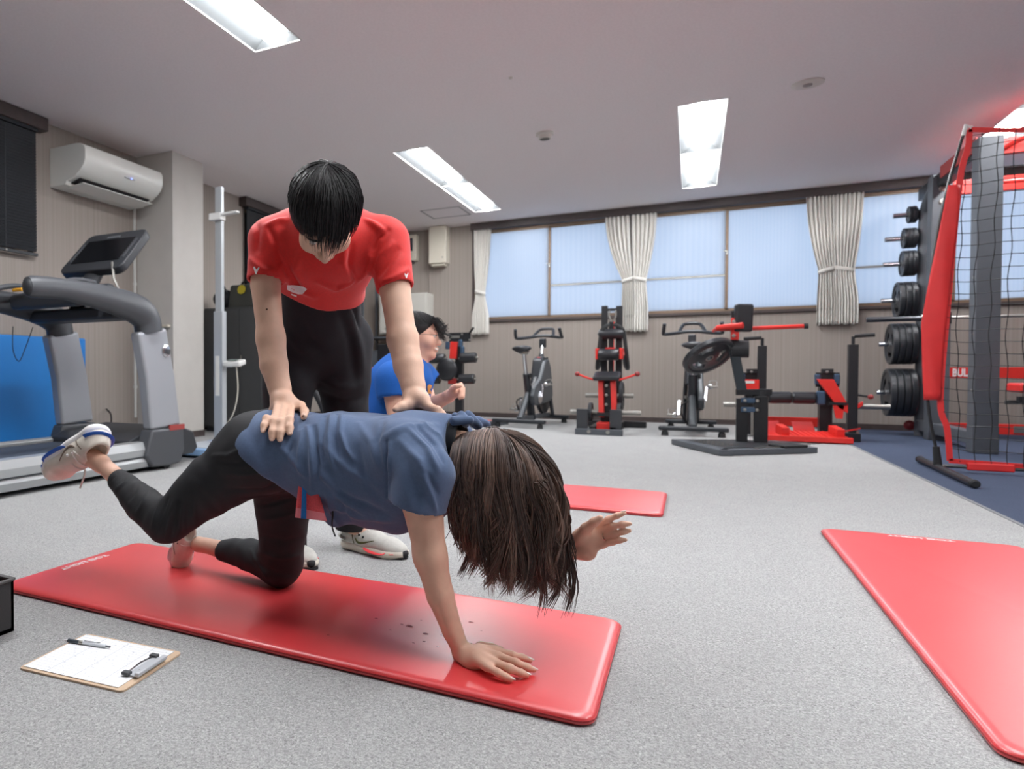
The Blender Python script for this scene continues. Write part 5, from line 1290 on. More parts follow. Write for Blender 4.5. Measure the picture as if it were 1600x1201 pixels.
def shoe(parent, heel, toe, up, L=None, W=.088, m_up=None, m_sole=None, m_acc=None, h=.0032, accent='blue', name='shoe'):
    """running shoe: sole and upper as separate parts; up = the direction out of the ankle"""
    heel, toe, up = Vector(heel), Vector(toe), Vector(up); d = toe - heel; L = d.length; d.normalize(); sd = d.cross(up).normalized(); up = sd.cross(d).normalized(); k = L / .26
    g = lambda x, y, z: heel + d * (x * L) + sd * (y * W * k) + up * (z * L)
    ax = (d, sd, up)
    S = Body()
    S.cone(g(.13, 0, .07), g(.45, .02, .055), .046 * k, .04 * k, .02, flat=(up, .62)); S.cone(g(.45, .02, .055), g(.75, 0, .055), .04 * k, .047 * k, .02, flat=(up, .5)); S.cone(g(.75, 0, .055), g(.9, -.03, .075), .047 * k, .032 * k, .02, flat=(up, .5))
    S.plane(g(0, 0, .0), up, .006); S.plane(g(.1, 0, .135), d * .10 - up, .006)
    V, F = S.mesh(h * k); so = sdf_obj('sole', relax(V, F, 2), F, m_sole, parent)
    U = Body()
    U.cone(g(.12, 0, .15), g(.42, .0, .15), .036 * k, .036 * k, .03); U.cone(g(.42, .0, .15), g(.76, 0, .11), .037 * k, .04 * k, .03, flat=(up, .72)); U.cone(g(.76, 0, .11), g(.9, -.02, .1), .04 * k, .027 * k, .03, flat=(up, .75))
    U.cone(g(.12, 0, .16), g(.13, 0, .27), .034 * k, .033 * k, .02, flat=(d, 1.15)); U.cone(g(.2, 0, .2), g(.5, 0, .16), .033 * k, .033 * k, .03); U.ell(g(.03, 0, .27), [.014 * k, .02 * k, .03 * k], ax, .012)
    U.cone(g(.15, 0, .3), g(.16, 0, .22), .027 * k, .022 * k, .004, flat=(d, 1.3), neg=True); U.plane(g(0, 0, .085), up, .004); U.plane(g(.1, 0, .325), d * .22 - up, .006)
    V, F = U.mesh(h * k); uo = sdf_obj('upper', relax(V, F, 2), F, m_up, parent)
    bv = world_bvh([uo, so]); sn = lambda pts, r: [on(bv, p, r) for p in pts]
    # laces over the tongue
    for i in range(4):
        x = .36 + i * .075; z = .25 - i * .025
        MB().tube(sn(smooth_path([g(x, -.32, z - .03), g(x + .015, 0, z + .03), g(x, .32, z - .03)], 5), .001 * k), .0034 * k, 6).build('lace', m_acc.get('lace'), uo)
    MB().tube(smooth_path([g(.34, .0, .29), g(.3, .25, .3), g(.33, .5, .24)], 4), .003 * k, 6).build('lace', m_acc.get('lace'), uo)
    for s_ in (-1, 1):
        P = sn(smooth_path([g(.45, s_ * .5, .085), g(.58, s_ * .55, .06), g(.75, s_ * .56, .06), g(.9, s_ * .4, .07)], 6), .0005)
        MB().tube(P, [k * (.003 + .0085 * math.sin(PI * min(1, .12 + i / 18))) for i in range(len(P))], 8, flat=.35, up=up).build('side_stripe', m_acc.get('stripe'), uo)
        P = sn(smooth_path([g(.3, s_ * .5, .2), g(.36, s_ * .5, .15), g(.46, s_ * .5, .16), g(.6, s_ * .46, .205)], 5), .0002)
        MB().tube(P, [.001 * k + .0034 * k * math.sin(PI * (i / 15) ** .7) for i in range(len(P))], 6).build('side_mark', m_acc.get('mark'), uo)
        for q in range(4):
            MB().ball(on(bv, g(.36 + .07 * q, s_ * .36, .225 - .022 * q), .0), .0046 * k, 8, 6).build('lace_eyelet', m_acc.get('eyelet', m_acc.get('mark')), uo)
        P = sn(smooth_path([g(.22, s_ * .42, .27), g(.25, s_ * .44, .2), g(.28, s_ * .46, .12)], 4), 0)
        MB().tube(P, .0018 * k, 6).build('side_seam', m_acc.get('mark'), uo)
    P = sn(smooth_path([g(.13, .42, .16), g(.02, .25, .17), g(-.03, 0, .18), g(.02, -.25, .17), g(.13, -.42, .16)], 5), .0)
    MB().tube(P, .011 * k, 8, flat=.4, up=up).build('heel_counter', m_acc.get('heel'), uo)
    return so
def strand_mesh(strands, name, m, parent, nside=4):
    off = A3(world_loc(parent)); V = []; F = []; b = 0
    ang = [2 * PI * j / nside for j in range(nside)]; cs = np.array([[math.cos(a), math.sin(a)] for a in ang])
    for P, r in strands:
        P = np.asarray(P); n = len(P); T = np.gradient(P, axis=0); T /= np.maximum(np.linalg.norm(T, axis=1), 1e-9)[:, None]
        ref = np.array([.31, .77, .56]); X = np.cross(T, ref); X /= np.maximum(np.linalg.norm(X, axis=1), 1e-9)[:, None]; Y = np.cross(T, X)
        rr = np.asarray(r)[:, None, None]
        ring = P[:, None, :] + rr * (X[:, None, :] * cs[None, :, :1] * 1.5 + Y[:, None, :] * cs[None, :, 1:] * .7)
        V.append(ring.reshape(-1, 3))
        i, j = np.meshgrid(np.arange(n - 1), np.arange(nside), indexing='ij'); j2 = (j + 1) % nside
        F.append(np.stack([b + i * nside + j, b + i * nside + j2, b + (i + 1) * nside + j2, b + (i + 1) * nside + j], -1).reshape(-1, 4)); b += n * nside
    return sdf_obj(name, np.concatenate(V), np.concatenate(F), m, parent)
# ================================================================== WOMAN on hands and knee on the near mat
M_SKIN_W = skin_mat('skin_warm', (224, 180, 156))
M_NAVY = cloth_mat('navy_cotton', (82, 102, 134))
M_PANTS = cloth_mat('black_jersey', (28, 29, 33), .75, .08, sheen=0)
M_WSHOE = mat('white_mesh_shoe', (226, 218, 206), .7, vary=.05, vscale=60, bump=.2, bscale=700)
M_WSOLE = mat('white_foam_sole', (244, 242, 242), .55)
M_BLUE = mat('vivid_blue', (28, 98, 200), .45)
M_LACE = mat('white_lace', (226, 222, 214), .8)
M_MARK = mat('brown_mark', (120, 104, 92), .6)
M_HAIRB = mat('dark_brown_hair', (70, 55, 49), .42, vary=.3, vscale=60, spec=.5, stretch=(1, 1, .12))

W = thing('person', 'person in navy shirt and black leggings kneeling on one hand on the red mat', 'person', (-.9, 1.6, .021))
MT = .021
V3 = Vector
# ---- joints
rSh, rEl, rWr = V3((-.553, 1.475, .468)), at_y(672, 868, 1.45), at_y(719, 1012, 1.46)
lSh, lEl, lWr = V3((-.545, 1.735, .465)), V3((-.45, 1.79, .25)), at_y(892, 858, 1.66)
rHip, rKn, rAn = V3((-1.03, 1.535, .43)), at_y(262, 815, 1.46), at_y(158, 724, 1.53)
lHip, lKn, lAn = V3((-1.03, 1.67, .42)), V3((-1.062, 1.712, .083)), at_y(322, 852, 1.73)
neck, headc = V3((-.505, 1.6, .475)), V3((-.385, 1.6, .392))
hf, hu = V3((-.42, -.12, -.9)), V3((.9, -.05, -.42))

B = Body()
# torso
B.cone((-1.0, 1.6, .435), (-.86, 1.6, .43), .098, .085, .04, flat=((0, 1, 0), 1.45)); B.cone((-.86, 1.6, .43), (-.64, 1.6, .43), .085, .098, .04, flat=((0, 1, 0), 1.45))
B.cone((-.6, 1.5, .46), (-.6, 1.7, .46), .06, .06, .04)
# neck and head
B.cone((-.58, 1.6, .475), neck + V3((.06, 0, -.015)), .052, .05, .03)
gW, _, _, _ = head_prims(B, headc, hf, hu, .9)
# supporting arm
def pxw(x, y, Y): return at_y(x, y, Y)
B.chain([rSh, at_y(660, 786, 1.452), rEl], [.05, .046, .0345], .02)
B.chain([rEl, at_y(688, 930, 1.452), at_y(707, 985, 1.457), rWr], [.0345, .0295, .0215, .0195], .02, flat=((0, 1, 0), 1.15))
# hand flat on the mat
zf = lambda x, y, z: at_z(x, y, z)
hb = rWr + V3((.006, .0, -.012))
mcp = [zf(774, 1016, .046), zf(778, 1025, .047), zf(771, 1034, .045), zf(761, 1041, .041)]
pip_ = [zf(799, 1023, .043), zf(806, 1035, .044), zf(797, 1044, .043), zf(779, 1051, .039)]
dip_ = [zf(816, 1027, .035), zf(823, 1042, .035), zf(814, 1051, .034), zf(790, 1057, .033)]
tip_ = [zf(828, 1031, .0295), zf(834, 1046, .0295), zf(823, 1054, .0295), zf(799, 1061, .029)]
for i in range(4):
    B.chain([hb, hb.lerp(mcp[i], .5) + V3((0, 0, .004)), mcp[i]], [.0165, .0135, .0105], .012)
    finger(B, [mcp[i], pip_[i], dip_[i], tip_[i]], .0098 if i < 3 else .0088, .0066 if i < 3 else .006)
B.ell(hb.lerp(mcp[3], .4) + V3((0, -.004, -.008)), (.024, .014, .014), None, .012)
th = [hb + V3((.012, .012, -.002)), zf(752, 1010, .036), zf(768, 1011, .033), zf(783, 1014, .03)]
B.chain(th, [.014, .0115, .0095, .007], .008)
# raised arm, palm towards the camera
B.chain([lSh, lEl], [.048, .034], .02); B.chain([lEl, lEl.lerp(lWr, .35), lWr], [.034, .033, .0195], .02)
Yh = 1.655
LM = [at_y(934, 821, Yh + .004), at_y(938, 830, Yh + .002), at_y(940, 840, Yh), at_y(942, 851, Yh - .001)]
LP = [at_y(951, 811, Yh - .012), at_y(958, 822, Yh - .014), at_y(960, 834, Yh - .012), at_y(957, 847, Yh - .012)]
LD = [at_y(964, 805.5, Yh - .016), at_y(973, 818.5, Yh - .02), at_y(974, 830.5, Yh - .018), at_y(968.5, 844, Yh - .018)]
LT = [at_y(975.5, 801.5, Yh - .016), at_y(984, 818, Yh - .02), at_y(983.5, 828.5, Yh - .018), at_y(977.5, 843, Yh - .018)]
for i in range(4):
    B.chain([lWr, lWr.lerp(LM[i], .55), LM[i]], [.0165, .0125, .0092], .01, flat=((0, 1, 0), .85))
    finger(B, [LM[i], LP[i], LD[i], LT[i]], .0078 if i < 3 else .0072, .0054 if i < 3 else .005, .003)
B.ell(at_y(914, 865, Yh - .004), (.024, .013, .016), None, .014); B.ell(at_y(912, 838, Yh - .006), (.022, .014, .02), None, .014)
B.chain([at_y(903, 840, Yh - .008), at_y(916, 825, Yh - .022), at_y(929, 815, Yh - .034), at_y(938, 809, Yh - .04)], [.015, .0118, .0098, .0072], .008)
# legs
def legs(B, g):
    B.chain([rHip, rHip.lerp(rKn, .5) + V3((0, 0, .012)), rKn], [.103 + g, .083 + g, .056 + g], .05); B.chain([rKn, rKn.lerp(rAn, .35) + V3((0, 0, -.012)), rKn.lerp(rAn, .78)], [.056 + g, .052 + g, .031 + g], .025)
    B.chain([lHip, lHip.lerp(lKn, .5), lKn], [.102 + g, .08 + g, .06 + g], .05); B.chain([lKn + V3((-.01, 0, -.002)), lKn.lerp(lAn, .42) + V3((0, 0, .006)), lKn.lerp(lAn, .82)], [.056 + g, .048 + g, .031 + g], .03)
    B.ell((-1.045, 1.545, .445), (.1 + g, .1 + g, .095 + g), None, .05); B.ell((-1.045, 1.655, .445), (.1 + g, .1 + g, .095 + g), None, .05)
legs(B, -.013)
B.chain([rKn.lerp(rAn, .78), rAn, rAn.lerp(rKn, -.12)], [.027, .0245, .025], .01); B.chain([lKn.lerp(lAn, .82), lAn, lAn + V3((-.03, 0, .0))], [.027, .0235, .025], .01)
rHeel, rToe = at_y(161, 664, 1.56), at_y(74, 734, 1.53)
lHeel, lToe = V3((-1.43, 1.735, .135)), V3((-1.475, 1.735, .0))
B.chain([rAn, rHeel.lerp(rToe, .5) + V3((.03, 0, -.02))], [.024, .026], .02)
V, F = B.mesh(.0031); V = relax(V, F, 2)
body = sdf_obj('body', V, F, M_SKIN_W, W)
eyes(gW, hf.normalized(), .9, W, .003, M_SKIN_W)
# nails
M_NAIL = mat('pale_nail', (232, 214, 206), .25)
def nail(p, d, n, s=1.0):
    x, y, dd = frame_from(d, n); n2 = V3(n).normalized(); n2 = (n2 - dd * n2.dot(dd)).normalized(); sd = dd.cross(n2)
    vs = []; fs = []; nu, nv = 6, 6
    for i in range(nu + 1):
        for j in range(nv + 1):
            a, b_ = (i / nu - .5) * 2, (j / nv - .5) * 2; w = 1 - .35 * max(0, a) ** 2
            vs.append(V3(p) + dd * (a * .0075 * s) + sd * (b_ * .0046 * s * w) + n2 * (.0064 * s - .0022 * s * b_ * b_ - .001 * a * s))
    for i in range(nu):
        for j in range(nv): k = i * (nv + 1) + j; fs.append((k, k + 1, k + nv + 2, k + nv + 1))
    o = MB().add(vs, fs).build('fingernail', M_NAIL, body, sharp=180); md = o.modifiers.new('thick', 'SOLIDIFY'); md.thickness = .0008
    return o
for i in range(4): nail(tip_[i] + (tip_[i] - dip_[i]).normalized() * .001, tip_[i] - dip_[i], (-.1, -.15, 1), .95 if i < 3 else .85)
nail(LT[0] + V3((0, 0, .001)), LT[0] - LD[0], (-.2, .3, 1), .8)
rg = LM[2].lerp(LP[2], .32); dr = (LP[2] - LM[2]).normalized()
MB().lathe([(.0094, -.001), (.0104, -.001), (.0104, .001), (.0094, .001)], rg, dr, 20, cap=False).build('ring', mat('silver_ring', (215, 212, 205), .15, 1.0), body)
dw = (rWr - at_y(707, 985, 1.457)).normalized()
bp = rWr + V3((.012, .004, -.004)); xx, yy, _ = frame_from((.75, .1, -.65))
MB().tube([bp + xx * (.026 * math.cos(a)) + yy * (.0185 * math.sin(a)) for a in [2 * PI * q / 28 for q in range(29)]], .0009, 5).build('bracelet', mat('gold_chain', (214, 190, 150), .2, 1.0), body)

# ---- leggings
P = Body(); legs(P, 0.0)
P.cone((-1.0, 1.6, .44), (-.85, 1.6, .435), .1, .092, .05, flat=((0, 1, 0), 1.45)); P.plane((-.86, 1.6, .43), (-1, 0, .1), .006)
dR = (rKn - rAn).normalized(); dL = (lKn - lAn).normalized()
cR, cL = rKn.lerp(rAn, .735), lKn.lerp(lAn, .79)
P.plane(cR, dR, .004)
ncut = len(P.p)
# each leg's cuff plane must not cut the other parts: cut with short capsules instead
P.p.pop()
P.cut(cR, cR - dR * .12, .06); P.cut(cL, cL - dL * .12, .055)
P.cone(cR + dR * .03, cR - dR * .03, .0275, .0275, .004, neg=True); P.cone(cL + dL * .03, cL - dL * .03, .0275, .0275, .004, neg=True)
V, F = P.mesh(.0042); V = relax(V, F, 2); N = normals(V, F)
near = lambda x, y, Y: at_y(x, y, Y)
fl = []
for a, m_, b, w, am in (((270, 783), (262, 815), (256, 851), .0045, .0045), ((277, 786), (270, 820), (265, 853), .0045, -.004), ((284, 788), (279, 820), (277, 852), .0045, .0045), ((262, 778), (252, 806), (244, 838), .0045, -.0035), ((255, 772), (244, 800), (236, 828), .005, .0035), ((294, 780), (292, 812), (294, 846), .006, -.003), ((304, 772), (303, 806), (310, 838), .007, .003),
    ((332, 712), (355, 712), (392, 694), .006, .004), ((342, 722), (372, 724), (420, 706), .006, -.0045), ((348, 740), (390, 742), (448, 722), .008, .0045), ((356, 765), (410, 765), (464, 742), .009, -.005), ((380, 780), (430, 772), (468, 758), .007, .005), ((395, 792), (430, 786), (466, 776), .006, -.006), ((412, 656), (395, 676), (372, 692), .006, .0035), ((424, 664), (402, 690), (380, 704), .005, -.0035),
    ((410, 812), (445, 806), (482, 792), .008, .0045), ((408, 838), (445, 846), (480, 838), .009, -.004), ((404, 862), (440, 872), (478, 866), .008, .004), ((398, 880), (430, 895), (472, 900), .008, -.0035), ((392, 858), (402, 880), (418, 905), .006, .004), ((205, 735), (196, 752), (180, 766), .006, .003), ((222, 745), (212, 765), (200, 782), .006, -.003), ((238, 758), (226, 782), (214, 800), .006, .003), ((193, 731), (180, 744), (168, 757), .0025, -.0018), ((300, 750), (330, 770), (352, 800), .012, .003)):
    fl.append(([a, m_, b], w, am))
V = folds_px(V, F, fl); N = normals(V, F); V = ripple(V, N, .0012, [((40, 25, 60), .3, 1), ((-35, 50, 30), 1.2, .8), ((90, 20, -70), 2., .5)])
V[:, 2] = np.maximum(V[:, 2], MT + .001)
sdf_obj('leggings', V, F, M_PANTS, W)

# ---- navy shirt
S = Body()
S.cone((-.985, 1.54, .437), (-.8, 1.55, .435), .107, .102, .05); S.cone((-.985, 1.655, .437), (-.8, 1.65, .435), .107, .102, .05)
S.cone((-.8, 1.55, .435), (-.625, 1.545, .44), .102, .105, .05); S.cone((-.8, 1.65, .435), (-.625, 1.66, .44), .102, .105, .05)
S.ell((-1.0, 1.6, .437), (.11, .175, .112), None, .04)
S.cone((-.8, 1.54, .38), (-.6, 1.55, .375), .09, .098, .05); S.cone((-.8, 1.64, .38), (-.6, 1.64, .375), .09, .098, .05)
S.chain([(-.84, 1.56, .36), (-.72, 1.56, .345), (-.62, 1.56, .36)], [.06, .068, .072], .04)
S.chain([(-.8, 1.52, .335), (-.775, 1.51, .295)], [.036, .026], .03); S.chain([(-.7, 1.54, .32), (-.63, 1.54, .3)], [.04, .034], .03)
S.cone((-.6, 1.5, .468), (-.565, 1.5, .463), .078, .074, .03); S.cone((-.6, 1.7, .47), (-.56, 1.72, .463), .075, .07, .03)
S.cone((-.6, 1.6, .475), (-.5, 1.6, .485), .085, .068, .04)
S.plane((-.5, 1.6, .487), (-1, 0, -.12), .006)
slE, slL = at_y(652, 789, 1.448), V3((-.5, 1.765, .35))
S.plane((-1.06, 1.6, .515), (.68, -.1, .73), .008)
# sleeves: open tubes joined to the body of the shirt
da = (slE - at_y(664, 738, 1.45)).normalized(); dl = (slL - V3((-.56, 1.725, .462))).normalized()
e0 = slE + da * .004; e1 = slL + dl * .004
Q = Body(); Q.chain([(-.575, 1.485, .462), at_y(662, 738, 1.45), slE + da * .02], [.076, .067, .067], .025); Q.cut(e0, e0 + da * .12, .09); Q.cone(e0 - da * .05, e0 + da * .05, .058, .0615, .004, neg=True); S.sub(Q, .025)
Q = Body(); Q.chain([(-.56, 1.725, .462), slL + dl * .02], [.07, .061], .025); Q.cut(e1, e1 + dl * .12, .09); Q.cone(e1 - dl * .05, e1 + dl * .05, .051, .055, .004, neg=True); S.sub(Q, .025)
S.cone((-.56, 1.6, .485), (-.44, 1.6, .47), .054, .058, .004, neg=True)
S.cone((-.96, 1.58, .39), (-.78, 1.58, .36), .1, .06, .01, neg=True)
S.cone((-1.0, 1.6, .44), (-.85, 1.6, .435), .101, .092, .004, flat=((0, 1, 0), 1.45), neg=True)
V, F = S.mesh(.0042); V = relax(V, F, 2); N = normals(V, F)
fl = []
def fold(pts, Y, w, a): fl.append((pts, w * .8, a * 1.75))
for pts, w, a in (
    ([(518, 648), (514, 680), (517, 715), (523, 735)], .006, .0045), ([(535, 648), (532, 675), (540, 700), (552, 718)], .006, .0045), ([(508, 650), (503, 690), (506, 720)], .007, -.004), ([(527, 648), (524, 680), (530, 715)], .006, -.004),
    ([(480, 665), (487, 700), (489, 740), (486, 765)], .008, .005), ([(490, 665), (495, 700), (498, 745)], .007, -.005), ([(470, 672), (468, 710), (470, 740)], .009, .004), ([(455, 690), (450, 715)], .009, -.004), ([(440, 700), (462, 722), (478, 745)], .008, .004),
    ([(500, 690), (545, 735), (590, 760)], .012, .004), ([(505, 755), (560, 785), (600, 800)], .014, -.005), ([(498, 735), (530, 775), (575, 805)], .012, .005), ([(515, 790), (560, 808), (610, 812)], .012, .004), ([(560, 700), (566, 740), (590, 775)], .014, -.003),
    ([(560, 660), (580, 690), (590, 725)], .012, .003), ([(600, 655), (588, 690), (596, 730)], .012, -.003), ([(512, 770), (518, 800), (530, 822)], .01, .005), ([(530, 780), (545, 812)], .008, -.004)):
    fold(pts, 1.45, w, a)
for pts, w, a in (([(604, 690), (604, 735), (603, 776)], .006, -.006), ([(608, 692), (609, 735), (608, 776)], .006, .003), ([(640, 672), (668, 700), (684, 735)], .008, .0045), ([(650, 664), (680, 692), (692, 722)], .007, -.004), ([(660, 660), (686, 680), (696, 700)], .007, .004), ([(625, 690), (655, 720), (672, 760)], .01, .003), ([(660, 745), (675, 775), (682, 800)], .007, .004), ([(668, 740), (684, 770)], .006, -.003), ([(636, 720), (650, 760), (652, 790)], .012, -.003), ([(600, 682), (640, 665), (680, 662)], .012, .003)):
    fold(pts, 1.39, w, a)
V = folds_px(V, F, fl); N = normals(V, F); V = ripple(V, N, .0013, [((35, 20, 45), .5, 1), ((60, -30, 20), 1.1, .7), ((20, 70, -50), 2.2, .6), ((110, 40, 60), .2, .35)])
shirt = sdf_obj('shirt', V, F, M_NAVY, W)
# hood-like fold and black collar of the under shirt
K = Body()
K.cone((-.585, 1.6, .478), (-.487, 1.6, .487), .066, .06, .01); K.cone((-.56, 1.6, .485), (-.44, 1.6, .472), .0535, .055, .003, neg=True); K.plane((-.481, 1.6, .49), (-1, -.0, -.1), .003)
V, F = K.mesh(.004); sdf_obj('black_collar', relax(V, F, 1), F, mat('black_knit', (30, 32, 36), .8, bump=.15, bscale=900), W)
K = Body()
for i in range(7): 
    a = i / 6; K.cone((-.49 + .014 * math.sin(i * 2.4), 1.56 + .15 * a, .547 - .02 * abs(a - .3) + .008 * (i % 2)), (-.47 + .012 * math.cos(i * 2.1), 1.58 + .15 * a, .535 - .02 * a + .008 * ((i + 1) % 2)), .012, .01, .012)
V, F = K.mesh(.0035); sdf_obj('gathered_neckline', relax(V, F, 1), F, M_NAVY, W)
# drawstring at the belly
MB().tube(smooth_path([near(517, 780, 1.47), near(520, 800, 1.465), near(519, 822, 1.465), near(524, 838, 1.465)], 5), .0022, 6).build('drawstring', M_BLACKMATTE, W)
# pale contrast cords? none visible
# ---- shoes
acc = dict(lace=M_LACE, stripe=M_BLUE, mark=M_MARK, heel=M_BLUE, eyelet=M_WSOLE)
upr = (rAn - rHeel.lerp(rToe, .3)) + V3((.0, -.03, 0))
shoe(W, rHeel, rToe, upr, m_up=M_WSHOE, m_sole=M_WSOLE, m_acc=acc, name='right_shoe')
shoe(W, V3((-1.45, 1.735, .168)), V3((-1.478, 1.735, .008)), V3((1, -.55, .12)), W=.098, m_up=M_WSHOE, m_sole=M_WSOLE, m_acc=dict(lace=M_LACE, stripe=M_WSOLE, mark=M_MARK, heel=M_WSOLE), name='left_shoe')
MB().tube(smooth_path([at_y(133, 733, 1.51), at_y(131, 745, 1.505), at_y(125, 762, 1.505)], 4), .0035, 6).build('loose_lace', M_LACE, W)

# ---- hair
HR = np.random.default_rng(11)
M_HAIRM = mat('brown_hair', (96, 76, 66), .4, vary=.25, vscale=60, spec=.5, stretch=(1, 1, .12))
M_HAIRL = mat('light_brown_hair', (128, 104, 91), .4, vary=.2, vscale=60, spec=.5, stretch=(1, 1, .12))
def hrad(s): return .098 * (1 - .25 * max(0, s - .7) / .3) * (.9 + .1 * math.sin(PI * s))
def hull(s, phi, side, lift=0.0, beta=0.0):
    """point on the hair cap: s along nape-to-crown, phi from the top line down the side"""
    top = np.array([-.485 + .16 * s, 1.6, .494 + .024 * math.sin(PI * min(1, s * 1.05)) - .22 * max(0, s - .5) ** 1.5])
    rad = hrad(s); q = (rad + lift) * math.sin(phi)
    return top + np.array([.015 * math.sin(phi) * s + q * math.sin(beta), -side * q * math.cos(beta), -rad * (1 - math.cos(phi)) + lift * math.cos(phi)])
tips_px = [(724, 800), (735, 878), (745, 903), (760, 880), (772, 915), (785, 935), (800, 945), (815, 930), (826, 952), (838, 948), (848, 930), (858, 900)]
clumps = []
for c in range(150):
    s = HR.beta(1.1, .75) if c < 105 else HR.random() * .5; side = 1 if HR.random() < .74 else -1; cl = min(11, int(s * 12)); tx, ty = tips_px[cl]
    Yt = 1.54 + .018 * HR.normal() if side > 0 else 1.64 + .02 * HR.normal()
    short = HR.random() < .3
    tip = np.array(tuple(at_y(tx + HR.normal(0, 9), ty - abs(HR.normal(0, 16)) - (40 * HR.random() if short else 0), Yt)))
    clumps.append((s, side, tip, HR.random() * 6.28, .007 + .016 * HR.random(), HR.normal(0, .006), HR.choice(3, p=(.5, .34, .16)), HR.normal(0, .026), HR.random() ** .8 * 1.45 * min(1, max(0, (s - .42) / .3))))
sets = [[], [], []]
for c, (s0, side, tip0, ph, am, bulge, col, curl, beta) in enumerate(clumps):
    if beta > .25:
        fb = min(1, (beta - .25) / .5); tgt = np.array(tuple(at_y(836 + 28 * beta / 1.45 + HR.normal(0, 6), 905 + HR.normal(0, 30), 1.6 - side * .05 * math.cos(beta)))); tip0 = tip0 + (tgt - tip0) * fb
    for i in range(36):
        s = min(1, max(0, s0 + HR.normal(0, .035))); root = .03 + .2 * HR.random() ** 2; lift = .001 + .007 * HR.random() + max(0, bulge)
        phs = np.linspace(root, 1.4 + .12 * HR.random(), 8)
        wv = .003 * math.sin(ph)
        pts = [hull(s + .05 * math.sin(2.2 * p + ph) * (p / 1.5) * .6, p, side, lift * (.4 + .6 * math.sin(p)), beta) for p in phs]
        last = pts[-1]; d0 = (pts[-1] - pts[-2]); tip = tip0 + HR.normal(0, .0055, 3); cut = HR.random() ** 3 * .5; tip = last + (tip - last) * (1 - cut)
        n = 12
        for k in range(1, n + 1):
            f = k / n; q = last + (tip - last) * f + d0 * 1.2 * f * (1 - f) ** 2 * 2
            q = q + np.array([am * math.sin(5.5 * f + ph) * f + curl * math.sin(PI * f) * .6, .6 * am * math.cos(4.6 * f + ph) * f - .004 * side * math.sin(PI * f), 0])
            if f > .85: q = q + np.array([curl * (f - .85) * 5, 0, abs(curl) * (f - .85) * 1.5])
            pts.append(q)
        r = .0014 * (.6 + .7 * HR.random()); m = len(pts); rr = [r * (1 if k < m * .6 else max(.1, 1 - (k - m * .6) / (m * .4))) for k in range(m)]
        sets[col if HR.random() < .75 else HR.integers(0, 3)].append((pts, rr))
# loose fly-away strands
for i in range(70):
    s = HR.random(); p0 = hull(s, .6 * HR.random(), 1, .004); d = HR.normal(0, .012, 3); p1 = p0 + np.array([.01, -.02, -.05]) + d; p2 = p1 + np.array([.012 * HR.normal(), -.012, -.12]) + d; p3 = p2 + np.array([.02 * HR.normal(), .01, -.08 * HR.random()])
    sets[0].append(([tuple(q) for q in smooth_path([p0, p1, p2, p3], 5)], [.0005] * 16))
HB = Body()
for s in np.linspace(0, 1, 9):
    rd = hrad(s); HB.ell(hull(s, 0, 1) - np.array([0, 0, rd + .004]), (.042 + .012 * (s > .75), rd - .012 + .004 * (s > .75), rd - .01 + .003 * (s > .75)), None, .03)
for side in (1, -1):
    for cl in range(2, 10):
        s = (cl + .5) / 12; a = hull(s, 1.35, side); t_ = np.array(tuple(at_y(*tips_px[cl], 1.548 if side > 0 else 1.64))); L_ = .5 if 3 < cl < 9 else .25
        HB.cone(a + np.array([0, .02 * side, .01]), a + (t_ - a) * L_ + np.array([0, .012 * side, 0]), .018, .006, .02)
V, F = HB.mesh(.0045); V = relax(V, F, 2)
hair = sdf_obj('hair', V, F, M_HAIRB, W)
for st, nm, mm in zip(sets, ('dark_strands', 'brown_strands', 'light_strands'), (M_HAIRB, M_HAIRM, M_HAIRL)):
    o = strand_mesh(st, nm, mm, hair); o['kind'] = 'stuff'
# small twisted knot at the crown
kn = []
kc = np.array(tuple(at_y(842, 762, 1.53)))
for i in range(120):
    a = HR.random() * 6.28; R0 = .012 + .008 * HR.random(); tl = HR.normal(0, .35); pts = []
    for q in np.linspace(0, 4.6, 12): pts.append(kc + np.array([R0 * math.cos(a + q), .012 * math.sin(tl + q * .5) - .006, R0 * math.sin(a + q) * .9 + .006 * tl]))
    kn.append((pts, [.0014] * 12))
for i in range(90):
    a0 = kc + HR.normal(0, .008, 3); e = np.array(tuple(at_y(852 + HR.normal(0, 8), 850 + HR.normal(0, 25), 1.52)))
    pts = [a0 + (e - a0) * f + np.array([.014 * math.sin(PI * f) + .004 * math.sin(6 * f + i), -.006 * math.sin(PI * f), .01 * math.sin(PI * f)]) for f in np.linspace(0, 1, 9)]
    kn.append((pts, [.0016 * (1 - .8 * f) for f in np.linspace(0, 1, 9)]))
o = strand_mesh(kn, 'hair_knot', M_HAIRM, hair); o['kind'] = 'stuff'

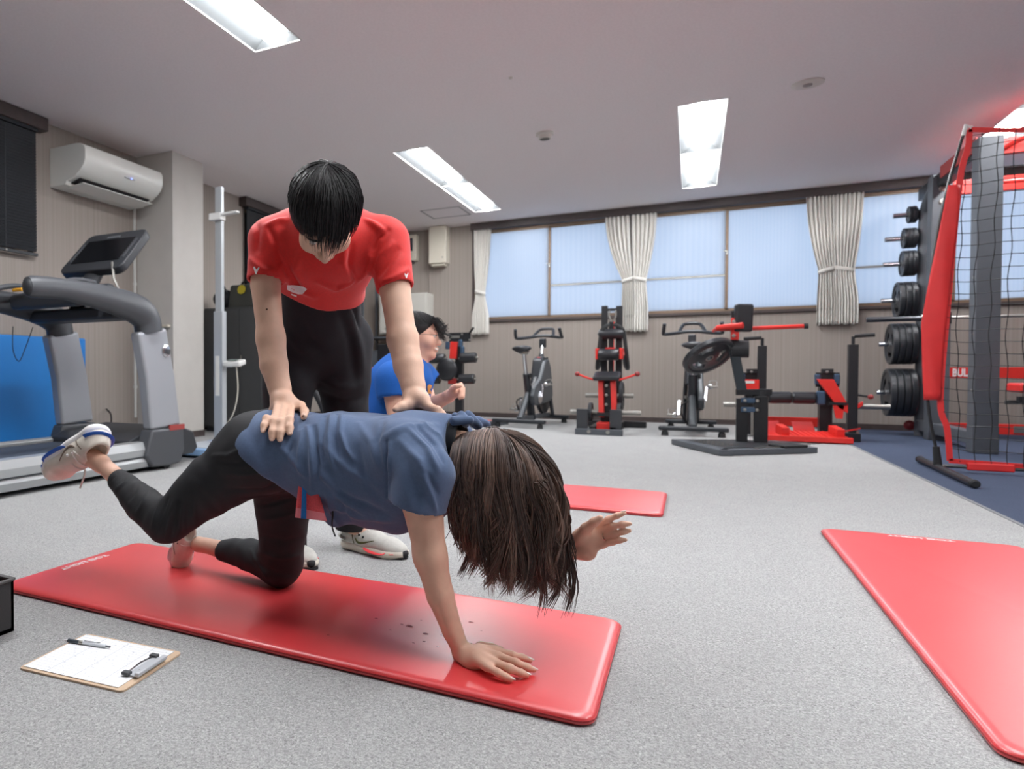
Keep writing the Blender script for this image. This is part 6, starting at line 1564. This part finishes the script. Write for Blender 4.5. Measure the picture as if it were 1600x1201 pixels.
# ---- towel hanging at her waist
T = thing('towel', 'small red towel with a blue stripe tucked into the waistband of the kneeling person', 'towel', at_y(485, 780, 1.44))
M_TOWEL = mat('red_terry', (222, 84, 90), .95, vary=.12, vscale=300, bump=.5, bscale=600)
M_TOWELB = mat('blue_terry', (40, 120, 196), .95, vary=.12, vscale=300, bump=.5, bscale=600)
def towel_band(name, f0, f1, m, g0=0, g1=1, lift=0.0):
    vs = []; fs = []; nu, nv = 12, 10
    for i in range(nu + 1):
        for j in range(nv + 1):
            u = f0 + (f1 - f0) * i / nu; v = g0 + (g1 - g0) * j / nv
            tx, bx_ = 470 + 24 * u, 461 + 50 * u; ty, by_ = 738 + 20 * u, 808 + 6 * u
            p = at_y(tx + (bx_ - tx) * v, ty + (by_ - ty) * v, 1.455 - .02 * v - .008 * math.sin(7 * u + 2 * v) * v - lift)
            vs.append(p)
    for i in range(nu):
        for j in range(nv): k = i * (nv + 1) + j; fs.append((k, k + 1, k + nv + 2, k + nv + 1))
    o = MB().add(vs, fs).build(name, m, T, sharp=180); md = o.modifiers.new('thick', 'SOLIDIFY'); md.thickness = .006; md.offset = 0
towel_band('cloth', 0, 1, M_TOWEL)
towel_band('blue_stripe', .17, .36, M_TOWELB, .0, 1.0, .002)
towel_band('hem_band', 0, 1, mat('pink_hem', (226, 126, 134), .95, bump=.4, bscale=500), .78, 1.0, .0012)
# ================================================================== MAN in red leaning on her back
def decal(bvh, polys, name, m, parent, lift=.0015):
    """flat print laid on a surface; outline corners given where they show"""
    mb = MB()
    def drop(px, py):
        h, n, _, _ = bvh.ray_cast(Vector((0, 0, CAM_H)), _ray(px, py).normalized())
        if h is None: return None
        return h + n * lift if n.dot(_ray(px, py)) < 0 else h - n * lift
    for poly in polys:      # fine triangles, so the print follows the cloth
        c = (sum(q[0] for q in poly) / len(poly), sum(q[1] for q in poly) / len(poly)); K = 4
        for a, b in zip(poly, poly[1:] + poly[:1]):
            P = lambda i, j: (c[0] + (a[0] - c[0]) * i / K + (b[0] - c[0]) * j / K, c[1] + (a[1] - c[1]) * i / K + (b[1] - c[1]) * j / K)
            for i in range(K):
                for j in range(K - i):
                    for tri in ([(i, j), (i + 1, j), (i, j + 1)], [(i + 1, j), (i + 1, j + 1), (i, j + 1)] if i + j < K - 1 else None):
                        vs = [drop(*P(*q)) for q in tri] if tri else [None]
                        if None not in vs: mb.add(vs, [(0, 1, 2)])
    return mb.build(name, m, parent) if mb.v else None
W_BVH = world_bvh([shirt, bpy.data.objects['leggings']])
CR, CF = Vector((math.cos(CAM_YAW), math.sin(CAM_YAW), 0)), Vector((-math.sin(CAM_YAW), math.cos(CAM_YAW), 0)); UP = Vector((0, 0, 1))
M_SKIN_M = skin_mat('skin_fair', (222, 182, 158))
M_REDTEE = cloth_mat('red_sport_knit', (214, 34, 28), .7)
M_TROUS = cloth_mat('black_sweatpants', (28, 29, 34), .9, .1, sheen=0)
MN = thing('person', 'person in a red t-shirt standing and leaning both hands on the kneeling back', 'person', (-1.1, 2.1, 0))
hc_ = at_d(507, 336, 1.84); mf = -CF * .33 - UP * .93 + CR * .03; mu = -CF * .92 + UP * .33 + CR * .02
mrS, mrE, mrW = at_d(421, 378, 1.99), at_d(423, 528, 1.93), at_d(440, 624, 1.865)
mlS, mlE, mlW = at_d(603, 378, 1.97), at_d(629, 530, 1.86), at_d(649, 622, 1.765)
chest, waist, hips = at_d(510, 385, 2.03), at_d(499, 462, 2.22), at_d(497, 525, 2.34)
rH, rK, rA = at_d(455, 540, 2.33), at_d(446, 665, 2.32), at_d(452, 845, 2.36)
lH, lK, lA = at_d(534, 535, 2.36), at_d(541, 655, 2.44), at_d(548, 812, 2.5)
B = Body()
B.cone(chest, waist, .1, .08, .04, flat=(CR, 1.25)); B.cone(waist, hips, .08, .095, .04, flat=(CR, 1.15))
B.cone(chest + UP * .03, hc_ - mu * .06 - mf * .03, .06, .05, .03)
B.cone(mrS, mlS, .06, .06, .04)
gM, _, _, _ = head_prims(B, hc_, mf, mu, 1.02)
B.chain([mrS, at_d(415, 445, 1.96), mrE], [.052, .043, .0375], .02); B.chain([mrE, at_d(428, 570, 1.905), at_d(437, 607, 1.88), mrW], [.0375, .037, .0295, .0255], .02, flat=(CR, 1.08))
B.chain([mlS, at_d(617, 452, 1.92), mlE], [.052, .043, .038], .02); B.chain([mlE, at_d(638, 572, 1.82), at_d(646, 604, 1.785), mlW], [.038, .0365, .0292, .0252], .02, flat=(CR, 1.08))
# right hand: fingers draped over her hip
D = 1.83
M_ = [(421, 647), (432, 643), (443, 643), (453, 645)]; P_ = [(417, 660), (429.5, 665), (441, 666), (454, 662)]; D_ = [(414, 669), (427.5, 678), (440, 679), (454.5, 672)]; T_ = [(412.5, 675.5), (427, 686.5), (439.5, 688), (454.5, 679)]
def hit(px, py, r, dflt):
    h, n, _, _ = W_BVH.ray_cast(Vector((0, 0, CAM_H)), _ray(px, py).normalized())
    if h is None: return on(W_BVH, at_d(px, py, dflt), r)
    if n.dot(_ray(px, py)) > 0: n = -n
    return h + n * r
wrP = mrW
mk = []
tipsR = []
for i in range(4):
    m_ = on(W_BVH, at_d(*M_[i], 1.835), .018); p_ = hit(*P_[i], .0125, D); d_ = hit(*D_[i], .0105, D); t_ = hit(*T_[i], .0092, D); mk.append(m_)
    B.chain([wrP, wrP.lerp(m_, .55) + UP * .006, m_], [.024, .019, .0145], .014); finger(B, [m_, p_, d_, t_], (.0112, .0118, .0118, .0115)[i], (.0078, .0086, .0088, .0086)[i]); tipsR.append((t_, d_))
tb = [wrP + CR * .016, at_d(459, 636, 1.845), hit(469, 642, .014, 1.84), hit(475, 649, .0115, 1.83), hit(476, 656, .0095, 1.82)]
tb[1] = on(W_BVH, tb[1], .02) if (on(W_BVH, tb[1], .02) - tb[1]).length < .03 else tb[1]
B.chain(tb, [.02, .0165, .0135, .0115, .0088], .01)
# left hand: flat on her upper back, fingers wrapping towards the collar
wl = mlW
tipsL = []
for i, (m_, p_, t_, r0) in enumerate((((667, 637, 1.735), (683, 643, 1.71), (695, 662, 1.685), .0112), ((667, 636, 1.76), (682, 641, 1.745), (693, 651, 1.73), .0116), ((664, 636, 1.79), (677, 640, 1.785), (688, 646, 1.78), .0114), ((660, 636, 1.815), (670, 640, 1.82), (680, 643, 1.825), .0105))):
    a = on(W_BVH, at_d(*m_), .017); b = on(W_BVH, at_d(*p_), .0125); c = on(W_BVH, at_d(*t_), .009); bb = on(W_BVH, b.lerp(c, .55), .0105)
    B.chain([wl, wl.lerp(a, .55) + UP * .006, a], [.023, .0185, .014], .014); finger(B, [a, b, bb, c], r0, .0082); tipsL.append((c, bb))
tl = [wl - CR * .014, on(W_BVH, at_d(638, 640, 1.74), .018), on(W_BVH, at_d(629, 645, 1.725), .0125), on(W_BVH, at_d(621, 648, 1.715), .0095)]
B.chain(tl, [.02, .0155, .0125, .009], .01)
# legs
B.chain([rH, rK, rA], [.1, .062, .04], .04); B.chain([lH, lK, lA], [.1, .062, .04], .04)
sLh, sLt = V3((-1.135, 2.285, 0)), V3((-.872, 2.225, 0)); sRh, sRt = V3((-1.315, 2.09, 0)), V3((-1.1, 1.962, 0))
B.chain([lA, sLh.lerp(sLt, .35) + UP * .06], [.04, .035], .02); B.chain([rA, sRh.lerp(sRt, .35) + UP * .06], [.04, .035], .02)
V, F = B.mesh(.0036); V = relax(V, F, 2)
mbody = sdf_obj('body', V, F, M_SKIN_M, MN)
eyes(gM, mf.normalized(), 1.02, MN, -.0012, M_SKIN_M)
MB().ball(at_d(417, 483, 1.905), .003, 8, 6).build('mole', mat('mole_brown', (80, 50, 40), .6), mbody)
_keep = W; body_saved = body; body = mbody
M_NAIL_SAVE = M_NAIL; M_NAIL = mat('bare_nail', (226, 190, 172), .3)
for t_, d_ in tipsR: nail(t_, t_ - d_, W_BVH.find_nearest(t_)[1], 1.15)
for t_, d_ in tipsL[:2]: nail(t_, t_ - d_, W_BVH.find_nearest(t_)[1], 1.1)
nail(tb[-1], tb[-1] - tb[-2], W_BVH.find_nearest(tb[-1])[1], 1.3)
body = body_saved; M_NAIL = M_NAIL_SAVE
# ---- trousers
P = Body()
wtop = waist + (waist - hips) * .55
P.cone(wtop - CF * .015, hips, .1, .113, .05, flat=(CR, 1.2)); P.cone(wtop - CF * .03, hips - CF * .03, .092, .098, .05, flat=(CR, 1.15))
P.chain([rH, rH.lerp(rK, .5), rK, rK.lerp(rA, .5), rA - UP * .03], [.106, .09, .076, .066, .058], .05); P.chain([lH, lH.lerp(lK, .5), lK, lK.lerp(lA, .5), lA - UP * .03], [.108, .094, .08, .068, .058], .05)
P.plane(waist + (waist - hips) * .5, hips - waist, .006)
P.cut(rA - UP * .035, rA - UP * .14, .09); P.cut(lA - UP * .035, lA - UP * .14, .09)
V, F = P.mesh(.005); V = relax(V, F, 2); N = normals(V, F); fl = []
for pts, w, a in (([(470, 500), (482, 530), (500, 548)], .02, -.006), ([(545, 490), (560, 540), (566, 580)], .02, .006), ([(530, 480), (548, 530), (556, 600)], .016, -.006), ([(450, 520), (470, 545), (485, 548)], .016, .006), ([(500, 590), (530, 605), (566, 600)], .016, .005), ([(505, 615), (535, 628), (568, 622)], .016, -.005), ([(430, 600), (450, 612), (474, 605)], .016, .005), ([(548, 475), (556, 490), (560, 510)], .008, -.006)):
    fl.append((pts, w * 1.1, a * 1.8))
V = folds_px(V, F, fl); N = normals(V, F); V = ripple(V, N, .002, [((18, 22, 30), .2, 1), ((-26, 14, 40), 1.4, .7)])
sdf_obj('trousers', V, F, M_TROUS, MN)
# ---- red t-shirt
S = Body()
ch_up = chest + UP * .0
S.cone(chest - CR * .068, waist - CR * .04, .114, .1, .04); S.cone(chest + CR * .06, waist + CR * .012, .112, .1, .04); S.cone(chest, waist, .122, .112, .05)
S.cone(waist, waist.lerp(hips, .9), .112, .118, .04, flat=(CR, 1.25)); S.cone(waist - CF * .04, waist.lerp(hips, .8) - CF * .05, .095, .095, .04, flat=(CR, 1.25))
S.cone(mrS + CR * .03, mlS - CR * .03, .07, .07, .05); S.cone(chest - CF * .06 - UP * .01, waist - CF * .05, .1, .085, .05)
S.cone(chest + UP * .03, hc_ - mu * .07 - mf * .06, .085, .068, .04)
ax_ = (waist - chest).normalized()
S.plane(at_d(495, 478, 2.08), -(ax_ * .8 - UP * .5 - CR * .2), .006)
sr0, sr1, sl0, sl1 = mrS + CR * .005, at_d(414, 441, 1.96), mlS, at_d(618, 451, 1.92)
for a, b in ((sr0, sr1), (sl0, sl1)):
    d = (b - a).normalized(); Q = Body(); Q.chain([a, a.lerp(b, .55), b + d * .02], [.069, .0575, .0525], .03); Q.cut(b, b + d * .1, .09); Q.cone(b - d * .04, b + d * .04, .0445, .046, .004, neg=True); S.sub(Q, .03)
S.cone(hc_ - mu * .11 - mf * .06, hc_ - mu * .02 - mf * .03, .056, .075, .004, neg=True)
V, F = S.mesh(.0045); V = relax(V, F, 2); N = normals(V, F); fl = []
for pts, w, a, d in (([(418, 352), (436, 345), (448, 344)], .012, .006, 1.93), ([(420, 356), (432, 380), (438, 408)], .01, -.006, 1.92), ([(395, 335), (404, 360), (402, 390)], .014, -.005, 1.93), ([(600, 362), (585, 352), (572, 345)], .01, .006, 1.91), ([(606, 360), (590, 372), (580, 395)], .01, -.006, 1.9), ([(580, 395), (576, 420), (560, 438)], .014, .006, 1.92), ([(612, 380), (596, 398), (586, 420)], .012, .005, 1.89), ([(622, 390), (604, 412), (592, 430)], .012, -.005, 1.88), ([(540, 385), (535, 410), (545, 435)], .014, .007, 1.95), ([(550, 385), (546, 415), (556, 440)], .012, -.006, 1.95), ([(440, 400), (450, 425), (470, 450)], .014, -.006, 2.0), ([(438, 420), (460, 448), (490, 462)], .016, .006, 2.02), ([(470, 395), (462, 420), (470, 445)], .014, .004, 1.97), ([(500, 440), (525, 452), (550, 440)], .014, .005, 2.05), ([(384, 400), (410, 420), (432, 425)], .012, .004, 1.92), ([(600, 440), (618, 432), (638, 420)], .01, .004, 1.87), ([(596, 452), (618, 447), (640, 442)], .004, -.0022, 1.87), ([(380, 431), (410, 438), (436, 436)], .004, -.0022, 1.92)):
    fl.append((pts, w * .8, a * 1.7))
V = folds_px(V, F, fl); N = normals(V, F); V = ripple(V, N, .0016, [((28, 20, 36), .3, 1), ((-40, 30, 22), 1.5, .7)])
tee = sdf_obj('t_shirt', V, F, M_REDTEE, MN)
T_BVH = world_bvh([tee])
decal(T_BVH, [[(396, 417), (398.5, 416), (400.5, 423), (404.5, 417), (406, 418), (401, 428), (399.5, 428)]], 'sleeve_mark', M_PRINT, tee)
decal(T_BVH, [[(631, 427), (633, 427), (634.5, 431), (636.5, 426), (637.5, 427), (635, 435), (633.5, 434)]], 'sleeve_mark', M_PRINT, tee)
decal(T_BVH, [[(449, 445), (457, 445), (457, 456), (449, 452)], [(457, 445), (466, 446), (466, 459), (457, 456)], [(466, 446), (474, 447), (480, 451), (473, 459), (466, 459)], [(455, 458), (464, 461), (464, 463.5), (456, 460.5)]], 'hem_print', M_PRINT, tee, .0015)
# ---- shoes of the man
M_MSHOE = mat('pale_grey_knit', (198, 197, 190), .75, vary=.06, vscale=80, bump=.2, bscale=800)
M_MSOLE = mat('cream_foam', (220, 214, 200), .5)
acc = dict(lace=M_LACE, stripe=mat('coral_red', (236, 72, 78), .45), mark=mat('olive_mark', (84, 84, 50), .5), heel=mat('grey_heel', (160, 158, 150), .6), eyelet=M_BLACKMATTE)
for h_, t_ in ((sLh, sLt), (sRh, sRt)):
    so = shoe(MN, h_, t_, UP, W=.088, m_up=M_MSHOE, m_sole=M_MSOLE, m_acc=acc)
    d = (t_ - h_).normalized(); s_ = d.cross(UP)
    MB().prism([(-.12, -.028), (.1, -.034), (.133, -.02), (.14, 0), (.133, .02), (.1, .034), (-.12, .028)], (h_ + t_) / 2 + UP * .004, d, s_, (0, 0, .007)).build('outsole', M_BLACKMATTE, so)
    MB().ball(t_ - d * .008 + UP * .02, .018, 12, 8, (1, 1.2, .8)).build('toe_cap', M_BLACKMATTE, so)
# ---- hair of the man
M_HAIRK = mat('black_hair', (27, 25, 26), .5, vary=.3, vscale=80, spec=.4)
f_, u_ = mf.normalized(), mu.normalized(); r_ = f_.cross(u_).normalized(); u_ = r_.cross(f_).normalized()
cen = hc_ - f_ * .012 + u_ * .03
RAD = np.array([.099, .108, .098])
AXM = np.array([tuple(r_), tuple(f_), tuple(u_)])
def scalp(d, k=1.0): return A3(cen) + (np.asarray(d) * RAD * k) @ AXM
wv = np.array([-.1, -.62, .78]); wv /= np.linalg.norm(wv); e1 = np.array([0, 1.0, 0]); e1 = e1 - wv * e1.dot(wv); e1 /= np.linalg.norm(e1); e2 = np.cross(wv, e1)
HR2 = np.random.default_rng(5); st = []
for i in range(3200):
    al = HR2.uniform(-PI, PI); front = max(0, math.cos(al)); th = 1.4 + .88 * front + .12 * HR2.normal() - .1 * (1 - front); th *= .5 + .5 * HR2.random() ** (.4 if front < .5 else .6)
    sw = .25 * HR2.normal() * .3 + .35
    pts = []; n = 11; off = .96 + .06 * HR2.random() + (.05 * HR2.random() if HR2.random() < .06 else 0); a0 = HR2.random() ** .5 * .5 if HR2.random() < .45 else 0
    for k in range(n + 1):
        q = a0 * th + (th - a0 * th) * k / n; a = al + sw * (1 - math.exp(-q * 1.6)) - .3; d = math.cos(q) * wv + math.sin(q) * (math.cos(a) * e1 + math.sin(a) * e2)
        kk = off + .03 * math.sin(PI * k / n)
        p = scalp(d, kk)
        if front > .3 and q > 1.6: p = p + (np.array([0, 0, -.03]) + A3(f_) * .0) * (q - 1.6) * 1.6 * front
        pts.append(p + HR2.normal(0, .0008, 3))
    r = .0016 * (.6 + .6 * HR2.random()); st.append((pts, [r * (1 - .9 * max(0, (k - n * .5) / (n * .5))) for k in range(n + 1)]))
HB = Body(); HB.ell(cen, [.095, .103, .094], (r_, f_, u_), .02)
HB.plane(hc_ + f_ * .1 + u_ * .03, -f_ * .8 + u_ * .6, .02); HB.plane(hc_ - u_ * .05 - f_ * .02, u_ - f_ * .35, .02)
V, F = HB.mesh(.0045); mh = sdf_obj('hair', relax(V, F, 2), F, M_HAIRK, MN)
o = strand_mesh(st, 'hair_strands', M_HAIRK, mh); o['kind'] = 'stuff'
# ================================================================== PERSON in blue sitting on the floor behind
TP = thing('person', 'smiling person with glasses and a blue t-shirt sitting on the floor behind', 'person', at_z(612, 800, 0))
dd = 3.2
tc_ = at_d(653, 526, dd); tf = CR * .95 - CF * .28 - UP * .03; tu = UP * 1.0 + CR * .06 
M_SKIN_T = skin_mat('skin_light', (220, 172, 150))
M_BLUETEE = cloth_mat('royal_blue_cotton', (0, 82, 164), .85, sheen=0)
sc = .92
nk = at_d(640, 568, dd); shc = at_d(632, 588, dd + .02); pel = at_d(606, 752, dd + .05)
nS, nE, nW = at_d(614, 592, dd - .16), at_d(622, 655, dd - .2), at_d(660, 668, dd - .24)
fS, fE, fW = at_d(652, 588, dd + .12), at_d(671, 634, dd + .05), at_d(701, 619, dd - .03)
B = Body()
gT, *_ = head_prims(B, tc_, tf, tu, sc)
B.cone(tc_ - UP * .08, nk - UP * .02, .05, .056, .03); B.cone(shc, pel, .11, .12, .04, flat=(CF, 1.25)); B.cone(nS, fS, .06, .06, .04)
B.chain([nS, nE, nW], [.056, .043, .026], .02); B.chain([fS, fE, fW], [.054, .041, .027], .02)
# raised loosely curled hand
hb_ = fW
for i in range(4):
    a = at_d(711 + i * .6, 604 + i * 4.2, dd - .05 - .012 * i); b = at_d(720 + i * .4, 601 + i * 4.6, dd - .075 - .01 * i); c = at_d(723.5 - i * .3, 607 + i * 4.2, dd - .1 - .008 * i); e = at_d(719 - i * .4, 611 + i * 3.6, dd - .12)
    B.chain([hb_, a], [.024, .014], .012); finger(B, [a, b, c, e], .0115, .0085)
B.chain([hb_ - CF * .01, at_d(708, 606, dd - .1), at_d(714, 603, dd - .13), at_d(719, 603, dd - .14)], [.018, .014, .0115, .009], .01)
# the other hand rests near the lap
for i in range(4):
    o_ = CF * (.016 - .011 * i); a = nW + CR * .055 + o_ - UP * .012; finger(B, [nW + CR * .02 + o_ * .6, a, a + CR * .03 - UP * .012, a + CR * (.05 - .005 * abs(i - 1)) - UP * .03], .0125, .0085)
B.cone(nW, nW + CR * .05 - UP * .006, .02, .019, .015, flat=(CF, 1.5)); B.chain([nW + CR * .012 - CF * .02, nW + CR * .035 - CF * .036, nW + CR * .062 - CF * .04 - UP * .01], [.014, .0115, .009], .01)
# crossed legs
kn1, kn2 = at_d(668, 775, dd - .28), at_d(690, 780, dd + .3); ft1, ft2 = at_d(660, 800, dd + .05), at_d(640, 800, dd - .15)
for a, b, c in ((pel - CF * .08, kn1, ft1), (pel + CF * .08, kn2, ft2)):
    b.z = .1; c.z = .06; B.chain([a, b, c], [.085, .06, .038], .03)
B.chain([ft1, ft1 + CF * .12], [.036, .03], .02); B.chain([ft2, ft2 - CF * .12], [.036, .03], .02)
V, F = B.mesh(.0052); V = relax(V, F, 1); V[:, 2] = np.maximum(V[:, 2], .004)
tb_ = sdf_obj('body', V, F, M_SKIN_T, TP)
eyes(gT, tf.normalized(), sc, TP, .004, M_SKIN_T)
tfn = tf.normalized()
# open smile
MB().tube(smooth_path([gT(-.021, .091, -.057), gT(-.01, .0985, -.0625), gT(.0, .1, -.064), gT(.01, .0985, -.0625), gT(.021, .091, -.057)], 4), .0045, 8).build('teeth', mat('teeth', (232, 228, 220), .3), TP)
# glasses
gl = thing('glasses', 'thin dark framed glasses worn by the person in blue', 'glasses', gT(0, .12, .005))
for q in (-1, 1):
    e1_, e2_ = gT(q * .032 + .02, .108, .004) - gT(q * .032, .108, .004), gT(q * .032, .108, .018) - gT(q * .032, .108, .004)
    ring = [gT(q * .032, .112, .002) + e1_ * (1.05 * math.cos(a)) + e2_ * (1.15 * math.sin(a)) for a in [2 * PI * k / 20 for k in range(21)]]
    MB().tube(ring, .0012, 5).build('rim', mat('glasses_frame', (60, 54, 52), .3, .5), gl)
    MB().tube([gT(q * .054, .108, .006), gT(q * .08, .05, .008), gT(q * .084, -.01, .004)], .0012, 5).build('temple', mat('glasses_frame'), gl)
MB().tube(smooth_path([gT(-.012, .112, .004), gT(0, .118, .007), gT(.012, .112, .004)], 3), .0011, 5).build('bridge', mat('glasses_frame'), gl)
# ---- shirt
S = Body()
S.cone(shc, at_d(612, 680, dd + .03), .13, .15, .04, flat=(CF, 1.2)); S.cone(at_d(612, 680, dd + .03), pel, .15, .14, .04, flat=(CF, 1.2)); S.cone(nS - UP * .005, fS - UP * .005, .078, .078, .05)
S.cone(at_d(604, 600, dd), at_d(600, 660, dd), .1, .115, .05)
S.cone(nk - UP * .01, nk - UP * .06, .062, .09, .03)
c1_ = at_d(615, 622, dd - .18); c2_ = at_d(674, 603, dd + .11)
for a, b in ((nS, c1_), (fS, c2_)):
    d = (b - a).normalized(); Q = Body(); Q.chain([a, b + d * .02], [.078, .068], .03); Q.cut(b, b + d * .1, .1); Q.cone(b - d * .03, b + d * .05, .056, .06, .004, neg=True); S.sub(Q, .03)
S.cone(nk - UP * .01, nk + UP * .1, .054, .08, .004, neg=True)
S.plane((0, 0, .08), (0, 0, 1), .01)
V, F = S.mesh(.006); V = relax(V, F, 2); N = normals(V, F)
V = ripple(V, N, .0028, [((14, 10, 30), .3, 1), ((-20, 16, 24), 1.5, .8), ((30, -12, -34), .6, .5)])
tt = sdf_obj('t_shirt', V, F, M_BLUETEE, TP); TB = world_bvh([tt])
decal(TB, [[(667, 603), (670, 600), (674, 602), (673, 606), (671, 604), (669.5, 606), (670, 611), (673, 612), (673, 615), (668, 614)], [(676, 604), (678, 603), (679, 608), (682, 602), (684, 603), (680.5, 611), (681, 616), (678.5, 616), (678, 611)]], 'chest_print', mat('orange_print', (214, 150, 80), .6), tt, .003)
# ---- trousers
P = Body(); P.cone(pel + UP * .03, pel - UP * .02, .14, .13, .03, flat=(CF, 1.25))
for a, b, c in ((pel - CF * .08, kn1, ft1), (pel + CF * .08, kn2, ft2)): P.chain([a, b, b.lerp(c, .8)], [.1, .075, .052], .03)
V, F = P.mesh(.007); V = relax(V, F, 2); V[:, 2] = np.maximum(V[:, 2], .003); sdf_obj('trousers', V, F, M_TROUS, TP)
# ---- wavy dark hair
f_, u_ = tf.normalized(), tu.normalized(); r_ = f_.cross(u_).normalized(); u_ = r_.cross(f_).normalized()
cen = tc_ - f_ * .012 + u_ * .034; AXM = np.array([tuple(r_), tuple(f_), tuple(u_)]); RAD = np.array([.086, .104, .088]) * sc
HB = Body(); HB.ell(cen, [.083 * sc, .1 * sc, .084 * sc], (r_, f_, u_), .02); HB.plane(tc_ + f_ * .07 + u_ * .04, -f_ * .75 + u_ * .66, .02); HB.plane(tc_ - u_ * .05, u_ - f_ * .5, .02)
V, F = HB.mesh(.006); th_ = sdf_obj('hair', relax(V, F, 2), F, M_HAIRK, TP)
HR3 = np.random.default_rng(9); st = []
wv = np.array([0, -.3, .95]); wv /= np.linalg.norm(wv); e1 = np.array([0, 1.0, 0]); e1 = e1 - wv * e1.dot(wv); e1 /= np.linalg.norm(e1); e2 = np.cross(wv, e1)
for i in range(700):
    al = HR3.uniform(-PI, PI); front = max(0, math.cos(al)); thm = (1.45 + .25 * front) * (.6 + .4 * HR3.random() ** .4); n = 9; ph = HR3.random() * 6; am = .05 + .06 * front; pts = []
    for k in range(n + 1):
        q = thm * k / n; a = al + am * math.sin(5 * q + ph); d = math.cos(q) * wv + math.sin(q) * (math.cos(a) * e1 + math.sin(a) * e2)
        lift = 1.0 + .05 * math.sin(4 * q + ph) + (.16 * front * max(0, q - .8))
        pts.append(A3(cen) + (d * RAD * lift) @ AXM)
    st.append((pts, [.0022 * (1 - .8 * k / n) for k in range(n + 1)]))
for i in range(60):   # curls sticking out at the forehead
    p0 = A3(gT(HR3.normal(0, .04), .07 + .02 * HR3.random(), .06 + .03 * HR3.random())); ph = HR3.random() * 2
    pts = [p0 + A3(f_) * (.06 * q) + A3(u_) * (.012 * math.sin(5 * q + ph) - (.018 + .03 * (i % 3)) * q) + A3(r_) * (.01 * math.cos(4 * q + ph)) for q in np.linspace(0, 1, 9)]
    st.append((pts, [.0022 * (1 - .75 * q) for q in np.linspace(0, 1, 9)]))
o = strand_mesh(st, 'hair_strands', M_HAIRK, th_); o['kind'] = 'stuff'
